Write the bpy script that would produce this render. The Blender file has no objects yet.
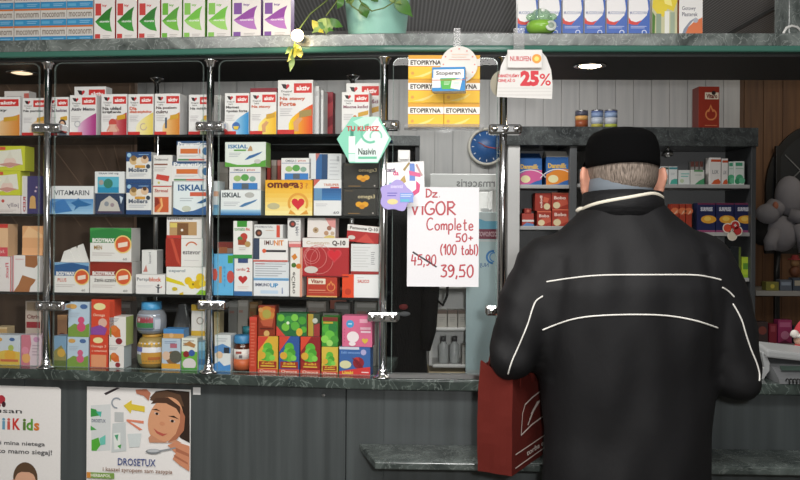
import bpy, bmesh, math, random
from mathutils import Vector, Matrix, noise
from mathutils.bvhtree import BVHTree
random.seed(7)
S = bpy.context.scene
COL = S.collection
PI = math.pi

# ------------------------------------------------------------------ camera, world, lights, exposure
F = 858.0                      # focal length in pixels of the 800 x 480 frame
HZ = 218.0                     # row of the horizon
ROLL = 0.0065
CAM = Vector((0, 0, 1.44))
cd = bpy.data.cameras.new('camera')
cam = bpy.data.objects.new('camera', cd)
COL.objects.link(cam)
cd.sensor_width = 36
cd.lens = F / 800 * 36
cd.shift_y = -(240 - HZ) / 800
cd.clip_start = 0.02
cam.matrix_world = Matrix.Translation(CAM) @ Matrix.Rotation(PI / 2, 4, 'X') @ Matrix.Rotation(ROLL, 4, 'Z')
S.camera = cam

w = bpy.data.worlds.new('world')
S.world = w
w.use_nodes = True
w.node_tree.nodes['Background'].inputs[0].default_value = (0.85, 0.93, 1, 1)
w.node_tree.nodes['Background'].inputs[1].default_value = 0.16

def area(name, loc, target, size, size_y, power, color=(1, 1, 1)):
    l = bpy.data.lights.new(name, 'AREA')
    l.shape = 'RECTANGLE'; l.size = size; l.size_y = size_y; l.energy = power; l.color = color
    o = bpy.data.objects.new(name, l); COL.objects.link(o)
    o.location = loc
    o.rotation_euler = (Vector(target) - Vector(loc)).to_track_quat('-Z', 'Y').to_euler()
    return o
def point(name, loc, power, color=(1, 1, 1), r=0.03):
    l = bpy.data.lights.new(name, 'POINT'); l.energy = power; l.color = color; l.shadow_soft_size = r
    o = bpy.data.objects.new(name, l); COL.objects.link(o); o.location = loc
    return o
def spot(name, loc, power, color, angle=100, blend=0.6, r=0.03, target=None):
    l = bpy.data.lights.new(name, 'SPOT'); l.energy = power; l.color = color; l.spot_size = math.radians(angle)
    l.spot_blend = blend; l.shadow_soft_size = r
    o = bpy.data.objects.new(name, l); COL.objects.link(o); o.location = loc
    if target: o.rotation_euler = (Vector(target) - Vector(loc)).to_track_quat('-Z', 'Y').to_euler()
    return o
area('shop_overhead_light', (0.45, 1.05, 2.27), (0.45, 1.30, 0), 0.9, 0.3, 23, (1, 0.97, 0.94))
area('shop_overhead_light', (-0.75, 1.0, 2.27), (-0.75, 1.35, 0), 0.9, 0.3, 27, (1, 0.96, 0.91))
spot('camera_flash', (0.10, 0.02, 1.50), 78, (1, 0.985, 0.97), 110, 0.7, 0.03, (0.10, 2.38, 1.60))
area('shop_overhead_light', (-0.1, 0.10, 2.27), (-0.1, 0.10, 0), 1.0, 0.4, 14, (1, 0.97, 0.93))  # unseen lamp added for frontal fill and sheen on the chrome
area('staff_ceiling_lamp', (0.22, 3.0, 2.27), (0.22, 3.15, 0), 0.8, 0.3, 18, (1, 0.98, 0.95))
area('corner_ceiling_lamp', (2.1, 3.6, 2.27), (2.1, 4.2, 0.6), 0.4, 0.4, 3.5, (1, 0.9, 0.75))
S.view_settings.view_transform = 'Standard'
S.view_settings.look = 'None'
S.view_settings.gamma = 1
S.view_settings.use_curve_mapping = False
S.view_settings.exposure = -0.2

# ------------------------------------------------------------------ projection helpers: a photo pixel and a plane of the place give a point
def ray(px, py):
    dx, dy = px - 400, py - HZ
    c, s = math.cos(ROLL), math.sin(ROLL)
    x, y = dx * c + dy * s, -dx * s + dy * c
    return Vector((x / F, 1, -y / F))
def at(px, py, Y):
    return CAM + ray(px, py) * Y
class Frame:
    """a run of furniture: s along it to the right, v away from the shopper, z up"""
    def __init__(f, ox, oy, deg):
        a = math.radians(deg)
        f.o = Vector((ox, oy, 0)); f.u = Vector((math.cos(a), -math.sin(a), 0)); f.b = Vector((math.sin(a), math.cos(a), 0))
        f.rz = -a
    def hit(f, px, py, v):
        d = ray(px, py)
        t = ((f.o + f.b * v - CAM).dot(f.b)) / d.dot(f.b)
        p = CAM + d * t
        return (p - f.o).dot(f.u), p.z
    def pt(f, s, v, z):
        p = f.o + f.u * s + f.b * v
        return Vector((p.x, p.y, z))
OD = 2.285
L = Frame((384 - 400) / F * OD, OD, 6.8)
R = Frame((384 - 400) / F * OD, OD, 1.7)
B = Frame(0, 3.6, 0)

# ------------------------------------------------------------------ materials
def lin(h):
    h = h.lstrip('#')
    v = [int(h[i:i + 2], 16) / 255 for i in (0, 2, 4)]
    return tuple(c / 12.92 if c <= 0.04045 else ((c + 0.055) / 1.055) ** 2.4 for c in v) + (1,)
_m = {}
def newmat(name):
    m = bpy.data.materials.new(name); m.use_nodes = True
    return m, m.node_tree, m.node_tree.nodes['Principled BSDF']
def ink(h):
    """printed card: the colour with a faint paper mottling"""
    k = 'ink_' + h
    if k in _m: return _m[k]
    m, t, b = newmat(k)
    n = t.nodes.new('ShaderNodeTexNoise'); n.inputs['Scale'].default_value = 60
    x = t.nodes.new('ShaderNodeMix'); x.data_type = 'RGBA'
    c = lin(h)
    x.inputs['A'].default_value = c; x.inputs['B'].default_value = tuple(v * 0.93 for v in c[:3]) + (1,)
    t.links.new(n.outputs['Fac'], x.inputs['Factor']); t.links.new(x.outputs['Result'], b.inputs['Base Color'])
    b.inputs['Roughness'].default_value = 0.42
    b.inputs['Specular IOR Level'].default_value = 0.35
    _m[k] = m
    return m
def plain(name, h, rough=0.5, metal=0.0, spec=0.5, bump=0.0, bscale=80, alpha=None, trans=0.0, sheen=0.0):
    if name in _m: return _m[name]
    m, t, b = newmat(name)
    c = lin(h)
    n = t.nodes.new('ShaderNodeTexNoise'); n.inputs['Scale'].default_value = bscale; n.inputs['Detail'].default_value = 4
    x = t.nodes.new('ShaderNodeMix'); x.data_type = 'RGBA'
    x.inputs['A'].default_value = c; x.inputs['B'].default_value = tuple(v * 0.85 for v in c[:3]) + (1,)
    t.links.new(n.outputs['Fac'], x.inputs['Factor']); t.links.new(x.outputs['Result'], b.inputs['Base Color'])
    b.inputs['Roughness'].default_value = rough; b.inputs['Metallic'].default_value = metal
    b.inputs['Specular IOR Level'].default_value = spec
    if sheen: b.inputs['Sheen Weight'].default_value = sheen
    if trans: b.inputs['Transmission Weight'].default_value = trans
    if bump:
        u = t.nodes.new('ShaderNodeBump'); u.inputs['Strength'].default_value = bump; u.inputs['Distance'].default_value = 0.01
        t.links.new(n.outputs['Fac'], u.inputs['Height']); t.links.new(u.outputs['Normal'], b.inputs['Normal'])
    _m[name] = m
    return m
def glassy(name, tint=(1, 1, 1), refl=0.06, body=None, bodyf=0.0, rough=0.01):
    """thin sheet: lets light straight through, mirrors a little"""
    if name in _m: return _m[name]
    m = bpy.data.materials.new(name); m.use_nodes = True; t = m.node_tree
    for n in list(t.nodes): t.nodes.remove(n)
    o = t.nodes.new('ShaderNodeOutputMaterial'); tr = t.nodes.new('ShaderNodeBsdfTransparent'); gl = t.nodes.new('ShaderNodeBsdfGlossy')
    fr = t.nodes.new('ShaderNodeLayerWeight'); fr.inputs['Blend'].default_value = 0.12
    ma = t.nodes.new('ShaderNodeMath'); ma.operation = 'MULTIPLY_ADD'; ma.inputs[1].default_value = 0.5; ma.inputs[2].default_value = refl; ma.use_clamp = True
    t.links.new(fr.outputs['Facing'], ma.inputs[0])
    tr.inputs[0].default_value = tint + (1,); gl.inputs['Roughness'].default_value = rough
    mx = t.nodes.new('ShaderNodeMixShader')
    t.links.new(ma.outputs[0], mx.inputs[0])
    src = tr.outputs[0]
    if body:
        df = t.nodes.new('ShaderNodeBsdfDiffuse'); df.inputs[0].default_value = lin(body)
        m2 = t.nodes.new('ShaderNodeMixShader'); m2.inputs[0].default_value = bodyf
        t.links.new(tr.outputs[0], m2.inputs[1]); t.links.new(df.outputs[0], m2.inputs[2]); src = m2.outputs[0]
    t.links.new(src, mx.inputs[1]); t.links.new(gl.outputs[0], mx.inputs[2]); t.links.new(mx.outputs[0], o.inputs[0])
    _m[name] = m
    return m
def glow(name, h, strength):
    if name in _m: return _m[name]
    m, t, b = newmat(name)
    b.inputs['Base Color'].default_value = lin(h); b.inputs['Emission Color'].default_value = lin(h); b.inputs['Emission Strength'].default_value = strength
    _m[name] = m
    return m
def marble(name, dark, mid, vein, scale=9.0, rough=0.18):
    if name in _m: return _m[name]
    m, t, b = newmat(name)
    co = t.nodes.new('ShaderNodeTexCoord')
    n1 = t.nodes.new('ShaderNodeTexNoise'); n1.inputs['Scale'].default_value = scale; n1.inputs['Detail'].default_value = 7; n1.inputs['Distortion'].default_value = 1.2
    n2 = t.nodes.new('ShaderNodeTexNoise'); n2.inputs['Scale'].default_value = scale * 1.5; n2.inputs['Detail'].default_value = 6; n2.inputs['Distortion'].default_value = 2.6
    for n in (n1, n2): t.links.new(co.outputs['Object'], n.inputs['Vector'])
    r1 = t.nodes.new('ShaderNodeValToRGB'); r1.color_ramp.elements[0].position = 0.35; r1.color_ramp.elements[0].color = lin(dark); r1.color_ramp.elements[1].position = 0.68; r1.color_ramp.elements[1].color = lin(mid)
    r2 = t.nodes.new('ShaderNodeValToRGB')
    e = r2.color_ramp.elements
    e[0].position = 0.482; e[0].color = (0, 0, 0, 1); e[1].position = 0.518; e[1].color = (0, 0, 0, 1)
    k = e.new(0.50); k.color = (0.30, 0.30, 0.30, 1)
    x = t.nodes.new('ShaderNodeMix'); x.data_type = 'RGBA'; x.inputs['B'].default_value = lin(vein)
    t.links.new(n1.outputs['Fac'], r1.inputs[0]); t.links.new(n2.outputs['Fac'], r2.inputs[0])
    t.links.new(r1.outputs[0], x.inputs['A']); t.links.new(r2.outputs[0], x.inputs['Factor']); t.links.new(x.outputs['Result'], b.inputs['Base Color'])
    b.inputs['Roughness'].default_value = rough
    _m[name] = m
    return m
def wood(name, c0, c1, scale=(30, 30, 1.2), rough=0.5, angle=0.0):
    if name in _m: return _m[name]
    m, t, b = newmat(name)
    co = t.nodes.new('ShaderNodeTexCoord'); mp = t.nodes.new('ShaderNodeMapping'); mp.inputs['Scale'].default_value = scale; mp.inputs['Rotation'].default_value = (0, angle, 0)
    n = t.nodes.new('ShaderNodeTexNoise'); n.inputs['Scale'].default_value = 2.2; n.inputs['Detail'].default_value = 6
    r = t.nodes.new('ShaderNodeValToRGB'); r.color_ramp.elements[0].position = 0.3; r.color_ramp.elements[0].color = lin(c0); r.color_ramp.elements[1].position = 0.7; r.color_ramp.elements[1].color = lin(c1)
    t.links.new(co.outputs['Object'], mp.inputs[0]); t.links.new(mp.outputs[0], n.inputs['Vector']); t.links.new(n.outputs['Fac'], r.inputs[0]); t.links.new(r.outputs[0], b.inputs['Base Color'])
    b.inputs['Roughness'].default_value = rough
    _m[name] = m
    return m
def perforated(name, c0, c1, pitch):
    m, t, b = newmat(name)
    co = t.nodes.new('ShaderNodeTexCoord'); v = t.nodes.new('ShaderNodeTexVoronoi'); v.inputs['Scale'].default_value = 1 / pitch; v.inputs['Randomness'].default_value = 0.0
    r = t.nodes.new('ShaderNodeValToRGB'); r.color_ramp.elements[0].position = 0.25; r.color_ramp.elements[0].color = lin(c0); r.color_ramp.elements[1].position = 0.45; r.color_ramp.elements[1].color = lin(c1)
    t.links.new(co.outputs['Object'], v.inputs['Vector']); t.links.new(v.outputs['Distance'], r.inputs[0]); t.links.new(r.outputs[0], b.inputs['Base Color'])
    b.inputs['Roughness'].default_value = 0.6
    return m

CHROME = plain('chrome', 'd6d8da', 0.18, 1.0)
STEEL = plain('brushed_steel', 'a8a8a8', 0.3, 1.0)
BLACK = plain('black_plastic', '141414', 0.45)
WHITE = plain('white_plastic', 'e4e4e0', 0.4)
GREY = plain('grey_plastic', '8c8e90', 0.45)
CLEAR = glassy('clear_pane', (0.97, 0.985, 0.98), 0.035)
EDGE = glassy('polished_glass_edge', (0.86, 0.93, 0.91), 0.06, 'a8b8b4', 0.16)
SHELFG = glassy('dark_reflection_glass', (0.5, 0.52, 0.51), 0.05, '2c3032', 0.5)  # dark reflection under the shelves is put into the glass colour
CLIP = glassy('clear_plastic', (0.93, 0.93, 0.93), 0.06, 'd0d0d0', 0.16, 0.12)

# ------------------------------------------------------------------ mesh builder
_txt = {}
def text_mesh(s, bold=0.0):
    k = (s, bold)
    if k in _txt: return _txt[k]
    c = bpy.data.curves.new('t', 'FONT'); c.body = s; c.resolution_u = 2; c.offset = bold; c.fill_mode = 'FRONT'
    o = bpy.data.objects.new('t', c)
    me = bpy.data.meshes.new_from_object(o)
    vs = [(v.co.x, v.co.y) for v in me.vertices]; fs = [tuple(p.vertices) for p in me.polygons]
    bpy.data.meshes.remove(me); bpy.data.objects.remove(o); bpy.data.curves.remove(c)
    x0, x1 = min(v[0] for v in vs), max(v[0] for v in vs); y0, y1 = min(v[1] for v in vs), max(v[1] for v in vs)
    r = ([((x - x0) / (x1 - x0), (y - y0) / max(y1 - y0, 1e-6)) for x, y in vs], fs, (x1 - x0) / max(y1 - y0, 1e-6))
    _txt[k] = r
    return r
class MB:
    def __init__(s): s.v = []; s.f = []; s.mi = []; s.sm = []; s.mats = []
    def mat(s, m):
        if m not in s.mats: s.mats.append(m)
        return s.mats.index(m)
    def add(s, vs, fs, m, smooth=False, M=None):
        o = len(s.v); i = s.mat(m)
        for p in vs: s.v.append(tuple(M @ Vector(p)) if M else tuple(p))
        for f in fs: s.f.append(tuple(k + o for k in f)); s.mi.append(i); s.sm.append(smooth)
        return s
    def box(s, x0, y0, z0, x1, y1, z1, m, ch=0.0, M=None):
        if ch <= 0:
            v = [(x, y, z) for z in (z0, z1) for y in (y0, y1) for x in (x0, x1)]
            return s.add(v, [(0, 2, 3, 1), (4, 5, 7, 6), (0, 1, 5, 4), (2, 6, 7, 3), (0, 4, 6, 2), (1, 3, 7, 5)], m, False, M)
        bm = bmesh.new(); bmesh.ops.create_cube(bm, size=1)
        bmesh.ops.scale(bm, vec=(x1 - x0, y1 - y0, z1 - z0), verts=bm.verts); bmesh.ops.translate(bm, vec=((x0 + x1) / 2, (y0 + y1) / 2, (z0 + z1) / 2), verts=bm.verts)
        bmesh.ops.bevel(bm, geom=list(bm.edges), offset=ch, segments=2 if ch > 0.0012 else 1, affect='EDGES', profile=0.5)
        bm.verts.index_update()
        s.add([v.co[:] for v in bm.verts], [tuple(v.index for v in f.verts) for f in bm.faces], m, False, M); bm.free()
        return s
    def prism(s, pts, axis, a, b, m, M=None):
        """polygon pts in the two other axes extruded along axis from a to b"""
        n = len(pts)
        def mk(p, t): return (t, p[0], p[1]) if axis == 'x' else (p[0], t, p[1]) if axis == 'y' else (p[0], p[1], t)
        v = [mk(p, a) for p in pts] + [mk(p, b) for p in pts]
        return s.add(v, [tuple(range(n)), tuple(range(2 * n - 1, n - 1, -1))] + [(i, n + i, n + (i + 1) % n, (i + 1) % n) for i in range(n)], m, False, M)
    def tube(s, path, r, m, seg=10, M=None, cap=True, flat=None):
        P = [Vector(p) for p in path]; n = len(P); rr = r if isinstance(r, (list, tuple)) else [r] * n
        vs = []; up = Vector((0, 0, 1)); prev = None
        for i, p in enumerate(P):
            t = (P[min(i + 1, n - 1)] - P[max(i - 1, 0)]).normalized()
            if prev is None:
                a = t.cross(up) if abs(t.dot(up)) < 0.9 else t.cross(Vector((1, 0, 0)))
            else: a = prev - t * prev.dot(t)
            a.normalize(); prev = a; b2 = t.cross(a)
            for k in range(seg):
                an = 2 * PI * k / seg
                vs.append(p + a * math.cos(an) * rr[i] + b2 * math.sin(an) * rr[i] * (flat or 1))
        fs = [(i * seg + k, i * seg + (k + 1) % seg, (i + 1) * seg + (k + 1) % seg, (i + 1) * seg + k) for i in range(n - 1) for k in range(seg)]
        if cap: fs += [tuple(range(seg - 1, -1, -1)), tuple(range((n - 1) * seg, n * seg))]
        return s.add(vs, fs, m, True, M)
    def lathe(s, prof, m, seg=24, M=None, c=(0, 0, 0), sx=1, sy=1):
        vs = []; n = len(prof)
        for r, z in prof:
            for k in range(seg):
                a = 2 * PI * k / seg; vs.append((c[0] + r * math.cos(a) * sx, c[1] + r * math.sin(a) * sy, c[2] + z))
        fs = [(i * seg + k, i * seg + (k + 1) % seg, (i + 1) * seg + (k + 1) % seg, (i + 1) * seg + k) for i in range(n - 1) for k in range(seg)]
        if prof[0][0] > 1e-5: fs.append(tuple(range(seg - 1, -1, -1)))
        if prof[-1][0] > 1e-5: fs.append(tuple(range((n - 1) * seg, n * seg)))
        return s.add(vs, fs, m, True, M)
    def ell(s, c, r, m, u=16, v=10, M=None):
        prof = [(math.sin(PI * i / v), -math.cos(PI * i / v)) for i in range(v + 1)]
        vs = []
        for rr, z in prof:
            for k in range(u):
                a = 2 * PI * k / u; vs.append((c[0] + r[0] * rr * math.cos(a), c[1] + r[1] * rr * math.sin(a), c[2] + r[2] * z))
        fs = [(i * u + k, i * u + (k + 1) % u, (i + 1) * u + (k + 1) % u, (i + 1) * u + k) for i in range(v) for k in range(u)]
        return s.add(vs, fs, m, True, M)
    def rings(s, rg, m, seg=28, M=None, cap=True):
        """rg: (cx, cy, cz, rx, ry) ellipses stacked into a skin"""
        vs = []
        for cx, cy, cz, rx, ry in rg:
            for k in range(seg):
                a = 2 * PI * k / seg; vs.append((cx + rx * math.cos(a), cy + ry * math.sin(a), cz))
        n = len(rg)
        fs = [(i * seg + k, i * seg + (k + 1) % seg, (i + 1) * seg + (k + 1) % seg, (i + 1) * seg + k) for i in range(n - 1) for k in range(seg)]
        if cap: fs += [tuple(range(seg - 1, -1, -1)), tuple(range((n - 1) * seg, n * seg))]
        return s.add(vs, fs, m, True, M)
    def mesh(s, name):
        me = bpy.data.meshes.new(name); me.from_pydata(s.v, [], s.f)
        for m in s.mats: me.materials.append(m)
        for p, i, sm in zip(me.polygons, s.mi, s.sm): p.material_index = i; p.use_smooth = sm
        me.update()
        return me
    def build(s, name, parent=None, loc=(0, 0, 0), rz=0.0, ry=0.0):
        o = bpy.data.objects.new(name, s.mesh(name)); COL.objects.link(o)
        o.location = loc; o.rotation_euler = (0, ry, rz)
        if parent: o.parent = parent
        return o
def tag(o, label, cat, group=None, kind=None):
    if label: o['label'] = label
    if cat: o['category'] = cat
    if group: o['group'] = group
    if kind: o['kind'] = kind
    return o
def thing(name, label, cat, loc, rz=0.0, group=None):
    o = bpy.data.objects.new(name, None); COL.objects.link(o); o.location = loc; o.rotation_euler = (0, 0, rz); o.empty_display_size = 0.05
    return tag(o, label, cat, group)
def struct(o): o['kind'] = 'structure'; return o
def dup(root, loc, rz=None, label=None, group=None):
    r = root.copy(); COL.objects.link(r); r.location = loc
    if rz is not None: r.rotation_euler = (0, 0, rz)
    if label: r['label'] = label
    if group: r['group'] = group
    for ch in list(root.children):
        c = ch.copy(); COL.objects.link(c); c.parent = r
        for g in ch.children:
            d = g.copy(); COL.objects.link(d); d.parent = c
    return r

# ------------------------------------------------------------------ printing: ops in face coordinates, u to the right, w downwards, both 0..1
def heart_pts(n=20):
    o = []
    for i in range(n):
        t = 2 * PI * i / n
        o.append((16 * math.sin(t) ** 3 / 34, -(13 * math.cos(t) - 5 * math.cos(2 * t) - 2 * math.cos(3 * t) - math.cos(4 * t)) / 34))
    return o
HEART = heart_pts()
def mixh(a, b, t):
    A = [int(a[i:i + 2], 16) for i in (0, 2, 4)]; Bc = [int(b[i:i + 2], 16) for i in (0, 2, 4)]
    return '%02x%02x%02x' % tuple(round(x + (y - x) * t) for x, y in zip(A, Bc))
def printing(mb, P, w, h, ops, step=0.00012, start=1, matf=None):
    """P(u, w, k) -> local point of layer k"""
    k = start; matf = matf or ink
    def face(pts, col):
        if len(pts) >= 3:
            mb.add([P(u, v, k) for u, v in pts], [tuple(range(len(pts)))], matf(col))
    for op in ops:
        t = op[0]
        if t == 'r': _, a, b, c, d, col = op; face([(a, d), (c, d), (c, b), (a, b)], col)
        elif t == 'p': face(op[1], op[2])
        elif t == 'c':
            _, cu, cw, r, col = op[:5]; e = op[5] if len(op) > 5 else 1.0; q = h / w
            face([(cu + r * e * q * math.cos(-2 * PI * i / 18), cw + r * math.sin(-2 * PI * i / 18)) for i in range(18)], col)
        elif t == 'ring':
            _, cu, cw, r, wd, col = op[:6]; a0, a1 = (op[6], op[7]) if len(op) > 7 else (0, 360); q = h / w; n = 20
            for i in range(n):
                p0 = math.radians(a0 + (a1 - a0) * i / n); p1 = math.radians(a0 + (a1 - a0) * (i + 1) / n)
                face([(cu + rr * q * math.cos(p), cw + rr * math.sin(p)) for rr, p in ((r, p0), (r - wd, p0), (r - wd, p1), (r, p1))], col)
        elif t == 'h':
            _, cu, cw, s, col = op; q = h / w; face([(cu + x * s * q, cw + y * s) for x, y in HEART], col)
        elif t == 'g':
            _, a, b, c, d, c0, c1, n = op
            for i in range(n):
                col = mixh(c0, c1, i / (n - 1))
                if c - a >= 0 and n > 0: face([(a, b + (d - b) * (i + 1) / n), (c, b + (d - b) * (i + 1) / n), (c, b + (d - b) * i / n), (a, b + (d - b) * i / n)], col)
        elif t == 'gd':      # gradient over a polygon wedge growing from lower right
            _, a, b, c, d, c0, c1, n = op
            for i in range(n):
                f0, f1 = i / n, (i + 1) / n
                col = mixh(c0, c1, i / (n - 1))
                g0, g1 = 0.35 + 0.65 * f0 ** 0.6, 0.35 + 0.65 * f1 ** 0.6
                face([(a + (c - a) * f0, d), (a + (c - a) * f1, d), (a + (c - a) * f1, d - (d - b) * g1), (a + (c - a) * f0, d - (d - b) * g0)], col)
        elif t == 't':
            _, s, a, b, c, d, col = op[:7]; bold = (op[7] if len(op) > 7 else 0.0) + 0.012; rot = op[8] if len(op) > 8 else 0
            vs, fs, asp = text_mesh(s, bold)
            if rot == 90: pts = [P(a + (c - a) * y0, b + (d - b) * (x0), k) for x0, y0 in vs]; pts = [P(c - (c - a) * y0, b + (d - b) * x0, k) for x0, y0 in vs]
            elif rot == -90: pts = [P(a + (c - a) * (1 - y0), d - (d - b) * x0, k) for x0, y0 in vs]
            elif rot == 'm': pts = [P(c - (c - a) * x0, d - (d - b) * y0, k) for x0, y0 in vs]
            else: pts = [P(a + (c - a) * x0, d - (d - b) * y0, k) for x0, y0 in vs]
            mb.add(pts, fs, matf(col))
        elif t == 'l':       # tiny print: n lines
            _, a, b, c, d, n, col = op
            for i in range(n):
                y = b + (d - b) * (i + 0.2) / n; e = a + (c - a) * (1 - 0.25 * ((i * 7) % 3) / 2)
                face([(a, y + (d - b) * 0.35 / n), (e, y + (d - b) * 0.35 / n), (e, y), (a, y)], col)
        k += 1
def carton_mesh(w, d, h, body, ops, side=None, top=None, chamfer=0.0007, back=None):
    mb = MB()
    mb.box(-w / 2, -d / 2, 0, w / 2, d / 2, h, ink(body), chamfer)
    e = 0.001
    if side: # both end panels
        for sx in (-1, 1):
            x = sx * (w / 2 + 0.0001)
            q = [(x, -d / 2 + e, e), (x, d / 2 - e, e), (x, d / 2 - e, h - e), (x, -d / 2 + e, h - e)]
            mb.add(q, [(0, 1, 2, 3) if sx > 0 else (3, 2, 1, 0)], ink(side))
    if top: mb.add([(-w / 2 + e, -d / 2 + e, h + 0.0001), (w / 2 - e, -d / 2 + e, h + 0.0001), (w / 2 - e, d / 2 - e, h + 0.0001), (-w / 2 + e, d / 2 - e, h + 0.0001)], [(0, 1, 2, 3)], ink(top))
    # tuck flap slit on the lid
    mb.box(-w / 2 + 0.004, -d / 2 + 0.003, h + 0.0001, w / 2 - 0.004, -d / 2 + 0.0036, h + 0.00025, ink('8a8a8a'))
    def P(u, v, k): return (-w / 2 + u * w, -d / 2 - 0.00012 * k, h * (1 - v))
    printing(mb, P, w, h, ops)
    return mb
MEDG = None
def K(fr, name, x0, y0, x1, y1, v, d, base, body, ops, label, cat='medicine box', group=None, side=None, top=None, rz=0.0, ry=0.0, gap=0.0006):
    """a carton whose front covers that part of the photo, standing at depth v of its run on height base; returns its top"""
    ym = (y0 + y1) / 2
    s0, _ = fr.hit(x0, ym, v); s1, _ = fr.hit(x1, ym, v)
    _, zt = fr.hit((x0 + x1) / 2, y0, v)
    if base is None: _, base = fr.hit((x0 + x1) / 2, y1, v)
    wd = s1 - s0 - 2 * gap; h = zt - base - 0.0003
    o = carton_mesh(wd, d, h, body, ops, side, top).build(name, None, fr.pt((s0 + s1) / 2, v + d / 2, base + 0.0002), fr.rz + rz, ry)
    tag(o, label, cat, group)
    K.last = o
    return base + h + 0.0006
# ------------------------------------------------------------------ room shell
def sbox(name, x0, y0, z0, x1, y1, z1, m, ch=0.0):
    cx, cy = (x0 + x1) / 2, (y0 + y1) / 2
    mb = MB(); mb.box(x0 - cx, y0 - cy, 0, x1 - cx, y1 - cy, z1 - z0, m, ch)
    return struct(mb.build(name, None, (cx, cy, z0)))
ZC = 2.30
mfloor = plain('floor_vinyl', '77736c', 0.4, bump=0.05, bscale=6)
sbox('floor', -2.6, -1.6, -0.05, 3.2, 4.9, 0.0, mfloor)
mceil = perforated('perforated_ceiling_tile', '747476', 'd4d4d6', 0.016)
sbox('ceiling', -2.6, -1.6, ZC, 3.2, 4.9, ZC + 0.05, mceil)
# ceiling rail running away from the shopper
sbox('trim_1', 1.50, 1.2, ZC - 0.012, 1.515, 4.2, ZC, plain('ceiling_rail', '6a6a6a', 0.5))
YW = 3.95
XW = (739 - 400) / F * YW
# grey boarded wall: real boards with grooves
mb = MB(); mboard = wood('grey_board', 'a8a8a8', 'b8b7b5', (20, 20, 1.0), 0.5)
bw = 0.083; x = -2.0; x1 = XW
mb.box(-2.0, 0.006, 0, XW, 0.05, ZC, plain('groove', '9a9a98', 0.7))
while x < x1 - 0.01:
    mb.box(x + 0.0010, 0, 0.0, min(x + bw - 0.0010, x1), 0.014, ZC, mboard); x += bw
struct(mb.build('wall_back', None, (0, YW, 0)))
# brown panelled far right corner; far left, a brown reflection built as wall
mbr = wood('brown_panel', '5a3c26', '785434', (24, 24, 1.2), 0.55)
sbox('wall_right', XW, 4.45, 0, 3.2, 4.5, ZC, mbr)
mb = MB(); x = XW + 0.02
while x < 3.1: mb.box(x, -0.004, 0, x + 0.094, 0.0, ZC, mbr); x += 0.1
struct(mb.build('trim_2', None, (0, 4.449, 0)))
sbox('wall_side', XW - 0.05, YW + 0.05, 0, XW, 4.45, ZC, mboard)
mbl = wood('brown_reflection_board', '5a4638', '6e5848', (10, 10, 1.0), 0.5, 0.6)
XL0, XL1 = at(-90, 150, 3.3).x, at(134, 150, 3.3).x
mb = MB(); mb.box(XL0, 0.004, 0, XL1, 0.04, ZC, mbl)
# slanting ceiling reflections in the glass, built as thin light strips
for i in range(-4, 14):
    xa = XL0 + i * 0.12
    mb.prism([(max(XL0, min(XL1, xa)), 1.95), (max(XL0, min(XL1, xa + 0.004)), 1.95), (max(XL0, min(XL1, xa + 0.42)), 1.40), (max(XL0, min(XL1, xa + 0.416)), 1.40)], 'y', 0.0025, 0.004, plain('reflection_line', '8a6f5a', 0.6))
struct(mb.build('wall_left_reflection', None, (0, 3.3, 0)))
sbox('wall_front', -2.6, -1.62, 0, 3.2, -1.58, ZC, plain('shop_plaster', 'c8c4bc', 0.7))
sbox('wall_outer_left', -2.62, -1.6, 0, -2.58, 4.9, ZC, plain('shop_plaster', 'c8c4bc', 0.7))
sbox('wall_outer_right', 3.18, -1.6, 0, 3.22, 4.9, ZC, plain('shop_plaster', 'c8c4bc', 0.7))

# ------------------------------------------------------------------ the counter, its ledge and step
ZCT = at(440, 379.7, 2.26).z          # top of the worktop
ZLB = at(440, 52, 2.26).z             # underside of the green glass
ZST = at(440, 462, 2.125).z            # top of the bag step
SL, SR = -1.75, 1.75
STONE = marble('green_marble', '232a28', '48524e', 'a8b4ae', 7.0, 0.16)
STONE2 = marble('pale_green_marble', '3c4341', '7e8582', 'd0d8d4', 10.0, 0.2)
def runpoly(v0, v1, sl=SL, sr=SR):
    """plan outline of a board that follows both runs"""
    a = [L.pt(sl, v0, 0), (L.pt(0, v0, 0) + R.pt(0, v0, 0)) / 2, R.pt(sr, v0, 0), R.pt(sr, v1, 0), (L.pt(0, v1, 0) + R.pt(0, v1, 0)) / 2, L.pt(sl, v1, 0)]
    return [(p.x, p.y) for p in a]
def rel(pts, c): return [(x - c[0], y - c[1]) for x, y in pts]
def board(name, pts, z0, z1, m, ch=0.004, parent=None, loc=None):
    bm = bmesh.new()
    c = (0.0, OD)
    vs = [bm.verts.new((x - c[0], y - c[1], 0)) for x, y in pts]
    f = bm.faces.new(vs)
    r = bmesh.ops.extrude_face_region(bm, geom=[f])
    bmesh.ops.translate(bm, vec=(0, 0, z1 - z0), verts=[g for g in r['geom'] if isinstance(g, bmesh.types.BMVert)])
    bmesh.ops.recalc_face_normals(bm, faces=bm.faces)
    if ch: bmesh.ops.bevel(bm, geom=[e for e in bm.edges if abs(e.verts[0].co.z - e.verts[1].co.z) < 1e-6], offset=ch, segments=3, affect='EDGES', profile=0.5)
    me = bpy.data.meshes.new(name); bm.to_mesh(me); bm.free(); me.materials.append(m)
    o = bpy.data.objects.new(name, me); COL.objects.link(o)
    o.location = loc or (c[0], c[1], z0)
    if parent: o.parent = parent
    return o
def wtpoly():
    a = [L.pt(SL, -0.025, 0), (L.pt(0, -0.025, 0) + R.pt(0, -0.025, 0)) / 2, R.pt(SR, -0.025, 0), R.pt(SR, 0.42, 0), R.pt(0.34, 0.42, 0), R.pt(0.34, 0.025, 0), R.pt(0.005, 0.025, 0), L.pt(-0.002, 0.35, 0), L.pt(SL, 0.35, 0)]
    return [(p.x, p.y) for p in a]
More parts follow.
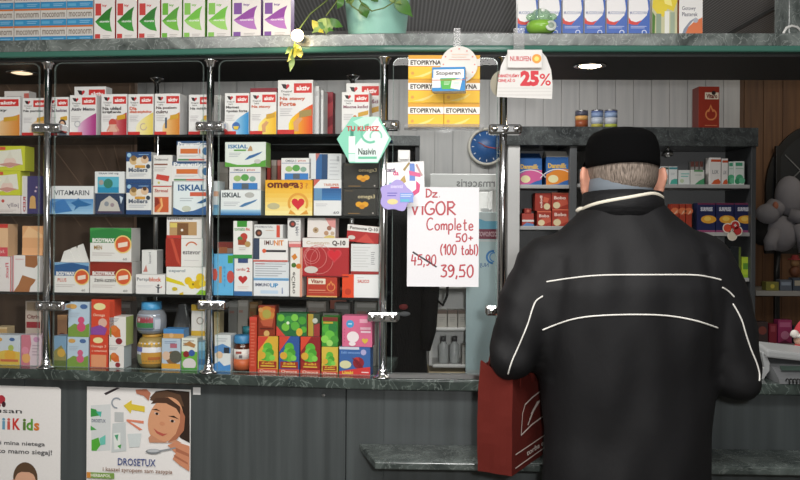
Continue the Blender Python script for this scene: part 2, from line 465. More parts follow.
wt = board('counter_worktop', wtpoly(), ZCT - 0.0295, ZCT, STONE, 0.005)
tag(wt, 'long dark green marble worktop under the display of boxes and the sales window', 'countertop')
cb = thing('pharmacy_counter', 'dark grey wood-grain front of the pharmacy counter below the marble worktop', 'counter', (0, OD, 0))
mpan = wood('grey_green_grain', '363b3c', '4a5051', (14, 14, 0.5), 0.45)
def panel(fr, sa, sb, name='front_panel'):
    a, b2 = fr.pt(sa, 0.01, 0), fr.pt(sb, 0.01, 0)
    mb = MB(); mb.box(sa + 0.001, 0, 0.0, sb - 0.001, 0.02, ZCT - 0.031, mpan, 0.001)
    o = mb.build(name, cb, fr.pt(0, 0.01, 0) - Vector((0, OD, 0)), fr.rz)
    return o
sseam, _ = L.hit(346, 420, 0.01)
panel(L, -1.75, -1.02); panel(L, -1.02, sseam); panel(L, sseam, 0.0035); panel(R, 0.0015, 0.62); panel(R, 0.62, 1.20); panel(R, 1.20, 1.75)
mb = MB(); mb.lathe([(0, -0.001), (0.004, -0.001), (0.005, 0.0), (0.004, 0.0015), (0, 0.002)], STEEL, 12, M=Matrix.Rotation(PI / 2, 4, 'X'))
s_, z_ = L.hit(323.5, 395, 0.01)
mb.build('screw_cap', cb, L.pt(s_, 0.0095, z_) - Vector((0, OD, 0)), L.rz)
s_, z_ = L.hit(197, 391, 0.01)
mb = MB(); mb.box(-0.011, -0.0008, -0.010, 0.010, 0, 0.010, ink('e6e6e6'), 0); mb.build('paper_sticker', cb, L.pt(s_, 0.0098, z_) - Vector((0, OD, 0)), L.rz)['label'] = 'small blank white paper sticker'
# bag step
p_ = [R.pt(-0.062, 0.0085, 0), R.pt(-0.010, -0.160, 0), R.pt(SR, -0.160, 0), R.pt(SR, 0.0085, 0)]
st = board('bag_step', [(p.x, p.y) for p in p_], ZST - 0.020, ZST, marble('step_marble', '2e3533', '5c6461', 'a8b0ac', 10.0, 0.22), 0.004)
tag(st, 'low marble bag step with an angled left end, below the worktop', 'shelf')
# upper ledge
lg = thing('display_ledge', 'marble ledge with a green glass edge running over the whole counter', 'shelf', (0, OD, ZLB))
board('stone_slab', runpoly(-0.02, 0.38), ZLB + 0.017, ZLB + 0.050, STONE2, 0.002, lg, (0, 0, 0.017))
mgg = plain('green_glass', '437265', 0.08, spec=0.6)
g = board('glass_sheet', runpoly(-0.03, 0.37), ZLB, ZLB + 0.0165, mgg, 0.005, lg, (0, 0, 0)); g['label'] = 'green edged glass sheet'
board('underside_panel', runpoly(-0.005, 0.38), ZLB - 0.008, ZLB - 0.0005, plain('dark_soffit', '2c2d2d', 0.55), 0.0, lg, (0, 0, -0.008))
ZSO = ZLB - 0.0085
ZLT = ZLB + 0.0505
# marble post at the far right end of the ledge
s0, _ = R.hit(789, 15, 0.11)
mb = MB(); mb.box(0, 0, 0, 0.16, 0.10, ZC - ZLT - 0.002, STONE2, 0.002)
tag(mb.build('marble_post', None, R.pt(s0, 0.11, ZLT + 0.0005), R.rz), 'upright marble post standing on the right end of the ledge', 'post')
# white cable
mb = MB(); s1, _ = R.hit(784, 28, 0.04)
path = [(0, 0, 0.003), (-0.002, -0.004, 0.012), (0.004, -0.006, 0.024), (0.018, -0.004, 0.030), (0.034, 0.0, 0.028), (0.052, 0.01, 0.018), (0.075, 0.02, 0.006), (0.11, 0.03, 0.004), (0.2, 0.03, 0.004)]
mb.tube(path, 0.0035, WHITE, 8)
tag(mb.build('cable', None, R.pt(s1, 0.04, ZLT + 0.001), R.rz), 'white cable looped on the ledge beside the marble post', 'cable')
# flat leaflet on the ledge
mb = MB(); mb.box(-0.07, -0.03, 0, 0.07, 0.03, 0.003, ink('e0d6d2'), 0.0005); s1, _ = R.hit(748, 32, 0.04)
tag(mb.build('paper_leaflet', None, R.pt(s1, 0.04, ZLT + 0.0005), R.rz), 'flat pale leaflet lying on the empty right part of the ledge', 'leaflet')

# ------------------------------------------------------------------ downlights under the ledge
def downlight(fr, px, py, strength, label, power, color):
        # depth at which the sight line meets the underside
    lo, hi = -0.02, 0.38
    for _ in range(40):
        mid = (lo + hi) / 2; s, z = fr.hit(px, py, mid)
        if z > ZSO: hi = mid
        else: lo = mid
    v = (lo + hi) / 2; s, z = fr.hit(px, py, v)
    t = thing('downlight', label, 'lamp', fr.pt(s, v, ZSO), fr.rz, 'lamps under the ledge')
    MB().lathe([(0.0, -0.001), (0.030, -0.001), (0.030, -0.004), (0.044, -0.0055), (0.046, -0.0005), (0, -0.0005)], CHROME, 24).build('rim', t)
    MB().lathe([(0, -0.0065), (0.022, -0.006), (0.031, -0.0035), (0, -0.0030)], glow('lamp_glow_%g' % strength, 'ffe9c4', strength), 24).build('bulb', t)
    spot('downlight_beam', fr.pt(s, v, ZSO - 0.02), power, color, 150, 0.8, 0.03)
    return t
downlight(R, 590, 65, 30, 'lit round lamp under the ledge above the shopper', 1.6, (1, 0.92, 0.8))
downlight(L, 22, 72, 1.2, 'added dim warm lamp under the left end of the ledge', 1.0, (1, 0.55, 0.28))  # warm lamp added to light the left cartons orange

# ------------------------------------------------------------------ chrome posts with glass clamps
def post(fr, px, label, ztop, clamps, v=0.0, r=0.0102, pyref=250):
    s, _ = fr.hit(px, pyref, v)
    t = thing('chrome_post', label, 'post', fr.pt(s, v, ZCT), fr.rz, 'chrome posts of the display')
    h = ztop - ZCT - 0.001
    MB().lathe([(0, 0.001), (r, 0.001), (r, h), (0, h)], CHROME, 20).build('tube', t)
    MB().lathe([(0, 0.0006), (0.026, 0.0006), (0.024, 0.004), (0.016, 0.008), (r + 0.003, 0.014), (r + 0.003, 0.022), (r, 0.024), (0, 0.024)], CHROME, 24).build('base_flange', t)
    MB().lathe([(0, h), (0.019, h), (0.018, h - 0.004), (r + 0.003, h - 0.006), (r, h - 0.02), (0, h - 0.02)], CHROME, 24).build('top_flange', t)
    for py, xl, xr in clamps:
        sl, z = fr.hit(xl, py, v - 0.02); sr, _ = fr.hit(xr, py, v - 0.02)
        mb = MB(); mb.box(sl - s, -0.022, -0.013, sr - s, 0.022, 0.013, CHROME, 0.006)
        c = mb.build('glass_clamp', t, (0, 0, z - ZCT))
        n = 3 if sr - sl > 0.05 else 1
        for i in range(n):
            x = sl - s + (sr - sl) * (i + 0.5) / n
            m2 = MB(); m2.lathe([(0, 0.0), (0.0085, 0.0), (0.0085, 0.004), (0.005, 0.007), (0, 0.0075)], CHROME, 14, M=Matrix.Rotation(PI / 2, 4, 'X'))
            m2.build('clamp_screw', c, (x, -0.0218, 0))
    return t
post(L, 47, 'chrome post at the left, in front of the knee picture carton', ZSO, [(128, 31, 61), (306, 35, 64)])
post(L, 209.5, 'chrome post in the middle of the box display', ZSO, [(126, 195, 224), (305, 197, 225)])
post(L, 383.5, 'chrome post between the box display and the sales window', ZSO, [(125, 368, 399), (317, 367, 398)])
post(R, 502.5, 'chrome post between the sales window and the shopper', ZSO, [(129, 489, 522), (311, 486, 498)])
for px, lab in ((156, 'thin chrome shelf post behind the small white leaflet packs'), (352, 'thin chrome shelf post behind the small bone-health cartons')):
    s, _ = L.hit(px, 200, 0.275)
    t = thing('shelf_post', lab, 'post', L.pt(s, 0.275, ZCT), L.rz, 'thin posts behind the shelves')
    h = ZSO - ZCT - 0.001
    MB().lathe([(0, 0.001), (0.007, 0.001), (0.007, h), (0, h)], CHROME, 14).build('tube', t)
    MB().lathe([(0, 0.0005), (0.02, 0.0005), (0.02, 0.004), (0.009, 0.01), (0, 0.01)], CHROME, 18).build('base_flange', t)
    MB().lathe([(0, h - 0.02), (0.007, h - 0.02), (0.02, h - 0.005), (0.022, h), (0, h)], CHROME, 18).build('top_flange', t)

# ------------------------------------------------------------------ glass panes and shelves
def pane(fr, x0, x1, py0, label, v=0.0):
    s0, _ = fr.hit(x0, 220, v); s1, _ = fr.hit(x1, 220, v); _, zt = fr.hit((x0 + x1) / 2, py0, v)
    zt = min(zt, ZSO - 0.003); w_ = s1 - s0; z0 = ZCT + 0.004; h = zt - z0; r = 0.02
    def outline(e):
        p = [(-w_ / 2 + e, e), (w_ / 2 - e, e)]
        for k in range(6): a = k * PI / 10; p.append((w_ / 2 - r + (r - e) * math.cos(a), h - r + (r - e) * math.sin(a)))
        for k in range(6): a = PI / 2 + k * PI / 10; p.append((-w_ / 2 + r + (r - e) * math.cos(a), h - r + (r - e) * math.sin(a)))
        return p
    t = thing('glass_screen', label, 'glass pane', fr.pt((s0 + s1) / 2, v, z0), fr.rz, 'glass panes of the display')
    mb = MB(); mb.add([(x, 0, z) for x, z in outline(0.001)], [tuple(range(len(outline(0))))], CLEAR); mb.build('pane', t)
    o, i = outline(0), outline(0.0020); n = len(o); e = MB()
    vs = [(x, y, z) for y in (-0.003, 0.003) for q in (o, i) for x, z in q]
    fs = []
    for k in range(n):
        j = (k + 1) % n
        fs += [(k, j, n + j, n + k), (2 * n + k, 3 * n + k, 3 * n + j, 2 * n + j), (k, 2 * n + k, 2 * n + j, j)]
    e.add(vs, fs, EDGE); e.build('ground_edge', t)
    return t
pane(L, -150, 39, 60, 'glass pane left of the leftmost chrome post')
pane(L, 54, 203, 58, 'glass pane between the leftmost and the middle chrome post')
pane(L, 218, 380, 56, 'glass pane covering the middle part of the box display')
pane(R, 392, 497, 55.5, 'glass pane of the sales window with the handwritten notice')
SH = []
for py, lab in ((134.2, 'upper glass shelf carrying the row with red corner tags'), (215.5, 'middle glass shelf carrying the fish oil cartons'), (296.8, 'lower glass shelf carrying the joint and vitamin cartons')):
    _, z = L.hit(300, py, 0.02)
    pts = [L.pt(-1.72, 0.012, 0), L.pt(-0.008, 0.012, 0), L.pt(-0.008, 0.250, 0), L.pt(-1.72, 0.250, 0)]
    t = board('glass_shelf', [(p.x, p.y) for p in pts], z - 0.0065, z, SHELFG, 0.0)
    tag(t, lab, 'shelf', 'glass shelves')
    SH.append(z)
Z1, Z2, Z3 = SH
Z4 = ZCT
# steel channel under the sales window
s0, _ = R.hit(388, 378, 0.0); s1, _ = R.hit(497, 378, 0.0)
mb = MB(); mb.box(s0, -0.012, 0.0003, s1, -0.005, 0.012, STEEL, 0.001); mb.box(s0, 0.005, 0.0003, s1, 0.012, 0.012, STEEL, 0.001); mb.box(s0, -0.005, 0.0003, s1, 0.005, 0.003, STEEL)
tag(mb.build('glass_channel', None, R.pt(0, 0, ZCT), R.rz), 'steel channel on the worktop holding the sales window glass', 'metal rail')
# ------------------------------------------------------------------ packets on the ledge
VT = 0.025
def stack_pack(label):
    pass
# blue and white flat cartons: four across, three high
x_edges = [-13, 14, 40, 66.5, 93]
rows = [(26, 41.5), (10.5, 26), (-5, 10.5)]
s0, _ = L.hit(x_edges[1], 33, VT); s1, _ = L.hit(x_edges[2], 33, VT)
_, za = L.hit(30, 26, VT); _, zb = L.hit(30, 41, VT)
bw_, bh_ = s1 - s0 - 0.001, za - ZLT - 0.0006
blue_ops = [('r', 0, 0.62, 1, 1, '3c93c6'), ('r', 0, 0.62, 1, 0.66, '2f7fb4'), ('r', 0, 0.0, 1, 0.10, 'd2763c'), ('t', 'moconorm', 0.08, 0.24, 0.95, 0.52, '7d7064'), ('l', 0.5, 0.72, 0.9, 0.92, 2, '9cc8e4'), ('r', 0.05, 0.74, 0.36, 0.9, '62aed6')]
proto = None
rn = ['bottom', 'middle', 'top']; cn = ['first column from the left', 'second column from the left', 'third column from the left', 'last column, beside the leaf cartons']
for r_ in range(3):
    for c_ in range(4):
        xm = (x_edges[c_] + x_edges[c_ + 1]) / 2
        s, _ = L.hit(xm, 33, VT)
        loc = L.pt(s, VT + 0.04, ZLT + 0.0003 + r_ * (bh_ + 0.0006))
        lab = 'blue and white carton, orange stripe, %s row, %s' % (rn[r_], cn[c_])
        if proto is None:
            proto = carton_mesh(bw_, 0.08, bh_, 'd6d2cc', blue_ops).build('medicine_box', None, loc, L.rz); tag(proto, lab, 'medicine box', 'blue and white cartons stacked on the ledge')
        else: dup(proto, loc, None, lab)
# white cartons with a pointed leaf
def leaf_ops(c1, c2, dark):
    tri = [(0.05, 0.63), (0.2, 0.575), (0.4, 0.50), (0.6, 0.43), (0.88, 0.36), (0.80, 0.46), (0.765, 0.58), (0.79, 0.70), (0.87, 0.82), (0.6, 0.80), (0.4, 0.76), (0.2, 0.70)]
    tri2 = [(0.05, 0.63), (0.4, 0.62), (0.765, 0.58), (0.79, 0.70), (0.87, 0.82), (0.6, 0.80), (0.4, 0.76), (0.2, 0.70)]
    return [('r', 0.06, 0.30, 0.34, 0.52, c1), ('p', tri, c2), ('p', tri2, dark), ('t', 'nicorette', 0.28, 0.61, 0.74, 0.65, 'f4f4f4', 0.01), ('r', 0.05, 0.86, 0.30, 0.94, c1), ('l', 0.42, 0.88, 0.8, 0.94, 2, 'b4b0ae'), ('r', 0.1, 0.04, 0.5, 0.09, c1), ('t', 'icy', 0.4, 0.32, 0.62, 0.37, c1, 0.02)]
RED = ('c8433f', '2f7a2c', '3f9a3a'); GRN = ('6db43c', '55a034', '74bc44'); LGR = ('86c455', '6fbe3c', '9ad46a'); PUR = ('7b4a9c', '8c3c9c', 'b070bc')
nl = [(94, 115, RED, 'white carton with a dark green leaf and red square, next to the blue stack'), (116, 137, RED, 'white carton with a dark green leaf and red square, second of three'), (138, 160, RED, 'white carton with a dark green leaf and red square, next to the all-green ones'),
      (161, 182, GRN, 'white carton with a green leaf and green square, next to the red-square ones'), (183, 205, LGR, 'white carton with a bright green leaf, between two green ones'), (207, 231, LGR, 'white carton with a bright green leaf, next to the purple ones'),
      (232, 261, PUR, 'white carton with a purple leaf, next to the green ones'), (263, 291, PUR, 'white carton with a purple leaf, at the end of the row by the glowing bulb')]
for x0, x1, c, lab in nl:
    K(L, 'medicine_box', x0, -13, x1, 36, VT, 0.04, ZLT, 'e8e4e0', leaf_ops(*c), lab, group='white leaf cartons on the ledge', side=c[0])
# blue and white cartons right of the green toy
mu = [('r', 0, 0, 1, 1, '4468b8'), ('p', [(0, 0.0), (0.72, 0.0), (0.90, 0.32), (0.94, 0.46), (0.86, 0.58), (0.62, 0.68), (0.3, 0.72), (0.0, 0.70)], 'f2f0f0'), ('p', [(0, 0.62), (0.12, 0.69), (0.38, 0.72), (0.62, 0.68), (0.42, 0.77), (0.2, 0.77), (0, 0.74)], 'd8443c'),
      ('t', 'MUCOSOLVAN', 0.06, 0.50, 0.88, 0.56, '8a94b4', 0.01), ('l', 0.1, 0.79, 0.85, 0.85, 2, 'c8d2ea'), ('ring', 0.74, 0.92, 0.05, 0.016, 'dfe6f4')]
ml = [(517.5, 538, 'behind the left side of the green toy'), (539, 561.5, 'behind the right side of the green toy'), (562.5, 583.5, 'first one clear of the green toy'), (584.5, 605.5, 'second one clear of the green toy'), (606.5, 627.5, 'second from the yellow flower carton'), (628.5, 650, 'touching the yellow flower carton')]
for x0, x1, lab in ml:
    K(R, 'medicine_box', x0, -14, x1, 33, VT, 0.04, ZLT, 'eeecec', mu, 'blue and white swoosh carton on the ledge, ' + lab, group='blue swoosh cartons on the ledge')
daff = [('r', 0, 0, 1, 1, 'c9c7a0'), ('p', [(0.1, 0.0), (0.9, 0.0), (1, 0.3), (0.85, 0.5), (0.6, 0.45), (0.45, 0.62), (0.2, 0.55), (0.0, 0.42)], 'e6cf3c'), ('p', [(0.4, 0.1), (0.7, 0.15), (0.8, 0.4), (0.5, 0.35)], 'f4e88a'), ('r', 0.16, 0.55, 0.36, 1, '8fa18a'), ('r', 0.5, 0.5, 0.68, 1, 'e8e8e0'), ('r', 0.72, 0.52, 0.9, 1, '9fae98'), ('p', [(0, 0.5), (0.12, 0.6), (0.1, 1), (0, 1)], '4c7a2c')]
K(R, 'medicine_box', 652, -14, 677.5, 33, VT, 0.04, ZLT, 'd8d6c8', daff, 'carton printed with yellow daffodils in a glass', group='two patterned cartons on the ledge')
plas = [('t', 'Gotowy', 0.12, 0.40, 0.7, 0.5, '6a6a78'), ('t', 'Plasterek', 0.12, 0.52, 0.78, 0.6, '5a5a6a'), ('p', [(0.15, 1), (0.3, 0.85), (0.6, 0.72), (0.98, 0.62), (1, 1)], 'd8784c'), ('p', [(0.1, 1), (0.2, 0.85), (0.45, 0.70), (0.7, 0.62), (0.4, 0.8), (0.22, 1)], '8c94a4'), ('c', 0.7, 0.68, 0.05, 'b0b4be'), ('p', [(0.75, 0), (1, 0), (1, 0.3)], 'e4c060')]
K(R, 'medicine_box', 679, -14, 703, 33, VT, 0.04, ZLT, 'ecebe8', plas, 'white carton with an orange lower corner, right end of the packets on the ledge', group='two patterned cartons on the ledge', side='d8784c')

# green frog-like toy of clear plastic
s_, _ = R.hit(541, 33, -0.005)
t = thing('plastic_toy', 'green toy with a clear bubble head in front of the blue swoosh cartons', 'toy', R.pt(s_, -0.005, ZLT + 0.0005), R.rz)
gp = plain('leaf_green_plastic', '8cc048', 0.25); gq = glassy('green_clear_plastic', (0.82, 0.94, 0.82), 0.06, 'b8dcbc', 0.3)
MB().lathe([(0, 0), (0.026, 0.0), (0.036, 0.008), (0.040, 0.018), (0.036, 0.028), (0.030, 0.032), (0, 0.032)], gp, 24).build('base', t)
MB().ell((0, 0, 0.040), (0.030, 0.028, 0.027), gq).build('bubble', t)
for sx in (-1, 1): MB().ell((sx * 0.028, -0.01, 0.042), (0.013, 0.012, 0.010), gq, 12, 8).build('side_bulge', t)
m2 = MB(); m2.lathe([(0, 0), (0.014, 0), (0.014, 0.003), (0, 0.0035)], ink('dfe6dc'), 18, M=Matrix.Translation((0.021, -0.034, 0.014)) @ Matrix.Rotation(PI / 2 - 0.2, 4, 'X')); m2.lathe([(0, 0.0036), (0.008, 0.0036), (0.008, 0.004), (0, 0.0042)], ink('9cac9c'), 14, M=Matrix.Translation((0.021, -0.034, 0.014)) @ Matrix.Rotation(PI / 2 - 0.2, 4, 'X')); m2.build('round_sticker', t)
MB().ell((0.002, -0.020, 0.058), (0.006, 0.005, 0.006), ink('f0f4ee'), 10, 6).build('top_knob', t)

# ------------------------------------------------------------------ potted plant on the ledge
s_, _ = L.hit(377, 34, 0.07)
pl = thing('potted_plant', 'trailing green house plant in a mint green pot on the ledge', 'plant', L.pt(s_, 0.07, ZLT + 0.0005), 0)
mint = plain('mint_plastic', 'a3d8c8', 0.35)
MB().lathe([(0, 0.0), (0.075, 0.0), (0.078, 0.004), (0.090, 0.11), (0.094, 0.118), (0.094, 0.126), (0.088, 0.126), (0.085, 0.112), (0, 0.110)], mint, 32).build('pot', pl)
MB().lathe([(0, 0.1102), (0.0845, 0.1102), (0, 0.116)], plain('soil', '3a2a1e', 0.9, bump=0.5), 20).build('soil', pl)
gl1, gl2, gl3 = plain('leaf_green', '4c7a34', 0.4), plain('leaf_pale', '88a05a', 0.4), plain('leaf_yellow', 'b8b040', 0.4)
def leaf(base, tip, wd, m, parent, bend=0.01, side=None):
    b_, t_ = Vector(base), Vector(tip); ax = t_ - b_
    sd = Vector(side) if side else ax.cross(Vector((0, -1, 0.2)))
    sd = sd.normalized() * wd; nn = ax.cross(sd).normalized()
    prof = [0.05, 0.62, 0.95, 1.0, 0.85, 0.55, 0.22, 0.02]
    vs = []; n = len(prof)
    for i, q in enumerate(prof):
        f = i / (n - 1); c = b_ + ax * f + nn * bend * math.sin(PI * f)
        vs += [c - sd * q + nn * wd * 0.12 * q, c, c + sd * q + nn * wd * 0.12 * q]
    fs = []
    for i in range(n - 1):
        k = i * 3; fs += [(k, k + 1, k + 4, k + 3), (k + 1, k + 2, k + 5, k + 4)]
    mb = MB(); mb.add(vs, fs, m, True); mb.add([(x, y + 0.0006, z) for x, y, z in vs], [f[::-1] for f in fs], m, True)
    return mb.build('leaf', parent)
def lp(px, py, v):
    s, z = L.hit(px, py, v + 0.08); return L.pt(s, v + 0.08, z) - pl.location
stemm = plain('stem_green', '6a7c3a', 0.5)
def stem(pts):
    mb = MB(); mb.tube(pts, 0.0018, stemm, 6); return mb.build('stem', pl)
stem([lp(352, -8, -0.06), lp(345, -4, -0.11), lp(352, 6, -0.12), lp(362, 13, -0.125)])
stem([lp(354, -10, -0.06), lp(362, 4, -0.12), lp(372, 11, -0.125), lp(384, 8, -0.12), lp(394, 2, -0.115), lp(400, -4, -0.10)])
stem([lp(352, -8, -0.05), lp(340, -4, -0.10), lp(335, 4, -0.11), lp(326, 16, -0.11)])
stem([lp(348, -10, -0.06), lp(330, -2, -0.11), lp(310, 14, -0.12), lp(300, 28, -0.135), lp(294, 45, -0.145), lp(292, 55, -0.145)])
for a, b2, wd, m in [((362, 2), (367, 18), .015, gl1), ((395, -6), (413, 17), .019, gl1), ((388, -10), (402, 4), .014, gl2), ((342, -4), (337, 9), .010, gl1), ((348, -6), (352, 4), .012, gl2), ((352, -10), (346, 2), .012, gl1), ((372, -10), (378, 2), .014, gl1), ((330, 18), (343, 27), .011, gl1), ((326, 18), (312, 33), .016, gl2), ((328, 18), (326, 34), .016, gl2), ((318, 22), (334, 31), .010, gl1), ((312, 20), (324, 33), .012, gl3), ((380, -12), (398, -4), .012, gl1), ((358, -14), (364, -2), .012, gl2)]:
    leaf(lp(*a, -0.115), lp(*b2, -0.12), wd, m, pl)
for a, b2, wd, m in [((294, 44), (302, 50), .008, gl3), ((296, 46), (287, 62), .010, gl3), ((292, 54), (290, 72), .008, gl2), ((298, 48), (301, 58), .009, gl3), ((290, 46), (285, 54), .006, gl2)]:
    leaf(lp(*a, -0.148), lp(*b2, -0.150), wd, m, pl)
# small bare bulb on the edge of the ledge
s_, z_ = L.hit(297.5, 35.5, -0.06)
t = thing('light_bulb', 'small glowing bulb on the front edge of the ledge above the hanging leaves', 'lamp', L.pt(s_, -0.06, z_), L.rz)
MB().ell((0, 0, 0), (0.0165, 0.0165, 0.0165), glow('bulb_glow', 'ffe0a0', 10), 20, 14).build('bulb', t)
m2 = MB(); m2.lathe([(0, 0.0), (0.009, 0.0), (0.009, 0.010), (0, 0.010)], BLACK, 16, M=Matrix.Translation((0, 0.0155, 0)) @ Matrix.Rotation(-PI / 2, 4, 'X')); m2.build('socket', t)
point('bulb_light', L.pt(s_, -0.092, z_), 0.5, (1, 0.85, 0.6), 0.015)

# ------------------------------------------------------------------ hanging cards with clear clips
def clip(fr, px, py0, py1, v, parent, wpx=7):
    s0, zt = fr.hit(px - wpx / 2, py0, v); s1, zb = fr.hit(px + wpx / 2, py1, v)
    mb = MB(); mb.box(0, 0, 0, s1 - s0, 0.003, zt - zb, CLIP, 0.0008); mb.box(0, 0, zt - zb, s1 - s0, 0.05, zt - zb + 0.002, CLIP)
    return mb.build('hanger_clip', parent, fr.pt(s0, v, zb) - parent.location if parent else fr.pt(s0, v, zb), fr.rz)
def card(fr, name, pxs, v, thick, body, ops, label, cat, n0=None, holder=None):
    """flat card cut to an outline given in photo pixels; ops in the unit frame of its bounding box"""
    xs = [p[0] for p in pxs]; ys = [p[1] for p in pxs]; x0, x1, y0, y1 = min(xs), max(xs), min(ys), max(ys)
    s0, zt = fr.hit(x0, y0, v); s1, zb = fr.hit(x1, y1, v)
    w_, h = s1 - s0, zt - zb
    uv = [((x - x0) / (x1 - x0), (y - y0) / (y1 - y0)) for x, y in pxs]
    mb = MB(); mb.prism([(-w_ / 2 + u * w_, h * (1 - q)) for u, q in uv], 'y', 0, thick, ink(body))
    def P(u, q, k): return (-w_ / 2 + u * w_, -0.00012 * k, h * (1 - q))
    printing(mb, P, w_, h, ops)
    o = mb.build(name, None, fr.pt((s0 + s1) / 2, v, zb), fr.rz)
    tag(o, label, cat)
    return o, w_, h
def circ(cx, cy, r, n=28, e=1.0): return [(cx + r * e * math.cos(2 * PI * i / n), cy + r * math.sin(2 * PI * i / n)) for i in range(n)]
# round card with a white and green packet strapped to it
dots = [('c', 0.5 + 0.42 * math.cos(a * PI / 6), 0.5 + 0.42 * math.sin(a * PI / 6), 0.022, 'd88a80') for a in range(12)]
o, w_, h_ = card(R, 'hanging_card', circ(459, 64.5, 18.5), -0.064, 0.001, 'dedbd4', dots + [('l', 0.3, 0.2, 0.75, 0.34, 2, 'e8c8b8'), ('r', 0.22, 0.36, 0.8, 0.375, 'd8a098')], 'round white card with red dots hanging from the ledge', 'sign')
def clip_on(fr, parent, px, py0, py1, v, wpx=7):
    s0, zt = fr.hit(px - wpx / 2, py0, v); s1, zb = fr.hit(px + wpx / 2, py1, v)
    mb = MB(); mb.box(0, 0, 0, s1 - s0, 0.002, zt - zb, CLIP, 0.0006)
    q = fr.pt(s0, v, zb) - parent.location
    c = mb.build('hanger_clip', parent, Matrix.Rotation(-fr.rz, 3, 'Z') @ q)
    return c
clip_on(R, o, 457, 28, 47, -0.062, 7)['label'] = 'clear plastic hanger clip'
st_ops = [('r', 0, 0, 1, 1, '2f86c4'), ('r', 0.04, 0.10, 0.96, 0.46, 'f2f2ee'), ('t', 'Stoperan', 0.12, 0.16, 0.86, 0.38, '26242a', 0.01), ('r', 0.0, 0.44, 0.26, 0.86, 'e2e6e4'), ('p', [(0.24, 0.48), (0.72, 0.46), (0.66, 0.92), (0.3, 0.92)], '52b04a'), ('p', [(0.60, 0.54), (0.92, 0.48), (0.84, 0.96), (0.56, 0.88)], 'eef0dc'), ('l', 0.36, 0.6, 0.56, 0.76, 3, 'd8ecd0'), ('l', 0.66, 0.62, 0.84, 0.8, 3, '9cc2cc'), ('r', 0, 0.53, 1, 0.555, 'c44a42')]
s0, zt = R.hit(433, 67, -0.112); s1, zb = R.hit(466, 91, -0.112)
o2 = carton_mesh(s1 - s0, 0.046, zt - zb, 'e6e6e4', st_ops, side='cfd3d6').build('medicine_box', None, R.pt((s0 + s1) / 2, -0.112 + 0.023, zb), R.rz - 0.10)
tag(o2, 'white blue and green packet with a red band on the round hanging card', 'medicine box')
# discount card
dome = [(497, 97), (498, 82), (501, 66), (506, 55), (514, 50), (540, 50), (546, 57), (551, 70), (552.5, 84), (552, 99)]
nu = [('t', '25', 0.42, 0.42, 0.76, 0.74, 'cc2030', 0.05), ('t', '%', 0.765, 0.48, 0.97, 0.73, 'cc2030', 0.0), ('t', 'OBNIŻYLIŚMY', 0.02, 0.48, 0.41, 0.56, 'cc3a44', 0.03), ('t', 'CENĘ AŻ O', 0.02, 0.58, 0.33, 0.67, 'cc3a44', 0.03), ('r', 0.02, 0.77, 0.98, 0.785, 'cfccc8'), ('r', 0.02, 0.84, 0.98, 0.855, 'cfccc8'), ('r', 0.02, 0.91, 0.98, 0.925, 'cfccc8')]
o, w_, h_ = card(R, 'discount_card', dome, -0.062, 0.0015, 'dcdad6', nu, 'white dome-shaped discount card with a big red 25% hanging above the chrome post', 'sign')
m2 = MB(); bx0, bx1 = -w_ / 2 + w_ * 0.18, -w_ / 2 + w_ * 0.80; m2.box(bx0, -0.012, h_ * 0.62, bx1, -0.001, h_ * 0.99, ink('e0deda'), 0.001)
printing(m2, lambda u, q, k: (bx0 + (bx1 - bx0) * u, -0.012 - 0.00012 * k, h_ * (0.99 - 0.37 * q)), bx1 - bx0, h_ * 0.37, [('t', 'NUROFEN', 0.08, 0.36, 0.68, 0.64, 'c0303a', 0.015), ('c', 0.84, 0.5, 0.26, 'e69a34'), ('c', 0.84, 0.5, 0.13, 'f4dc70')])
m2.build('packet_front', o)['label'] = 'raised white packet front on the card'
clip_on(R, o, 519, 28, 52, -0.060, 11)['label'] = 'clear plastic hanger clip'
# card behind, hanging on the post
card(R, 'price_tag', circ(503, 84, 14, 24, 0.9), 0.04, 0.001, 'd8cfb8', [('c', 0.7, 0.66, 0.12, 'b04a3a')], 'cream round tag behind the discount card', 'sign')

# yellow cartons in the sales window on a clear rack
s0, _ = R.hit(404, 127, -0.056); s1, _ = R.hit(484, 127, -0.056); _, zr = R.hit(444, 127, -0.056)
mb = MB(); mb.box(s0, 0.001, -0.004, s1, 0.052, 0, CLIP, 0.0008); mb.box(s0, 0.001, 0, s1, 0.003, 0.008, CLIP)
for sx in (0.10, 0.80): mb.box(s0 + (s1 - s0) * sx, 0.003, -0.009, s0 + (s1 - s0) * sx + 0.012, 0.012, -0.004, CLIP)
tag(mb.build('plastic_rack', None, R.pt(0, -0.057, zr), R.rz), 'clear plastic rack on the window glass under the yellow cartons', 'rack')
eto = [('r', 0, 0, 1, 0.16, 'dca028'), ('r', 0, 0.16, 1, 0.46, 'efece4'), ('r', 0, 0.455, 1, 0.475, 'c8583c'), ('t', 'ETOPIRYNA', 0.06, 0.21, 0.92, 0.41, '3c342c', 0.03), ('p', [(0.12, 0.92), (0.3, 0.86), (0.5, 0.76), (0.75, 0.6), (0.6, 0.8), (0.4, 0.92)], 'f0d878'), ('c', 0.12, 0.76, 0.07, 'd89c3c')]
eh = []
_, zt = R.hit(444, 54, -0.053); step_ = (zt - zr - 0.003) / 3
sA, _ = R.hit(408, 90, -0.053); sB, _ = R.hit(444, 90, -0.053); sC, _ = R.hit(480, 90, -0.053)
proto = None
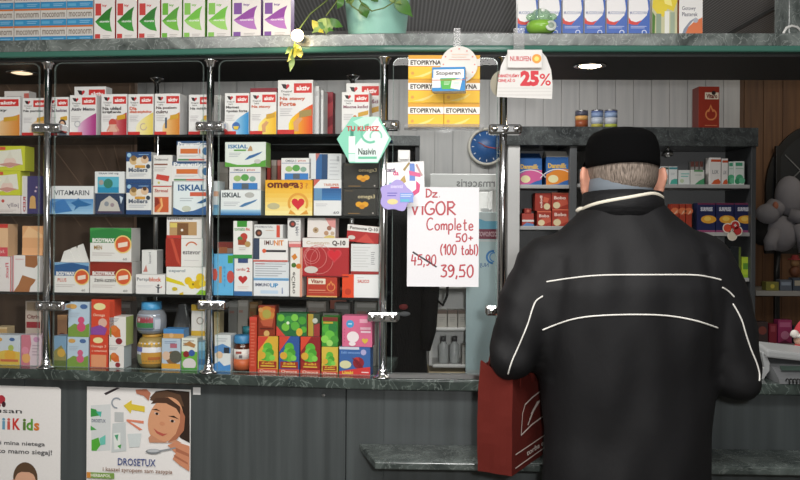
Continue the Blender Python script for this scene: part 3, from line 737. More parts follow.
for c_, (a, b2) in enumerate(((sA, sB), (sB, sC))):
    for r_ in range(3):
        loc = R.pt((a + b2) / 2, -0.053 + 0.0225, zr + 0.0005 + r_ * step_)
        lab = 'yellow carton with a white name band, %s in the %s column in the sales window' % (('bottom', 'middle', 'top')[r_], ('left', 'right')[c_])
        if proto is None:
            proto = carton_mesh(b2 - a - 0.001, 0.045, step_ - 0.0006, 'f2c02c', eto).build('medicine_box', None, loc, R.rz); tag(proto, lab, 'medicine box', 'yellow cartons in the sales window')
        else: dup(proto, loc, None, lab)
# hexagonal card
hexa = [(337, 139), (352, 117), (379, 117), (391, 139.5), (378, 163), (350, 163)]
hx = [('p', [(0.50, 0), (0.78, 0), (0.70, 0.45), (0.3, 0.1)], 'bfe6d6'), ('p', [(0.74, 0.02), (0.96, 0.45), (0.76, 0.98), (0.34, 0.98), (0.34, 0.62)], 'dff0ea'), ('ring', 0.62, 0.36, 0.22, 0.05, '6fc0a4', 60, 260), ('ring', 0.72, 0.42, 0.14, 0.035, '8ccdb6', 160, 380), ('r', 0.22, 0.42, 0.34, 0.78, 'eef4f0'), ('r', 0.25, 0.27, 0.31, 0.42, '3f8f78'), ('r', 0.22, 0.80, 0.34, 0.97, 'd6ece4'), ('t', 'TU KUPISZ', 0.18, 0.20, 0.78, 0.31, 'c83038', 0.02), ('t', 'Nasivin', 0.40, 0.68, 0.72, 0.82, '2c3a38', 0.005), ('r', 0.40, 0.86, 0.74, 0.91, '6cc0a0')]
card(L, 'hanging_card', hexa, -0.03, 0.0012, '86d0b6', hx, 'mint green hexagonal card on the glass beside the bone-health cartons', 'sign')
# white card with ribbon drawing and lilac cloud tag
dn = [('t', 'senti', 0.08, 0.14, 0.27, 0.24, '54305c', 0.02), ('t', 'da', 0.22, 0.20, 0.36, 0.31, 'd04078', 0.02), ('r', 0.13, 0.46, 0.30, 0.51, '5ab4b0'), ('l', 0.12, 0.60, 0.40, 0.72, 3, 'a8a4a8'), ('p', [(0.62, 0.05), (0.74, 0.05), (0.76, 0.42), (0.62, 0.42)], '6a8ad0'), ('p', [(0.6, 0.20), (0.90, 0.26), (0.88, 0.34), (0.62, 0.30)], 'd86090'), ('p', [(0.78, 0.42), (0.88, 0.5), (0.86, 0.66), (0.6, 0.82), (0.38, 0.92), (0.36, 0.84), (0.6, 0.72), (0.78, 0.6)], 'd4487c'), ('p', [(0.40, 0.4), (0.5, 0.3), (0.54, 0.44), (0.44, 0.5)], 'b89a50'), ('p', [(0.46, 0.18), (0.6, 0.02), (0.64, 0.04), (0.5, 0.22)], 'a08a58'), ('p', [(0.8, 0.05), (0.94, 0.3), (0.9, 0.32), (0.76, 0.08)], 'c09a98')]
card(R, 'advert_card', [(384, 163), (423.5, 161), (425, 206), (386, 208)], -0.006, 0.001, 'f0eeee', dn, 'white advert card with a pink ribbon drawing at the corner of the sales window', 'sign')
cl = [(388 + 16 * math.cos(t) * (1 + 0.12 * math.cos(5 * t)) + 8, 196 + 15 * math.sin(t) * (1 + 0.12 * math.cos(5 * t + 1))) for t in [2 * PI * i / 36 for i in range(36)]]
card(R, 'price_tag', cl, -0.03, 0.001, 'a99bd8', [('t', 'senti', 0.3, 0.16, 0.66, 0.27, 'd8d0f0', 0.01), ('l', 0.2, 0.40, 0.5, 0.56, 2, '5a54b4'), ('c', 0.36, 0.70, 0.09, 'e0d090', 1.9), ('r', 0.58, 0.42, 0.98, 0.72, '7c9adc'), ('l', 0.6, 0.46, 0.94, 0.56, 2, 'e0e8f8'), ('r', 0.6, 0.62, 0.86, 0.7, '62b8d0')], 'lilac cloud-shaped tag over the lower left of the ribbon card', 'sign')
m2 = MB(); s0, zt = R.hit(398, 150, -0.004); s1, zb = R.hit(410, 162, -0.004)
m2.box(0, -0.002, 0, s1 - s0, 0.004, zt - zb, ink('e4e4e2'), 0.002); m2.box(0.004, -0.010, 0.006, s1 - s0 - 0.004, -0.002, 0.014, ink('f0f0ee'), 0.002)
tag(m2.build('adhesive_hook', None, R.pt(s0, -0.0045, zb), R.rz), 'small white adhesive hook on the glass above the ribbon card', 'hook')

# ------------------------------------------------------------------ handwritten notice
STR = {
 'D': [[(.05, 0), (.05, 1)], [(0, .02), (.35, .05), (.62, .3), (.6, .7), (.3, .97), (0, 1)]],
 'z': [[(0, .45), (.5, .45), (0, 1), (.55, 1)]],
 '.': [[(.05, .95), (.1, 1)]],
 'V': [[(0, 0), (.3, 1), (.62, 0)]], 'I': [[(.1, 0), (.08, 1)]],
 'G': [[(.65, .12), (.4, 0), (.12, .2), (0, .55), (.12, .9), (.4, 1), (.66, .85), (.66, .58), (.38, .58)]],
 'O': [[(.35, 0), (.08, .2), (0, .55), (.15, .92), (.4, 1), (.62, .8), (.66, .4), (.52, .08), (.35, 0)]],
 'R': [[(.05, 0), (.05, 1)], [(.02, .03), (.4, .02), (.56, .22), (.4, .45), (.06, .5), (.62, 1)]],
 'C': [[(.55, .12), (.35, 0), (.1, .18), (0, .55), (.1, .9), (.32, 1), (.58, .86)]],
 'o': [[(.22, .5), (.05, .6), (0, .78), (.1, .97), (.26, 1), (.4, .85), (.38, .6), (.22, .5)]],
 'm': [[(0, .5), (.02, 1)], [(.02, .62), (.16, .5), (.26, .6), (.26, 1)], [(.27, .62), (.42, .5), (.52, .6), (.53, 1)]],
 'p': [[(0, .5), (0, 1.38)], [(0, .6), (.2, .48), (.36, .62), (.34, .88), (.16, 1), (.0, .92)]],
 'l': [[(.05, 0), (.05, 1)]],
 'e': [[(.02, .76), (.36, .72), (.3, .54), (.16, .5), (.02, .66), (.04, .92), (.2, 1), (.4, .93)]],
 't': [[(.15, .1), (.15, .9), (.25, 1), (.36, .95)], [(0, .42), (.34, .40)]],
 'a': [[(.36, .54), (.18, .5), (.02, .66), (.04, .92), (.2, 1), (.35, .84), (.37, .54), (.38, 1)]],
 'b': [[(.02, 0), (.02, 1)], [(.02, .62), (.2, .5), (.36, .64), (.34, .9), (.16, 1), (.02, .92)]],
 '(': [[(.22, -.05), (.05, .25), (.0, .6), (.08, .95), (.22, 1.12)]], ')': [[(0, -.05), (.18, .25), (.22, .6), (.14, .95), (0, 1.12)]],
 '0': [[(.28, 0), (.06, .25), (.02, .65), (.14, .96), (.3, 1), (.46, .75), (.48, .3), (.38, .05), (.28, 0)]],
 '1': [[(0, .35), (.22, 0), (.2, 1)]],
 '2': [[(0, .2), (.2, 0), (.42, .15), (.38, .42), (0, 1), (.5, .96)]],
 '3': [[(.02, .08), (.45, .04), (.2, .42), (.45, .55), (.46, .85), (.25, 1), (0, .92)]],
 '4': [[(.12, 0), (0, .6), (.5, .58)], [(.4, .25), (.36, 1)]],
 '5': [[(.48, 0), (.1, .04), (.06, .45), (.34, .42), (.48, .65), (.4, .95), (.02, .98)]],
 '9': [[(.44, .2), (.22, .02), (.02, .2), (.1, .48), (.3, .48), (.44, .2), (.42, .7), (.2, 1), (.04, .95)]],
 '+': [[(.25, .3), (.25, .85)], [(0, .57), (.5, .56)]], ',': [[(.1, .88), (.02, 1.2)]], ' ': []}
def handwrite(mb, P, s, u0, w0, u1, w1, wd, m, k=2, asp=1.0, hook=False):
    adv = []; x = 0
    for ch in s:
        mx = max([p[0] for st_ in STR[ch] for p in st_] + [0.3 if ch == ' ' else 0]); adv.append((x, mx)); x += mx + 0.18
    tot = x - 0.18
    for ch, (x0, mx) in zip(s, adv):
        for st_ in STR[ch]:
            pts = [Vector(((u0 + (u1 - u0) * (x0 + a) / tot), (w0 + (w1 - w0) * b2) / asp)) for a, b2 in st_]
            # smooth the stroke
            sm = []
            for i in range(len(pts) - 1):
                p0, p1, p2, p3 = pts[max(i - 1, 0)], pts[i], pts[i + 1], pts[min(i + 2, len(pts) - 1)]
                for j in range(4):
                    t_ = j / 4
                    sm.append(0.5 * ((2 * p1) + (p2 - p0) * t_ + (2 * p0 - 5 * p1 + 4 * p2 - p3) * t_ ** 2 + (3 * p1 - p0 - 3 * p2 + p3) * t_ ** 3))
            sm.append(pts[-1])
            if ch in 'VIDRz4517':
                for a2, b3 in zip(pts[:-1], pts[1:]):
                    d = (b3 - a2).normalized(); nn = Vector((-d.y, d.x)) * wd; e_ = d * wd * 0.6
                    mb.add([P(q.x, q.y * asp, k) for q in (a2 - nn - e_, a2 + nn - e_, b3 + nn + e_, b3 - nn + e_)], [(0, 1, 2, 3)], m); k += 1
                continue
            vs = []; n = len(sm)
            for i, p in enumerate(sm):
                d = (sm[min(i + 1, n - 1)] - sm[max(i - 1, 0)]); d = d.normalized() if d.length > 1e-9 else Vector((1, 0)); nn = Vector((-d.y, d.x)) * wd
                for q in (p - nn, p + nn): vs.append(P(q.x, q.y * asp, k))
            mb.add(vs, [(2 * i, 2 * i + 1, 2 * i + 3, 2 * i + 2) for i in range(n - 1)], m)
            k += 1
s0, zt = R.hit(407.5, 187, -0.004); s1, zb = R.hit(478.5, 287, -0.004); w_, h_ = s1 - s0, zt - zb
mb = MB(); mb.box(-w_ / 2, 0, 0, w_ / 2, 0.0006, h_, ink('e2e1e4'))
def PN(u, q, k): return (-w_ / 2 + u * w_, -0.00008 * (1 + k % 9), h_ * (1 - q))
rm = ink('b03a44'); A_ = h_ / w_
for s, a, b2, c, d in (('Dz.', .26, .02, .45, .10), ('VIGOR', .05, .145, .67, .275), ('Complete', .275, .31, .92, .43), ('50+', .68, .465, .92, .545), ('(100 tabl)', .47, .575, .985, .675), ('45,90', .065, .68, .40, .785)):
    handwrite(mb, PN, s, a, b2, c, d, 0.0125 if s == 'VIGOR' else 0.0095, rm, asp=1 / A_)
handwrite(mb, PN, '39,50', .47, .78, .92, .90, 0.0115, rm, asp=1 / A_)
mb.add([PN(u, q, 4) for u, q in ((.07, .66), (.085, .645), (.42, .795), (.41, .81))], [(0, 1, 2, 3)], ink('3a2c34'))
tag(mb.build('handwritten_notice', None, R.pt((s0 + s1) / 2, -0.0045, zb), R.rz), 'white paper with a price written in red marker on the sales window', 'notice')
# goods stand a little behind the glass
L_POSTS = L
L = Frame(0, 0, 6.8); L.o = L_POSTS.o - L_POSTS.b * 0.028
# ------------------------------------------------------------------ upper shelf: cartons with a red corner tag
G1 = 'red-tagged cartons on the upper shelf'
def akt(title, tc, area_, bar=True, pic=None, title2=None, big=False):
    o = [('r', 0.46, 0.06, 0.97, 0.24, 'd0302e'), ('t', 'aktiv', 0.53, 0.105, 0.91, 0.195, 'f8eeec', 0.03), ('h', 0.25, 0.115, 0.12, 'c8303a'), ('p', [(0.10, 0.07), (0.24, 0.08), (0.25, 0.17), (0.16, 0.15)], '2a2222'), ('t', 'Doppel', 0.10, 0.19, 0.40, 0.235, '55504e'), ('t', 'herz', 0.16, 0.245, 0.34, 0.285, '55504e')]
    if area_: o.append(('gd', 0.32, 0.45, 1, 1, area_[0], area_[1], 14))
    o += [('t', title, 0.06, 0.31, min(0.95, 0.08 + 0.088 * len(title)), 0.39, tc, 0.02)]
    if title2: o.append(('t', title2, 0.06, 0.40, min(0.95, 0.08 + 0.088 * len(title2)), 0.48, tc, 0.02))
    o.append(('l', 0.07, 0.52, 0.42, 0.68, 4, 'c4c0c2'))
    if bar: o.append(('p', [(0.62, 0.53), (0.95, 0.49), (0.95, 0.60), (0.62, 0.64)], 'd0a030'))
    o += pic or []
    o.append(('r', 0, 0.92, 0.48, 1, 'cc3432'))
    return o
W = 'e9e7e6'
leg = [('p', [(0.45, 0.78), (0.62, 0.68), (0.72, 0.72), (0.6, 0.82), (0.6, 0.95), (0.48, 0.95)], 'd8a070')]
hair = [('c', 0.72, 0.72, 0.14, '3c2e30', 0.75), ('r', 0.58, 0.72, 0.9, 0.98, '3c2e30'), ('c', 0.72, 0.71, 0.08, 'dcb090', 0.8), ('p', [(0.6, 0.99), (0.7, 0.8), (0.84, 0.84), (0.95, 0.99)], '9aa0b8')]
body = [('c', 0.46, 0.70, 0.10, 'c85048'), ('p', [(0.34, 0.74), (0.6, 0.74), (0.64, 0.92), (0.3, 0.92)], 'e0b4a0'), ('p', [(0.34, 0.74), (0.38, 0.8), (0.26, 0.92), (0.22, 0.9)], 'd89a88'), ('p', [(0.58, 0.74), (0.72, 0.88), (0.68, 0.92), (0.54, 0.8)], 'd89a88')]
K(L, 'medicine_box', -22, 97, 20, 135, 0.05, 0.045, Z1, W, akt('Na oczy', '4a4a4a', ('f0d8b0', 'd88a3a')), 'white carton with red tag and orange fade, leftmost on the upper shelf', group=G1)
K(L, 'medicine_box', 4, 91, 29, 135, 0.115, 0.04, Z1, 'dcd8d6', [('r', 0.8, 0.05, 1, 0.3, 'c86a60'), ('l', 0.1, 0.1, 0.7, 0.2, 2, 'b0a8a8')], 'pale carton end standing behind the two leftmost red-tagged cartons', group=G1)
K(L, 'medicine_box', 22, 98, 46.5, 135, 0.05, 0.045, Z1, W, akt('Na pamiec', '4a4a4a', ('f0e0d0', 'd8a060')), 'white carton with red tag behind the leftmost chrome post, upper shelf', group=G1)
K(L, 'medicine_box', 47.5, 97, 68.5, 135, 0.05, 0.045, Z1, W, akt('Dla kobiet', '6a5a6a', None, pic=hair), 'white red-tagged carton with a dark-haired woman printed on it', group=G1)
K(L, 'medicine_box', 74, 86.5, 106, 135, 0.115, 0.04, Z1, W, akt('Aktiv', '4a4a4a', None, bar=False), 'white red-tagged carton standing behind the one with a magenta fade', group=G1)
K(L, 'medicine_box', 69.5, 95, 96.5, 135, 0.05, 0.05, Z1, W, akt('Aktiv Memo', '3c3440', ('e4c0d8', 'a8347c'), bar=False, pic=[('ring', 0.3, 0.72, 0.08, 0.02, 'b0b0b8')]), 'white red-tagged carton with a magenta fade', group=G1)
K(L, 'medicine_box', 101, 94, 127, 135, 0.05, 0.05, Z1, W, akt('Na układ', '4a4444', ('e0a0a0', 'a82430'), pic=body, title2='krążenia'), 'white red-tagged carton with a red fade and a figure clutching the chest', group=G1)
K(L, 'medicine_box', 128, 94, 153.5, 135, 0.05, 0.05, Z1, W, akt('Dla', 'd0562e', ('f4ecc0', 'e4cc60'), bar=False, pic=[('ring', 0.62, 0.80, 0.09, 0.025, 'c8b0a0', 0, 300)], title2='diabetyków'), 'white red-tagged carton with orange title and pale yellow fade', group=G1)
K(L, 'medicine_box', 154.5, 93.5, 180, 135, 0.05, 0.055, Z1, W, akt('Na poziom', '5a4444', ('f0cc90', 'd0802c'), pic=[('r', 0.42, 0.58, 0.5, 0.84, '4c5a70')], title2='cukru'), 'white red-tagged carton with a wide orange fade, left of the middle chrome post', group=G1)
K(L, 'medicine_box', 188.5, 94.5, 213, 135, 0.05, 0.04, Z1, W, akt('Na mięśnie', '4a4a4a', ('d8dcc8', '8a9a60')), 'white red-tagged carton behind the middle chrome post', group=G1)
K(L, 'medicine_box', 214.5, 95, 221, 135, 0.10, 0.05, Z1, 'd2d2d0', [('l', 0.2, 0.1, 0.8, 0.3, 3, 'a0a0a0')], 'narrow plain grey carton end right of the middle chrome post', group=G1)
K(L, 'medicine_box', 250, 88, 277, 135, 0.12, 0.04, Z1, 'a02a38', [('r', 0, 0, 1, 0.08, '8a2030')], 'dark red carton edge showing behind two red-tagged cartons', group=G1)
K(L, 'medicine_box', 224.5, 93, 249, 135, 0.05, 0.05, Z1, W, akt('Magnez', '4a4444', ('c0dcf0', '2f8ac8'), bar=False, pic=[('c', 0.48, 0.80, 0.10, '3f6cb0'), ('p', [(0.36, 0.80), (0.6, 0.80), (0.56, 0.88), (0.4, 0.88)], 'e0c040')], title2='+potas forte'), 'white red-tagged carton with a blue fade', group=G1)
K(L, 'medicine_box', 250, 92, 276.5, 135, 0.05, 0.05, Z1, W, akt('Na stawy', 'c85a34', ('f8e88a', 'f0b828'), pic=leg), 'white red-tagged carton with yellow fade and a knee, smaller of the two', group=G1)
t_ = K(L, 'medicine_box', 277.5, 80, 313, 135, 0.045, 0.055, Z1, W, akt('Na stawy', 'c85a34', ('f4d820', 'dc4a1c'), bar=False, pic=leg + [('p', [(0.62, 0.58), (0.97, 0.54), (0.97, 0.66), (0.62, 0.70)], 'a08a50'), ('c', 0.10, 0.96, 0.03, 'f0f0f0')], title2='Forte'), 'tall white red-tagged carton with yellow-to-red fade, biggest of the row', group=G1)
for x0, x1, y, v, lab in ((315, 319, 86, 0.075, 'thin white carton edge right behind the biggest red-tagged carton'), (320.5, 323.5, 90, 0.09, 'thin white carton edge, second behind the biggest red-tagged carton')):
    K(L, 'medicine_box', x0, y, x1, 135, v, 0.06, Z1, 'dedede', [('r', 0.1, 0.1, 0.9, 0.2, 'c8c8c8')], lab, group=G1)
K(L, 'medicine_box', 325, 92, 333, 135, 0.17, 0.04, Z1, '9a3440', [('p', [(0, 0.3), (1, 0.2), (1, 0.5), (0, 0.6)], 'c04a50'), ('p', [(0, 0.8), (1, 0.7), (1, 1), (0, 1)], 'c04a50')], 'red striped packet in the gap left of the bone-health cartons', group=G1)
kos = akt('Mocne kości', '8a5060', None, bar=False, pic=[('p', [(0.6, 0.50), (0.97, 0.44), (0.97, 0.54), (0.6, 0.60)], 'd0a040'), ('c', 0.48, 0.6, 0.045, 'c8703c')])
K(L, 'medicine_box', 346, 83, 380, 135, 0.10, 0.045, Z1, W, kos, 'larger white red-tagged carton standing behind the other bone-health carton', group=G1)
K(L, 'medicine_box', 341.5, 92, 369.5, 135, 0.045, 0.045, Z1, W, kos, 'front white red-tagged carton partly covered by the hexagonal card', group=G1)

# ------------------------------------------------------------------ middle shelf: fish oil and tonic cartons
G2 = 'cartons on the middle shelf'
V2 = 0.05
gar = [('r', 0, 0, 1, 1, 'c8cc3c'), ('p', [(0.35, 0.2), (0.9, 0.12), (0.95, 0.75), (0.3, 0.85)], 'e2e0d2'), ('r', 0, 0.03, 0.5, 0.16, 'd05840'), ('c', 0.62, 0.66, 0.22, 'e4c8bc', 1.2), ('p', [(0.52, 0.5), (0.62, 0.18), (0.7, 0.5)], 'dcd8c8'), ('p', [(0.3, 0.74), (0.62, 0.66), (0.92, 0.74), (0.62, 0.86)], 'c8948a')]
b0 = K(L, 'medicine_box', -14, 195.5, 20, 216, V2, 0.05, Z2, 'e0d8d4', [('t', 'jelly', 0.62, 0.40, 0.98, 0.7, '8a8088', 0, 'm'), ('c', 0.5, 0.3, 0.09, 'c05048'), ('l', 0.1, 0.78, 0.9, 0.92, 2, 'c0b4b0')], 'white carton with a red dot, bottom of the garlic stack at the left', group=G2)
b1 = K(L, 'medicine_box', -14, 171, 20.5, 195, V2, 0.05, b0, 'c8cc3c', gar, 'yellow-green garlic carton, lower of two', group=G2)
K(L, 'medicine_box', -14, 146, 25, 171, V2, 0.05, b1, 'c8cc3c', gar, 'yellow-green garlic carton, upper of two', group=G2)
K(L, 'medicine_box', 21.5, 176, 40.5, 216, 0.06, 0.03, Z2, '46406e', [('r', 0, 0, 0.3, 1, 'd4d0d4'), ('t', 'RED', 0.08, 0.55, 0.22, 0.95, 'a83c3c', 0.01, 90), ('c', 0.6, 0.62, 0.10, 'd0a468', 0.8), ('p', [(0.45, 0.66), (0.75, 0.66), (0.78, 0.86), (0.42, 0.86)], 'd0a468'), ('c', 0.75, 0.4, 0.03, 'c8b0c0'), ('c', 0.8, 0.3, 0.025, 'c8b0c0')], 'dark purple upright carton with a white edge left of the leftmost post', group=G2)
K(L, 'medicine_box', 51.5, 186, 93.5, 216, V2, 0.04, Z2, 'e4e4e4', [('t', 'VITAMARIN', 0.06, 0.15, 0.90, 0.33, '3c4450', 0.0), ('g', 0, 0.46, 1, 1, '5a90c4', '9cc4e0', 6), ('p', [(0, 0.62), (0.3, 0.46), (0.5, 0.9), (0.1, 0.98)], '3f78b4'), ('p', [(0.46, 0.60), (0.6, 0.52), (0.64, 0.42), (0.70, 0.52), (0.84, 0.60), (0.97, 0.66), (0.84, 0.72), (0.66, 0.74), (0.54, 0.88), (0.58, 0.72)], '2f6aa0')], 'white and blue carton with a leaping sea animal', group=G2)
b0 = K(L, 'medicine_box', 95, 193.5, 124, 216, V2, 0.045, Z2, '30405c', [('p', [(0.1, 0.85), (0.2, 0.4), (0.5, 0.1), (0.78, 0.4), (0.88, 0.85)], 'c4c0b8'), ('c', 0.4, 0.5, 0.12, '8a9098'), ('c', 0.6, 0.55, 0.10, '9a8890'), ('r', 0.05, 0.85, 0.95, 0.95, '4a4058'), ('p', [(0.85, 0.1), (0.98, 0.2), (0.9, 0.5)], 'c8d4e0')], 'navy carton with a white snow-house picture under a teal one', group=G2)
K(L, 'medicine_box', 94.5, 171.5, 124.5, 193.5, V2, 0.045, b0, 'e0e2e2', [('t', 'TRAN 500 mg', 0.12, 0.05, 0.8, 0.15, '505a68', 0.01), ('r', 0.1, 0.24, 0.82, 0.98, '5cb0c8'), ('r', 0.1, 0.72, 0.82, 0.98, '2c8cb4'), ('c', 0.46, 0.55, 0.22, '3a7c68'), ('c', 0.22, 0.5, 0.12, 'a89c94')], 'white and teal carton on top of the navy snow-house carton', group=G2)
fam = [('r', 0, 0, 1, 0.3, '2c4c7c'), ('r', 0, 0.86, 1, 1, '2c4c7c'), ('c', 0.3, 0.27, 0.14, 'd0b080'), ('c', 0.55, 0.3, 0.13, 'e4d8c8'), ('c', 0.74, 0.24, 0.13, 'd8b898'), ('c', 0.3, 0.2, 0.09, '8a6c40'), ('c', 0.74, 0.16, 0.07, '5a4030'), ('c', 0.12, 0.1, 0.07, '9cc4e0'), ('r', 0.35, 0.42, 0.76, 0.51, 'd09a44'), ('t', 'Mollers', 0.1, 0.50, 0.86, 0.64, '5a6474', 0.02), ('c', 0.88, 0.46, 0.07, '3c4654'), ('l', 0.12, 0.68, 0.8, 0.80, 2, 'b4b8c0'), ('l', 0.5, 0.06, 0.9, 0.12, 1, '8ab0d8')]
b0 = K(L, 'medicine_box', 126, 183.5, 151.5, 216, V2, 0.045, Z2, 'e2e2e0', fam, 'navy and white carton with children, lower of two', group=G2)
K(L, 'medicine_box', 126, 152, 151.5, 183.5, V2, 0.045, b0, 'e2e2e0', fam, 'navy and white carton with children, upper of two', group=G2)
b0 = K(L, 'medicine_box', 152.5, 186, 171.5, 216, V2, 0.045, Z2, 'e4dcd4', [('r', 0, 0, 1, 0.03, 'c84038'), ('t', 'Stresal', 0.1, 0.10, 0.82, 0.22, 'a84438', 0.01), ('r', 0.1, 0.38, 0.86, 0.92, 'c8603a'), ('p', [(0.2, 0.9), (0.45, 0.7), (0.4, 0.45), (0.5, 0.4), (0.56, 0.7), (0.36, 0.92)], 'e8b070'), ('p', [(0.1, 0.4), (0.3, 0.42), (0.38, 0.6), (0.1, 0.75)], '8c3428')], 'white carton with an orange picture panel, under a black-topped one', group=G2)
K(L, 'medicine_box', 153, 155, 172.5, 186, V2, 0.045, b0, 'e2e0dc', [('t', 'Sedatonal', 0.06, 0.10, 0.78, 0.18, '6a6868', 0.01), ('r', 0.05, 0.28, 0.75, 0.33, '8a5a4a'), ('l', 0.06, 0.38, 0.7, 0.55, 3, 'b4b0b0'), ('p', [(0.2, 0.62), (0.86, 0.68), (0.8, 0.86), (0.14, 0.78)], 'c8483c'), ('c', 0.3, 0.9, 0.04, 'c8c06a')], 'white black-topped carton with a red stamp', group=G2, top='3a3436', side='8c9094')
isk = lambda c1, c2, forte=None: [('t', 'ISKIAL', 0.08, 0.10, 0.56, 0.26, c1, 0.02), ('p', [(0, 1), (0, 0.80), (0.3, 0.92), (0.6, 0.92), (1, 0.72), (1, 1)], c2), ('l', 0.1, 0.42, 0.4, 0.62, 3, 'b0b4bc'), ('p', [(0.48, 0.72), (0.6, 0.55), (0.74, 0.48), (0.92, 0.38), (0.86, 0.48), (0.72, 0.60), (0.56, 0.70)], '3a6aa0'), ('c', 0.80, 0.85 if not forte else 0.78, 0.09, 'c4c4c0', 1.6)] + (forte or [])
b0 = K(L, 'medicine_box', 173, 181.5, 207, 216, V2, 0.05, Z2, 'dfe8ea', [('t', 'ISKIAL', 0.14, 0.09, 0.96, 0.28, '2a5a8c', 0.02), ('r', 0.5, 0.32, 1, 0.44, 'd06048'), ('l', 0.2, 0.48, 0.6, 0.62, 2, 'b0b8c0'), ('p', [(0, 0.78), (0.3, 0.92), (0.6, 0.88), (1, 0.72), (1, 1), (0, 1)], '3c6498'), ('p', [(0.7, 0.65), (1, 0.48), (1, 0.6), (0.85, 0.66)], '2f6090'), ('c', 0.4, 0.82, 0.09, 'c4c8b8', 1.6)], 'pale blue fish oil carton with a dark blue wave left of the middle post', group=G2)
prev = [('r', 0, 0, 1, 0.20, '38557c'), ('t', 'Preventic', 0.04, 0.04, 0.84, 0.26, 'f0f0f0', 0.02), ('r', 0.12, 0.38, 0.76, 0.62, 'd07038'), ('l', 0.08, 0.7, 0.7, 0.8, 2, 'b0b0b4'), ('r', 0.05, 0.88, 0.5, 0.96, '5a8a5a'), ('r', 0.4, 0.88, 0.9, 0.96, 'c85a50'), ('ring', 0.93, 0.5, 0.4, 0.06, 'c8d0d8'), ('c', 0.95, 0.5, 0.2, '3c6a98')]
b1 = K(L, 'medicine_box', 172, 161.5, 208, 181.5, V2, 0.045, b0, 'e4e2e0', prev, 'white and navy carton with an orange bar, lower of two', group=G2)
K(L, 'medicine_box', 176.5, 141, 208, 161.5, V2, 0.045, b1, 'e4e2e0', prev, 'white and navy carton with an orange bar, upper of two', group=G2)
K(L, 'medicine_box', 213.3, 181, 219.3, 216, 0.06, 0.05, Z2, 'd4dcde', [('r', 0, 0.3, 1, 0.45, 'd0a48a'), ('r', 0, 0.7, 1, 0.8, '6a9cc0'), ('r', 0, 0.8, 1, 1, '7ab0cc')], 'narrow pale blue carton edge right of the middle post', group=G2)
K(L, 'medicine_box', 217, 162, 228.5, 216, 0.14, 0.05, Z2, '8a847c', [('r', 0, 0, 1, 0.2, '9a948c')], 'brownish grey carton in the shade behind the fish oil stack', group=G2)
b0 = K(L, 'medicine_box', 220.5, 190, 261, 216, V2, 0.055, Z2, 'e2e6e6', [('t', 'ISKIAL', 0.04, 0.10, 0.50, 0.30, '26363e', 0.02), ('g', 0, 0.78, 1, 1, 'a8cce0', '3f78b0', 5), ('c', 0.72, 0.2, 0.11, 'b4b4b0', 1.8), ('l', 0.08, 0.46, 0.48, 0.66, 3, 'b0b4ba'), ('p', [(0.46, 0.66), (0.6, 0.52), (0.74, 0.46), (0.92, 0.36), (0.86, 0.46), (0.7, 0.58), (0.54, 0.68)], '4a7aa8')], 'white and blue fish oil carton, bottom of its stack right of the middle post', group=G2, side='9ab4c4')
om3 = [('t', 'OMEGA 3', 0.14, 0.08, 0.5, 0.18, '5a6068', 0.01), ('t', 'plus', 0.56, 0.08, 0.82, 0.18, 'c0503c', 0.01), ('r', 0.02, 0.22, 0.98, 0.25, '8090b0'), ('c', 0.26, 0.5, 0.13, '9cb870', 1.3), ('c', 0.5, 0.46, 0.15, '5aa050', 1.2), ('c', 0.74, 0.52, 0.12, '86a898', 1.2), ('r', 0.12, 0.70, 0.9, 0.98, '3c7cc0'), ('r', 0.4, 0.72, 0.62, 0.96, '58606a')]
b1 = K(L, 'medicine_box', 229, 167, 261, 190, V2, 0.05, b0, 'e2e0de', om3, 'white carton with green leaves on the white and blue fish oil carton', group=G2, side='c8c6c2')
K(L, 'medicine_box', 224.8, 142, 266, 167, V2, 0.05, b1, 'dfe4de', isk('2f74a8', '5aa03c', [('r', 0.22, 0.30, 0.52, 0.36, '5aa03c'), ('p', [(0.55, 0.36), (0.62, 0.14), (0.66, 0.2), (0.68, 0.36)], 'b8946a')]), 'white and green fish oil carton, top of its stack', group=G2, side='8cc060')
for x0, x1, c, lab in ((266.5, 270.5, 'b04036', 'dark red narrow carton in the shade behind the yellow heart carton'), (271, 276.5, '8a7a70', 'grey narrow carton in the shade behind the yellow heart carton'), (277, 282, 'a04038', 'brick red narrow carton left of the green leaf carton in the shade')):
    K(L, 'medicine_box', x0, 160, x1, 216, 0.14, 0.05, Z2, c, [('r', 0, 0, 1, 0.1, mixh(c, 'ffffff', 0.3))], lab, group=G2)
b0 = K(L, 'medicine_box', 265, 180, 312.5, 216, V2, 0.05, Z2, 'f0c440', [('g', 0, 0, 1, 1, 'e8a820', 'f6e6a0', 8), ('t', 'omega', 0.04, 0.07, 0.72, 0.29, '6a2c1c', 0.03), ('t', '3', 0.74, 0.07, 0.80, 0.25, 'b04a28', 0.02), ('t', '?', 0.85, 0.08, 0.91, 0.24, 'd08a30', 0.02), ('ring', 0.70, 0.66, 0.30, 0.07, 'e0a040', 150, 390), ('h', 0.70, 0.66, 0.40, 'd02c38'), ('c', 0.18, 0.74, 0.09, 'c0b890', 2), ('p', [(0.5, 0.96), (0.54, 0.84), (0.62, 0.92), (0.66, 0.98)], 'e0a040'), ('p', [(0.92, 0.96), (0.88, 0.84), (0.80, 0.92), (0.74, 0.98)], 'e0a040')], 'wide yellow carton with a red heart held by two hands', group=G2)
K(L, 'medicine_box', 281, 158, 311.5, 180, V2, 0.045, b0, 'e2e0de', om3, 'white carton with green leaves on the yellow heart carton', group=G2, side='d0cecb')
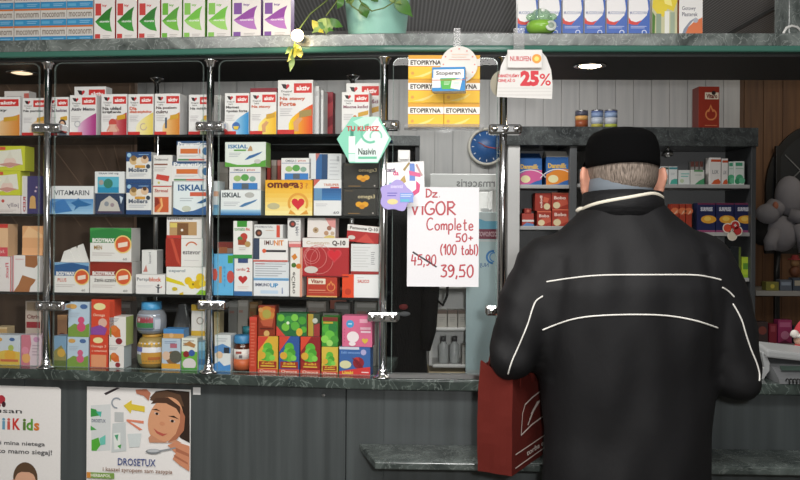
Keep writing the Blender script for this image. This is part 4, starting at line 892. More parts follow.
b0 = K(L, 'medicine_box', 313.5, 179.5, 341.5, 216, V2, 0.05, Z2, 'e4e4e4', [('g', 0, 0.24, 1, 0.58, '2c5c92', '3f7cb4', 5), ('p', [(0, 0), (0.24, 0), (0, 0.2)], 'c86458'), ('t', 'TRISUPER', 0.36, 0.11, 0.92, 0.18, 'c87c60', 0.02), ('r', 0.6, 0.20, 0.92, 0.24, 'c85048'), ('r', 0.02, 0.24, 0.3, 0.58, '6a94b8'), ('l', 0.08, 0.66, 0.5, 0.76, 2, 'c4c4c8'), ('t', '60', 0.72, 0.88, 0.92, 0.95, '5a5a60')], 'white carton with a wide blue band under a blue and grey one', group=G2)
K(L, 'medicine_box', 308.5, 153.5, 341.5, 179.5, V2, 0.06, b0, 'd6d8da', [('r', 0.22, 0.02, 0.58, 1, '31639a'), ('r', 0.40, 0.02, 0.58, 1, '23466e'), ('p', [(0.2, 0), (0.34, 0), (0.22, 0.3)], 'b87068'), ('l', 0.64, 0.2, 0.94, 0.9, 5, 'c2c4c8'), ('t', 'II', 0.86, 0.1, 0.92, 0.3, '808488')], 'blue and grey carton lying on the white one with a blue band', group=G2, ry=0.01)
blk = [('t', 'omega3', 0.44, 0.22, 0.96, 0.40, 'c8b890', 0.005), ('c', 0.48, 0.58, 0.10, 'e0a028', 1.3), ('c', 0.66, 0.58, 0.10, 'e0a028', 1.3), ('c', 0.57, 0.67, 0.08, 'd08a20', 1.3), ('r', 0.15, 0.90, 0.5, 0.93, '8a6a3c'), ('r', 0.06, 0.08, 0.3, 0.10, '6a5a40'), ('c', 0.9, 0.9, 0.03, 'b8b0a8')]
b0 = K(L, 'medicine_box', 343, 188.5, 376.5, 216, V2, 0.05, Z2, '34332f', blk, 'black carton with golden capsules, lower of two', group=G2)
K(L, 'medicine_box', 343, 162.5, 378.5, 188.5, V2, 0.05, b0, '34332f', blk, 'black carton with golden capsules, upper of two', group=G2)

# ------------------------------------------------------------------ lower shelf
G3 = 'cartons on the lower shelf'
V3 = 0.05
b0 = K(L, 'medicine_box', -16, 256.5, 11.5, 297, V3, 0.05, Z3, 'e4dedc', [('t', 'Flexit', 0.78, 0.18, 0.90, 0.62, 'c85a68', 0.01, 90), ('l', 0.1, 0.3, 0.6, 0.6, 4, 'c8c0c0'), ('r', 0.96, 0, 1, 1, 'c86a70')], 'white carton with pink upright lettering, leftmost on the lower shelf', group=G3)
K(L, 'medicine_box', -16, 224, 8, 256.5, V3, 0.05, b0, 'e0b890', [('r', 0, 0, 1, 0.12, 'c84038'), ('r', 0, 0.72, 1, 1, 'd0505a'), ('t', 'tabl.', 0.4, 0.80, 0.9, 0.90, 'e8c0b8')], 'cream carton with red bands on top of the leftmost white carton', group=G3)
knee = [('p', [(0.46, 0.0), (0.90, 0.0), (0.92, 0.25), (0.80, 0.34), (0.46, 0.30)], 'a06a44'), ('p', [(0.36, 0.54), (0.86, 0.66), (0.78, 0.76), (0.66, 0.86), (0.62, 1), (0.04, 1), (0.22, 0.8)], 'a87048'), ('p', [(0.44, 0.34), (0.86, 0.36), (0.96, 0.58), (0.86, 0.66), (0.36, 0.54)], 'e6e4e2'), ('r', 0, 0, 0.04, 1, 'd08088'), ('l', 0.1, 0.08, 0.4, 0.14, 1, 'd8a8ac')]
b0 = K(L, 'medicine_box', 12.5, 255.5, 40, 297, V3, 0.05, Z3, 'e6e2e0', knee, 'white carton with a bandaged knee picture', group=G3)
K(L, 'medicine_box', 22, 226, 43, 255, V3 + 0.01, 0.04, b0, 'e0a878', [('p', [(0, 0.4), (0.3, 0), (1, 0.3), (1, 0.4)], 'ecc090'), ('r', 0, 0.75, 1, 1, 'e8b080')], 'carton painted peach for the warm light on it, on the knee picture carton', group=G3)  # warm orange light on this carton is put into its colour
sun = lambda u, w_, r: [('c', u, w_, r, 'e8cc80'), ('c', u, w_, r * 0.85, 'd05c34'), ('p', [(u - r * 0.42, w_ - r * 0.12), (u + r * 0.42, w_ - r * 0.3), (u + r * 0.42, w_ + r * 0.2), (u - r * 0.42, w_ + r * 0.38)], 'ecd8c8')]
bod = lambda c, c2, sub, sc: [('r', 0, 0, 1, 0.44, c), ('p', [(0, 0.1), (0.5, 0.0), (1, 0.12), (1, 0), (0, 0)], c2), ('t', 'BODYMAX', 0.06, 0.30, 0.60, 0.43, 'f0eeea', 0.03), ('t', sub, 0.10, 0.52, 0.10 + 0.065 * len(sub), 0.64, sc, 0.01), ('l', 0.06, 0.72, 0.6, 0.84, 2, 'c4bcb8'), ('t', '60', 0.80, 0.88, 0.90, 0.95, '6a6a6a')] + sun(0.80, 0.48, 0.27)
b0 = K(L, 'medicine_box', 54, 262.5, 89, 297, V3, 0.05, Z3, 'e4e2de', bod('2f5a8c', '7ca8cc', 'PLUS', 'c86048'), 'white and blue vitality carton with an orange badge under folded leaflets', group=G3)
# folded leaflets on it
s0, _ = L.hit(74, 254, V3 + 0.02); mb = MB()
for i, (dx, dz, an) in enumerate(((-0.026, 0.0, -0.5), (-0.008, 0.008, -0.62), (0.012, 0.016, -0.75))):
    mb.prism([(dx - 0.014, 0), (dx + 0.030, 0), (dx + 0.012, 0.036 + dz), (dx - 0.004, 0.030 + dz)], 'y', i * 0.003, i * 0.003 + 0.002, ink('dedcd8'))
tag(mb.build('paper_leaflet', None, L.pt(s0, V3 + 0.02, b0 + 0.0002), L.rz), 'folded white leaflets on the blue-banded vitality carton', 'leaflet')
b0 = K(L, 'medicine_box', 89.8, 262, 132, 297, V3, 0.06, Z3, 'e4e2de', bod('8c2c20', '7a2418', 'ŻEŃ-SZEŃ', '3a3430'), 'white and brown-red vitality carton with an orange badge', group=G3, side='d6d4d0')
K(L, 'medicine_box', 89.8, 228, 131.5, 262, V3, 0.06, b0, 'e4e2de', bod('2f8040', '3c9448', 'MEN', '9a7a3c'), 'white and green vitality carton on the brown-red one', group=G3, side='d6d4d0')
b0 = K(L, 'medicine_box', 135.5, 274.5, 165, 297, V3, 0.05, Z3, 'e6e4e2', [('t', 'Perspi', 0.04, 0.16, 0.46, 0.38, '5a6068', 0.0), ('t', 'block', 0.47, 0.14, 0.88, 0.36, 'd0603c', 0.02), ('l', 0.06, 0.55, 0.6, 0.68, 2, 'c8c8ca'), ('c', 0.78, 0.55, 0.06, '2c2c30'), ('p', [(0.66, 0.6), (0.88, 0.66), (0.8, 0.72), (0.8, 0.94), (0.75, 0.94), (0.75, 0.7)], '3a4048'), ('p', [(0.86, 0.62), (0.92, 0.58), (0.88, 0.7)], 'd0503c')], 'white carton with a small stick figure under a small upright one', group=G3)
K(L, 'medicine_box', 141.5, 250, 157, 274.5, V3, 0.045, b0, 'dcdcda', [('t', 'Hexal', 0.46, 0.1, 0.62, 0.55, '707078', 0.0, 90), ('p', [(0.1, 0.9), (0.3, 0.6), (0.4, 0.9)], 'c07a70')], 'small white upright carton standing on the stick figure carton', group=G3, side='b0b0b0')
b0 = K(L, 'medicine_box', 166, 267, 206, 297, V3, 0.05, Z3, 'e6e6e2', [('t', 'oeparol', 0.06, 0.08, 0.48, 0.22, '70808c', 0.005), ('p', [(0, 0.36), (0.4, 0.55), (0.5, 0.7), (0, 0.52)], 'd8c828'), ('c', 0.56, 0.5, 0.14, 'e0bc20'), ('c', 0.66, 0.64, 0.15, 'e4c428'), ('c', 0.86, 0.38, 0.16, 'e4c428'), ('c', 0.80, 0.62, 0.16, 'd8b020'), ('c', 0.92, 0.58, 0.13, 'e8d040'), ('c', 0.68, 0.62, 0.04, '8a7020'), ('p', [(0.76, 0.98), (0.86, 0.82), (1, 0.84), (1, 1)], '8cc030'), ('c', 0.22, 0.8, 0.07, 'c8b430', 1.5), ('p', [(0.34, 0.96), (0.44, 0.9), (0.44, 1), (0.34, 1)], 'd0b030')], 'white carton with yellow flowers left of the middle post', group=G3)
b1 = K(L, 'medicine_box', 165.5, 238.5, 203, 267, V3, 0.05, b0, 'e4e2de', [('r', 0, 0, 0.42, 1, 'a03428'), ('p', [(0.12, 0), (0.2, 0), (0.36, 0.7), (0.42, 1), (0.3, 0.8)], 'c4503c'), ('t', 'estevor', 0.46, 0.42, 0.94, 0.56, '5a5458', 0.005), ('ring', 0.70, 0.34, 0.24, 0.05, 'c87048', 200, 330), ('l', 0.5, 0.75, 0.9, 0.8, 1, 'c4c0c0')], 'carton split dark red and white on the yellow flower carton', group=G3)
K(L, 'medicine_box', 166.5, 216.6, 202, 238.5, V3, 0.05, b1, 'e6e2de', [('t', 'LETITROX 100', 0.04, 0.05, 0.74, 0.16, '6a6470', 0.01), ('r', 0.08, 0.24, 0.86, 0.86, 'b89468'), ('r', 0.30, 0.3, 0.62, 0.86, '7c5638'), ('c', 0.44, 0.62, 0.06, 'e8e4dc'), ('r', 0, 0.86, 0.42, 1, 'c04038'), ('r', 0.1, 0.3, 0.3, 0.5, 'd8c468')], 'white carton with a brown picture panel, top of its stack', group=G3)
# right of the middle post
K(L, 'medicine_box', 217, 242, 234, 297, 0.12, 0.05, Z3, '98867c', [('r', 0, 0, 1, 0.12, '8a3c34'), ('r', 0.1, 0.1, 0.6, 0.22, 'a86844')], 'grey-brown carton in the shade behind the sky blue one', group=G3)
K(L, 'medicine_box', 213.3, 254, 233.5, 297, V3, 0.05, Z3, '62b0dc', [('r', 0.72, 0.03, 0.98, 0.22, '4c9a3c'), ('c', 0.86, 0.55, 0.15, 'c05048', 0.6), ('c', 0.08, 0.5, 0.15, 'c8584c', 0.4), ('r', 0.28, 0.3, 0.42, 0.7, 'c0885c'), ('t', 'bio', 0.5, 0.3, 0.6, 0.8, '4a90c0', 0, 90)], 'sky blue carton with a green corner right of the middle post', group=G3)
b0 = K(L, 'medicine_box', 234, 258.5, 252.5, 297, V3, 0.05, Z3, 'e6e4e2', [('r', 0.2, 0, 0.76, 0.12, '3a4c78'), ('t', 'cardio', 0.12, 0.25, 0.62, 0.33, 'b85048', 0.01), ('t', '2', 0.68, 0.24, 0.86, 0.36, 'c04038', 0.02), ('h', 0.48, 0.56, 0.27, 'b83030'), ('l', 0.2, 0.74, 0.8, 0.82, 2, 'd8c4bc'), ('r', 0, 0.88, 1, 1, '3a6aa0')], 'white upright carton with a red heart and a blue foot', group=G3)
K(L, 'medicine_box', 233, 221, 252.5, 258.5, V3, 0.05, b0, 'e6e4e0', [('r', 0.2, 0, 0.72, 0.16, '3c9034'), ('t', 'tomato', 0.06, 0.18, 0.62, 0.26, '4c9050', 0.01), ('t', 'fit', 0.64, 0.18, 0.88, 0.26, 'c85048', 0.01), ('c', 0.56, 0.42, 0.10, 'b84038'), ('c', 0.36, 0.48, 0.07, '508048'), ('r', 0.26, 0.5, 0.7, 0.64, '9c4a30'), ('c', 0.76, 0.62, 0.08, 'b0905c'), ('l', 0.3, 0.70, 0.7, 0.8, 2, 'b8b4b0'), ('r', 0, 0.9, 1, 1, '3c9048')], 'white upright carton with a tomato, on the red heart one', group=G3)
b0 = K(L, 'medicine_box', 253.3, 279.5, 289, 297, V3, 0.05, Z3, 'e2e4e8', [('t', 'IMMUNO', 0.05, 0.22, 0.46, 0.42, '4a5068', 0.02), ('t', 'UP', 0.47, 0.22, 0.70, 0.48, '3c8cc0', 0.03), ('r', 0, 0, 1, 0.06, '6aa0d0'), ('r', 0.2, 0.65, 0.7, 0.85, 'c0d4e8'), ('p', [(0.8, 0.5), (0.83, 0.46), (0.84, 0.85), (0.8, 0.85)], '8a9ab8')], 'white carton with blue lettering, bottom of its stack in the middle', group=G3)
b1 = K(L, 'medicine_box', 253.3, 262, 289, 279.5, V3, 0.05, b0, 'd8dce0', [('l', 0.05, 0.06, 0.92, 0.88, 6, 'a0a4ac'), ('r', 0.05, 0.08, 0.32, 0.14, 'b07078'), ('r', 0, 0.92, 1, 1, '7ab0d8')], 'pale carton showing its printed small text side', group=G3)
b2 = K(L, 'medicine_box', 253, 238.5, 288, 262, V3, 0.05, b1, 'e8e6e4', [('r', 0, 0, 0.18, 0.9, '3a465c'), ('t', 'IMUNIT', 0.32, 0.08, 0.86, 0.28, '70504c', 0.0), ('t', 'NIT', 0.60, 0.07, 0.88, 0.30, 'e08a3c', 0.02), ('r', 0.36, 0.49, 0.95, 0.58, '2c2a30'), ('c', 0.32, 0.53, 0.09, 'd86040'), ('r', 0, 0.92, 1, 1, 'c87068')], 'white carton with a navy side and orange lettering', group=G3)
K(L, 'medicine_box', 254, 224.5, 283, 238.5, V3, 0.05, b2, 'dededc', [('t', 'PREMENTAL', 0.04, 0.10, 0.66, 0.24, '808088', 0.0), ('c', 0.16, 0.62, 0.26, '4a3430'), ('c', 0.17, 0.62, 0.12, 'a06048'), ('r', 0.78, 0.04, 0.90, 0.92, 'd0503c'), ('l', 0.4, 0.4, 0.7, 0.5, 1, 'c09c80')], 'low white carton with a dark round picture and red stripe', group=G3)
b0 = K(L, 'medicine_box', 290, 247.5, 302.5, 297, V3, 0.05, Z3, 'e4e0da', [('r', 0.8, 0, 1, 1, 'd89a84'), ('p', [(0.1, 0.18), (0.4, 0.12), (0.6, 0.2), (0.3, 0.26)], 'd08030'), ('c', 0.3, 0.36, 0.05, '4a7030'), ('c', 0.7, 0.38, 0.055, 'd87828'), ('t', 'eCitro', 0.12, 0.50, 0.42, 0.94, '4a4844', 0.0, 90)], 'narrow white carton standing on end with orange fruit', group=G3)
b1 = K(L, 'medicine_box', 288.5, 241.5, 301, 247.5, V3, 0.05, b0, 'd87878', [('r', 0, 0, 1, 0.4, 'e8c8c4')], 'small pink carton lying between the two narrow upright white ones', group=G3)
K(L, 'medicine_box', 287.3, 218, 300.8, 241.5, V3, 0.045, b1, 'e2e0de', [('c', 0.38, 0.26, 0.15, '4c3c3c'), ('c', 0.40, 0.26, 0.07, 'b04a3c'), ('l', 0.65, 0.1, 0.9, 0.8, 6, 'a8a8ac'), ('t', 'MA', 0.6, 0.4, 0.8, 0.7, '8a8a90', 0, 90)], 'small white upright carton with a dark round picture over the pink one', group=G3)
b0 = K(L, 'medicine_box', 306.5, 277, 337.3, 297, V3, 0.045, Z3, 'b43c2c', [('r', 0.05, 0.08, 0.62, 0.36, 'e8dcc8'), ('t', 'Vitaro', 0.14, 0.12, 0.54, 0.32, '8c2820', 0.02), ('ring', 0.80, 0.50, 0.22, 0.05, 'd8884c'), ('p', [(0.72, 0.42), (0.80, 0.16), (0.88, 0.42)], 'd8884c'), ('p', [(0.75, 0.44), (0.80, 0.26), (0.85, 0.44)], 'b43c2c'), ('r', 0.06, 0.64, 0.62, 0.68, 'e0a080'), ('r', 0.06, 0.76, 0.9, 0.80, 'c87058'), ('r', 0, 0.94, 1, 1, 'd8b068')], 'red carton with a cream name plate and a drop outline, in the display', group=G3)
b1 = K(L, 'medicine_box', 302.3, 238, 349, 277, V3, 0.055, b0, 'ac2c30', [('r', 0, 0, 1, 0.24, 'e4e0dc'), ('t', 'Coenzym', 0.08, 0.08, 0.58, 0.19, 'c8b49c', 0.01), ('t', 'Q-10', 0.64, 0.06, 0.93, 0.21, '4a3c38', 0.03), ('ring', 0.2, 0.45, 0.22, 0.012, 'd08884'), ('ring', 0.2, 0.45, 0.16, 0.012, 'd08884'), ('ring', 0.28, 0.5, 0.30, 0.012, 'd08884'), ('ring', 0.36, 0.55, 0.38, 0.012, 'd08884'), ('ring', 0.5, 0.6, 0.4, 0.012, 'c87874', 120, 260), ('h', 0.69, 0.44, 0.42, 'c83c44'), ('h', 0.69, 0.43, 0.33, 'd02834'), ('c', 0.19, 0.82, 0.09, 'd0c8c0', 2), ('r', 0, 0.97, 1, 1, '7c1c20')], 'big red carton with a heart and white spirals', group=G3)
K(L, 'medicine_box', 307, 218, 335.5, 238, V3, 0.05, b1, 'e2dad6', [('c', 0.30, 0.62, 0.15, 'b8a080'), ('c', 0.30, 0.62, 0.07, '8a6a4c'), ('p', [(0.62, 0), (1, 0), (1, 0.5), (0.8, 0.4)], 'd89490'), ('c', 0.78, 0.5, 0.12, '9c6a58'), ('c', 0.68, 0.76, 0.12, 'b89070'), ('c', 0.9, 0.76, 0.1, 'c0a890'), ('p', [(0.6, 0.95), (0.8, 0.85), (0.98, 0.9), (0.98, 1), (0.6, 1)], 'd8c070')], 'white carton with tiny people on the big red heart carton', group=G3, ry=0.02)
b0 = K(L, 'medicine_box', 342, 274.5, 379, 297, V3, 0.05, Z3, 'e8e8e8', [('r', 0, 0, 0.32, 1, 'e04a24'), ('c', 0.16, 0.75, 0.14, 'c03a20'), ('t', 'SALICO', 0.42, 0.22, 0.74, 0.36, 'c85a4c', 0.02), ('l', 0.4, 0.12, 0.6, 0.16, 1, 'b4b4b4')], 'white carton with an orange-red end next to the third post', group=G3)
b1 = K(L, 'medicine_box', 350.7, 244, 379, 274.5, V3, 0.05, b0, 'dcdcdc', [('l', 0.08, 0.08, 0.7, 0.8, 8, 'cacaca'), ('l', 0.72, 0.25, 0.86, 0.7, 7, '909094'), ('r', 0, 0.90, 1, 1, '9c3030')], 'pale carton with small print and a red foot line', group=G3)
K(L, 'medicine_box', 346, 225.5, 378.5, 244, V3, 0.05, b1 + 0.0032, 'b02c2c', [('r', 0, 0, 1, 0.36, 'e4e0dc'), ('t', 'Pomocne Q-10', 0.08, 0.08, 0.95, 0.30, '4a4440', 0.02), ('c', 0.16, 0.75, 0.12, 'd0c8c0', 1.8), ('p', [(0.3, 1), (0.6, 0.45), (0.9, 1)], 'c84840')], 'red and white carton tilted to the right on top of the small print one', group=G3, ry=0.085)

# ------------------------------------------------------------------ on the worktop inside the display
G4 = 'packets on the worktop inside the display'
V4 = 0.05
kid = lambda c, c2, c3: [('p', [(0, 0.75), (0.3, 0.62), (0.7, 0.7), (1, 0.6), (1, 1), (0, 1)], c2), ('c', 0.62, 0.72, 0.13, c), ('c', 0.62, 0.52, 0.10, c), ('c', 0.22, 0.13, 0.07, c3, 1.8), ('c', 0.74, 0.13, 0.07, '4a6a9c', 1.6), ('l', 0.1, 0.30, 0.55, 0.46, 3, 'a8b4c4')]
K(L, 'medicine_box', -8, 335, 20, 372, V4, 0.04, Z4, 'c8d0d8', [('p', [(0, 0.6), (0.5, 0.5), (1, 0.55), (1, 1), (0, 1)], 'd8b850'), ('c', 0.65, 0.68, 0.20, 'dca83c'), ('c', 0.68, 0.42, 0.1, 'a8b85c'), ('r', 0.3, 0.80, 0.95, 0.88, 'c86a48'), ('c', 0.72, 0.14, 0.06, '4a6a9c', 1.6), ('c', 0.25, 0.15, 0.07, 'd0a058', 1.6)], 'pale blue children carton with yellow round shapes at the far left', group=G4)
K(L, 'medicine_box', 21, 335, 41.5, 372, V4, 0.04, Z4, 'd8c4cc', [('p', [(0, 0), (0.45, 0), (0.5, 0.3), (0.4, 0.6), (0.45, 1), (0, 1)], 'c87888'), ('c', 0.25, 0.75, 0.16, 'e0a868', 0.9), ('c', 0.2, 0.5, 0.12, 'd88ca0'), ('c', 0.76, 0.14, 0.09, 'c890b4', 1.2), ('l', 0.55, 0.3, 0.9, 0.7, 4, 'b8a0ac')], 'pink and white children carton left of the leftmost post', group=G4)
K(L, 'medicine_box', 25, 301, 41, 372, 0.11, 0.04, Z4, 'c4b4a8', [('r', 0.1, 0.02, 0.9, 0.16, 'a8947c'), ('t', 'Citrin', 0.1, 0.22, 0.9, 0.29, '7a4a48', 0.02), ('r', 0.08, 0.34, 0.95, 0.44, '9a3038')], 'beige carton with a dark red band behind the pink children carton', group=G4)
K(L, 'medicine_box', -6, 327, 7, 372, 0.10, 0.04, Z4, 'd0b890', [('r', 0, 0.05, 1, 0.2, 'b89868')], 'tan carton top behind the far left children carton', group=G4)
K(L, 'medicine_box', 53.5, 336, 66.5, 372, 0.055, 0.04, Z4, '7a9cb8', [('p', [(0, 0.5), (0.6, 0.3), (1, 0.6), (1, 1), (0, 1)], '8a8450'), ('c', 0.6, 0.55, 0.14, 'c8a048'), ('r', 0, 0.8, 1, 1, '5a6a34')], 'narrow blue children carton right of the leftmost post', group=G4)
K(L, 'medicine_box', 57, 315, 67, 372, 0.11, 0.04, Z4, 'c89470', [('r', 0, 0.0, 1, 0.1, 'd8a474'), ('c', 0.5, 0.45, 0.08, '8a4c3c')], 'light brown carton behind the narrow blue children carton', group=G4)
b0 = K(L, 'medicine_box', 67, 337, 88.5, 372, V4, 0.045, Z4, 'b8ccdc', kid('d06084', '7a9a44', 'd0a058'), 'light blue children carton with a pink figure shape, lower of two', group=G4)
K(L, 'medicine_box', 68, 302, 89.5, 337, V4, 0.045, b0, 'b8ccdc', kid('d05078', '7a9a44', 'd0a058'), 'light blue children carton with a pink figure shape, upper of two', group=G4)
b0 = K(L, 'medicine_box', 89.5, 335, 108, 373, V4, 0.045, Z4, 'd2462e', [('c', 0.46, 0.16, 0.09, 'e8dca0', 1.8), ('t', 'Omega 3', 0.06, 0.30, 0.9, 0.40, 'ecc0a8', 0.01), ('t', 'z witaminą', 0.1, 0.45, 0.95, 0.53, 'ecc0a8', 0.01), ('r', 0.08, 0.60, 0.92, 0.97, 'e09870')], 'orange-red carton with a cream oval, lower of two', group=G4)
K(L, 'medicine_box', 91, 299.5, 114.5, 335, V4, 0.045, b0, 'd24a30', [('c', 0.36, 0.2, 0.1, 'e8dca0', 1.8), ('t', 'Omega', 0.08, 0.40, 0.6, 0.5, 'ecc0a8', 0.01), ('c', 0.5, 0.66, 0.13, 'd8b0a0'), ('p', [(0, 0.8), (0.4, 0.72), (0.7, 0.82), (0.6, 1), (0, 1)], '8a4c9c'), ('r', 0.8, 0.05, 0.98, 0.5, 'b84028')], 'orange-red carton with a purple corner, upper of two', group=G4)
anim = [('l', 0.05, 0.06, 0.6, 0.2, 3, '8a8490'), ('p', [(0.1, 0.4), (0.4, 0.3), (0.66, 0.45), (0.7, 0.7), (0.4, 0.72), (0.15, 0.6)], 'd0682c'), ('c', 0.3, 0.42, 0.12, 'd8783a'), ('p', [(0.06, 0.4), (0.14, 0.4), (0.16, 0.7), (0.06, 0.7)], '8a8a30'), ('c', 0.6, 0.84, 0.11, '8c2c34', 1.1)]
b0 = K(L, 'medicine_box', 108.8, 346, 124, 373, V4, 0.05, Z4, 'e4e0dc', anim, 'white carton with an orange animal shape, lower of two', group=G4, side='c0ccd0')
K(L, 'medicine_box', 108.8, 316.5, 126, 346, V4, 0.05, b0, 'e4e0dc', anim, 'white carton with an orange animal shape, upper of two', group=G4, side='b8c878')
# round tubs
def tub(px0, px1, py0, py1, v, base, ops, label, cat, bodym, lidm, lidh=0.2, round_=True):
    s0, _ = L.hit(px0, (py0 + py1) / 2, v); s1, _ = L.hit(px1, (py0 + py1) / 2, v); _, zt = L.hit((px0 + px1) / 2, py0, v)
    r = (s1 - s0) / 2; h = zt - base - 0.0004
    t = thing('vitamin_tub', label, cat, L.pt((s0 + s1) / 2, v + r, base + 0.0002), L.rz, G4)
    hb = h * (1 - lidh)
    prof = [(0, 0)] + [(r * q, hb * f) for q, f in ((0.62, 0), (0.82, 0.06), (0.97, 0.25), (1, 0.5), (0.97, 0.75), (0.82, 0.94), (0.66, 1.0))] + [(0, hb)]
    MB().lathe(prof, bodym, 28).build('tub_body', t)
    MB().lathe([(0, 0), (r * 0.66, 0), (r * 0.68, 0.003), (r * 0.66, h - hb), (0, h - hb)], lidm, 28).build('lid', t, (0, 0, hb + 0.0001))
    lab = MB()
    def P(u, q, k):
        a = -PI / 2 + (u - 0.5) * 2.0; z = hb * (0.16 + 0.68 * (1 - q)); f = z / hb
        rr = r * (1.004 - 0.10 * (abs(f - 0.5) / 0.34) ** 2) + 0.0003 + 0.00025 * k
        return (rr * math.cos(a), rr * math.sin(a), z)
    # subdivided curved label
    n = 12; vs = [P(i / n, j / 4, 0) for i in range(n + 1) for j in range(5)]
    lab.add(vs, [(i * 5 + j, i * 5 + j + 1, i * 5 + j + 6, i * 5 + j + 5) for i in range(n) for j in range(4)], ink(ops[0]), True)
    def rectsub(a, b2, c, d, col, k):
        m_ = 6; vs = [P(a + (c - a) * i / m_, b2 + (d - b2) * j / 2, k) for i in range(m_ + 1) for j in range(3)]
        lab.add(vs, [(i * 3 + j, i * 3 + j + 1, i * 3 + j + 4, i * 3 + j + 3) for i in range(m_) for j in range(2)], ink(col), True)
    for i, (a, b2, c, d, col) in enumerate(ops[1]): rectsub(a, b2, c, d, col, i + 1)
    lab.build('wrap_label', t)
    return base + h + 0.0006
clearp = glassy('clear_tub', (0.85, 0.87, 0.9), 0.12, 'b8bcc4', 0.5)
b0 = tub(132, 161, 335.5, 372.5, 0.048, Z4, ('d8d8e0', [(0, 0, 1, 0.2, 'd8a430'), (0.02, 0.2, 0.34, 0.42, '6a70b0'), (0.3, 0.45, 1, 1, 'c89440'), (0.0, 0.55, 0.3, 1, '8a9070'), (0.55, 0.66, 0.95, 0.8, 'b86a38'), (0.35, 0.2, 0.8, 0.45, 'e4e2e6')]), 'round yellow and white gummy tub under the blue-lidded clear one', 'tub', plain('tub_amber', 'a08850', 0.3), plain('tub_lid_amber', 'c09038', 0.4), 0.08)
b0 = tub(131, 160, 303, 335.5, 0.048, b0, ('9aa4b4', [(0.12, 0.12, 0.75, 0.55, '9a3c48'), (0.12, 0.5, 0.75, 0.8, '3c8050'), (0.8, 0.3, 1, 0.9, 'c8ccd8'), (0.2, 0.24, 0.3, 0.42, 'd8b8b8'), (0.12, 0.84, 0.75, 0.94, '5a6878')]), 'clear round tub with a blue lid stacked on the yellow tub', 'tub', clearp, plain('tub_lid_blue', '4a9cd0', 0.35), 0.24)
# clear cone-shaped blister
s0, _ = L.hit(174, 322, 0.12); _, zt = L.hit(174, 306, 0.12)
mb = MB(); mb.lathe([(0.052, 0), (0.050, 0.02), (0.034, 0.07), (0.012, zt - Z4 - 0.002), (0, zt - Z4)], glassy('grey_clear_blister', (0.7, 0.7, 0.7), 0.12, '8c8e90', 0.5), 24)
tag(mb.build('plastic_cone', None, L.pt(s0, 0.185, Z4 + 0.0003), L.rz), 'clear grey plastic cone behind the two animal cartons', 'plastic packaging')
b0 = K(L, 'medicine_box', 161.5, 338.5, 180.5, 373.5, V4, 0.045, Z4, 'b4c4d4', [('l', 0.15, 0.08, 0.8, 0.18, 2, '6a80a0'), ('r', 0.45, 0.16, 0.82, 0.30, 'b06878'), ('c', 0.58, 0.62, 0.22, '8a6440'), ('c', 0.25, 0.55, 0.14, 'd8b8a0'), ('c', 0.75, 0.58, 0.2, '5a5a50'), ('r', 0, 0.8, 1, 0.96, 'd8a03c')], 'light blue carton with a brown animal shape under a blue lid', group=G4)
K(L, 'medicine_box', 163, 329, 184, 338.5, V4 + 0.002, 0.04, b0, '4a88c0', [('r', 0, 0.5, 1, 1, 'c89858'), ('c', 0.4, 0.7, 0.25, 'd8b080')], 'low blue and tan packet lying on the light blue animal carton', group=G4)
K(L, 'medicine_box', 181.3, 338, 197.5, 373.5, V4, 0.045, Z4, 'e0e4d8', [('r', 0, 0.42, 1, 1, '6cac44'), ('l', 0.1, 0.06, 0.8, 0.28, 3, '8c7a70'), ('p', [(0.1, 0.2), (0.5, 0.1), (0.9, 0.2), (0.8, 0.3)], 'b0804c'), ('c', 0.3, 0.5, 0.1, '8c2c2c'), ('c', 0.65, 0.46, 0.1, '3c5ca0'), ('c', 0.5, 0.8, 0.18, 'd8d0d0', 1.2), ('r', 0, 0.92, 1, 1, '4c9440')], 'green and white children carton left of the middle post', group=G4)
K(L, 'medicine_box', 191, 304.5, 206, 373.5, 0.105, 0.04, Z4, 'e2deda', [('r', 0, 0, 0.9, 0.1, 'd8b440'), ('ring', 0.6, 0.26, 0.06, 0.015, '8c7c70'), ('r', 0, 0.42, 1, 0.5, 'd8b040')], 'tall white and yellow carton behind the middle post', group=G4)
K(L, 'medicine_box', 198.3, 342, 207.5, 373.5, 0.055, 0.04, Z4, '5c94b4', [('r', 0, 0.0, 1, 0.3, '8cb8cc'), ('r', 0, 0.6, 1, 0.8, '3c6c98')], 'narrow teal blue carton directly behind the middle post', group=G4)
K(L, 'medicine_box', 214.3, 335, 230.8, 374, V4, 0.05, Z4, 'd8dcdc', [('p', [(0, 0.32), (0.5, 0.24), (1, 0.34), (1, 0.5), (0, 0.5)], '5a8cc0'), ('r', 0.58, 0.34, 0.92, 0.5, '2c3440'), ('c', 0.3, 0.55, 0.10, 'd8b898'), ('p', [(0, 0.8), (0.3, 0.72), (0.6, 0.85), (1, 0.8), (1, 1), (0, 1)], '4a88c4'), ('l', 0.1, 0.08, 0.8, 0.2, 2, 'b0b4b8')], 'white and blue carton left of the vitamin bottle', group=G4)
K(L, 'medicine_box', 213.5, 312, 219.5, 374, 0.115, 0.04, Z4, 'c0b088', [('r', 0, 0, 1, 0.1, 'a89868')], 'tan carton edge behind the white and blue carton', group=G4)
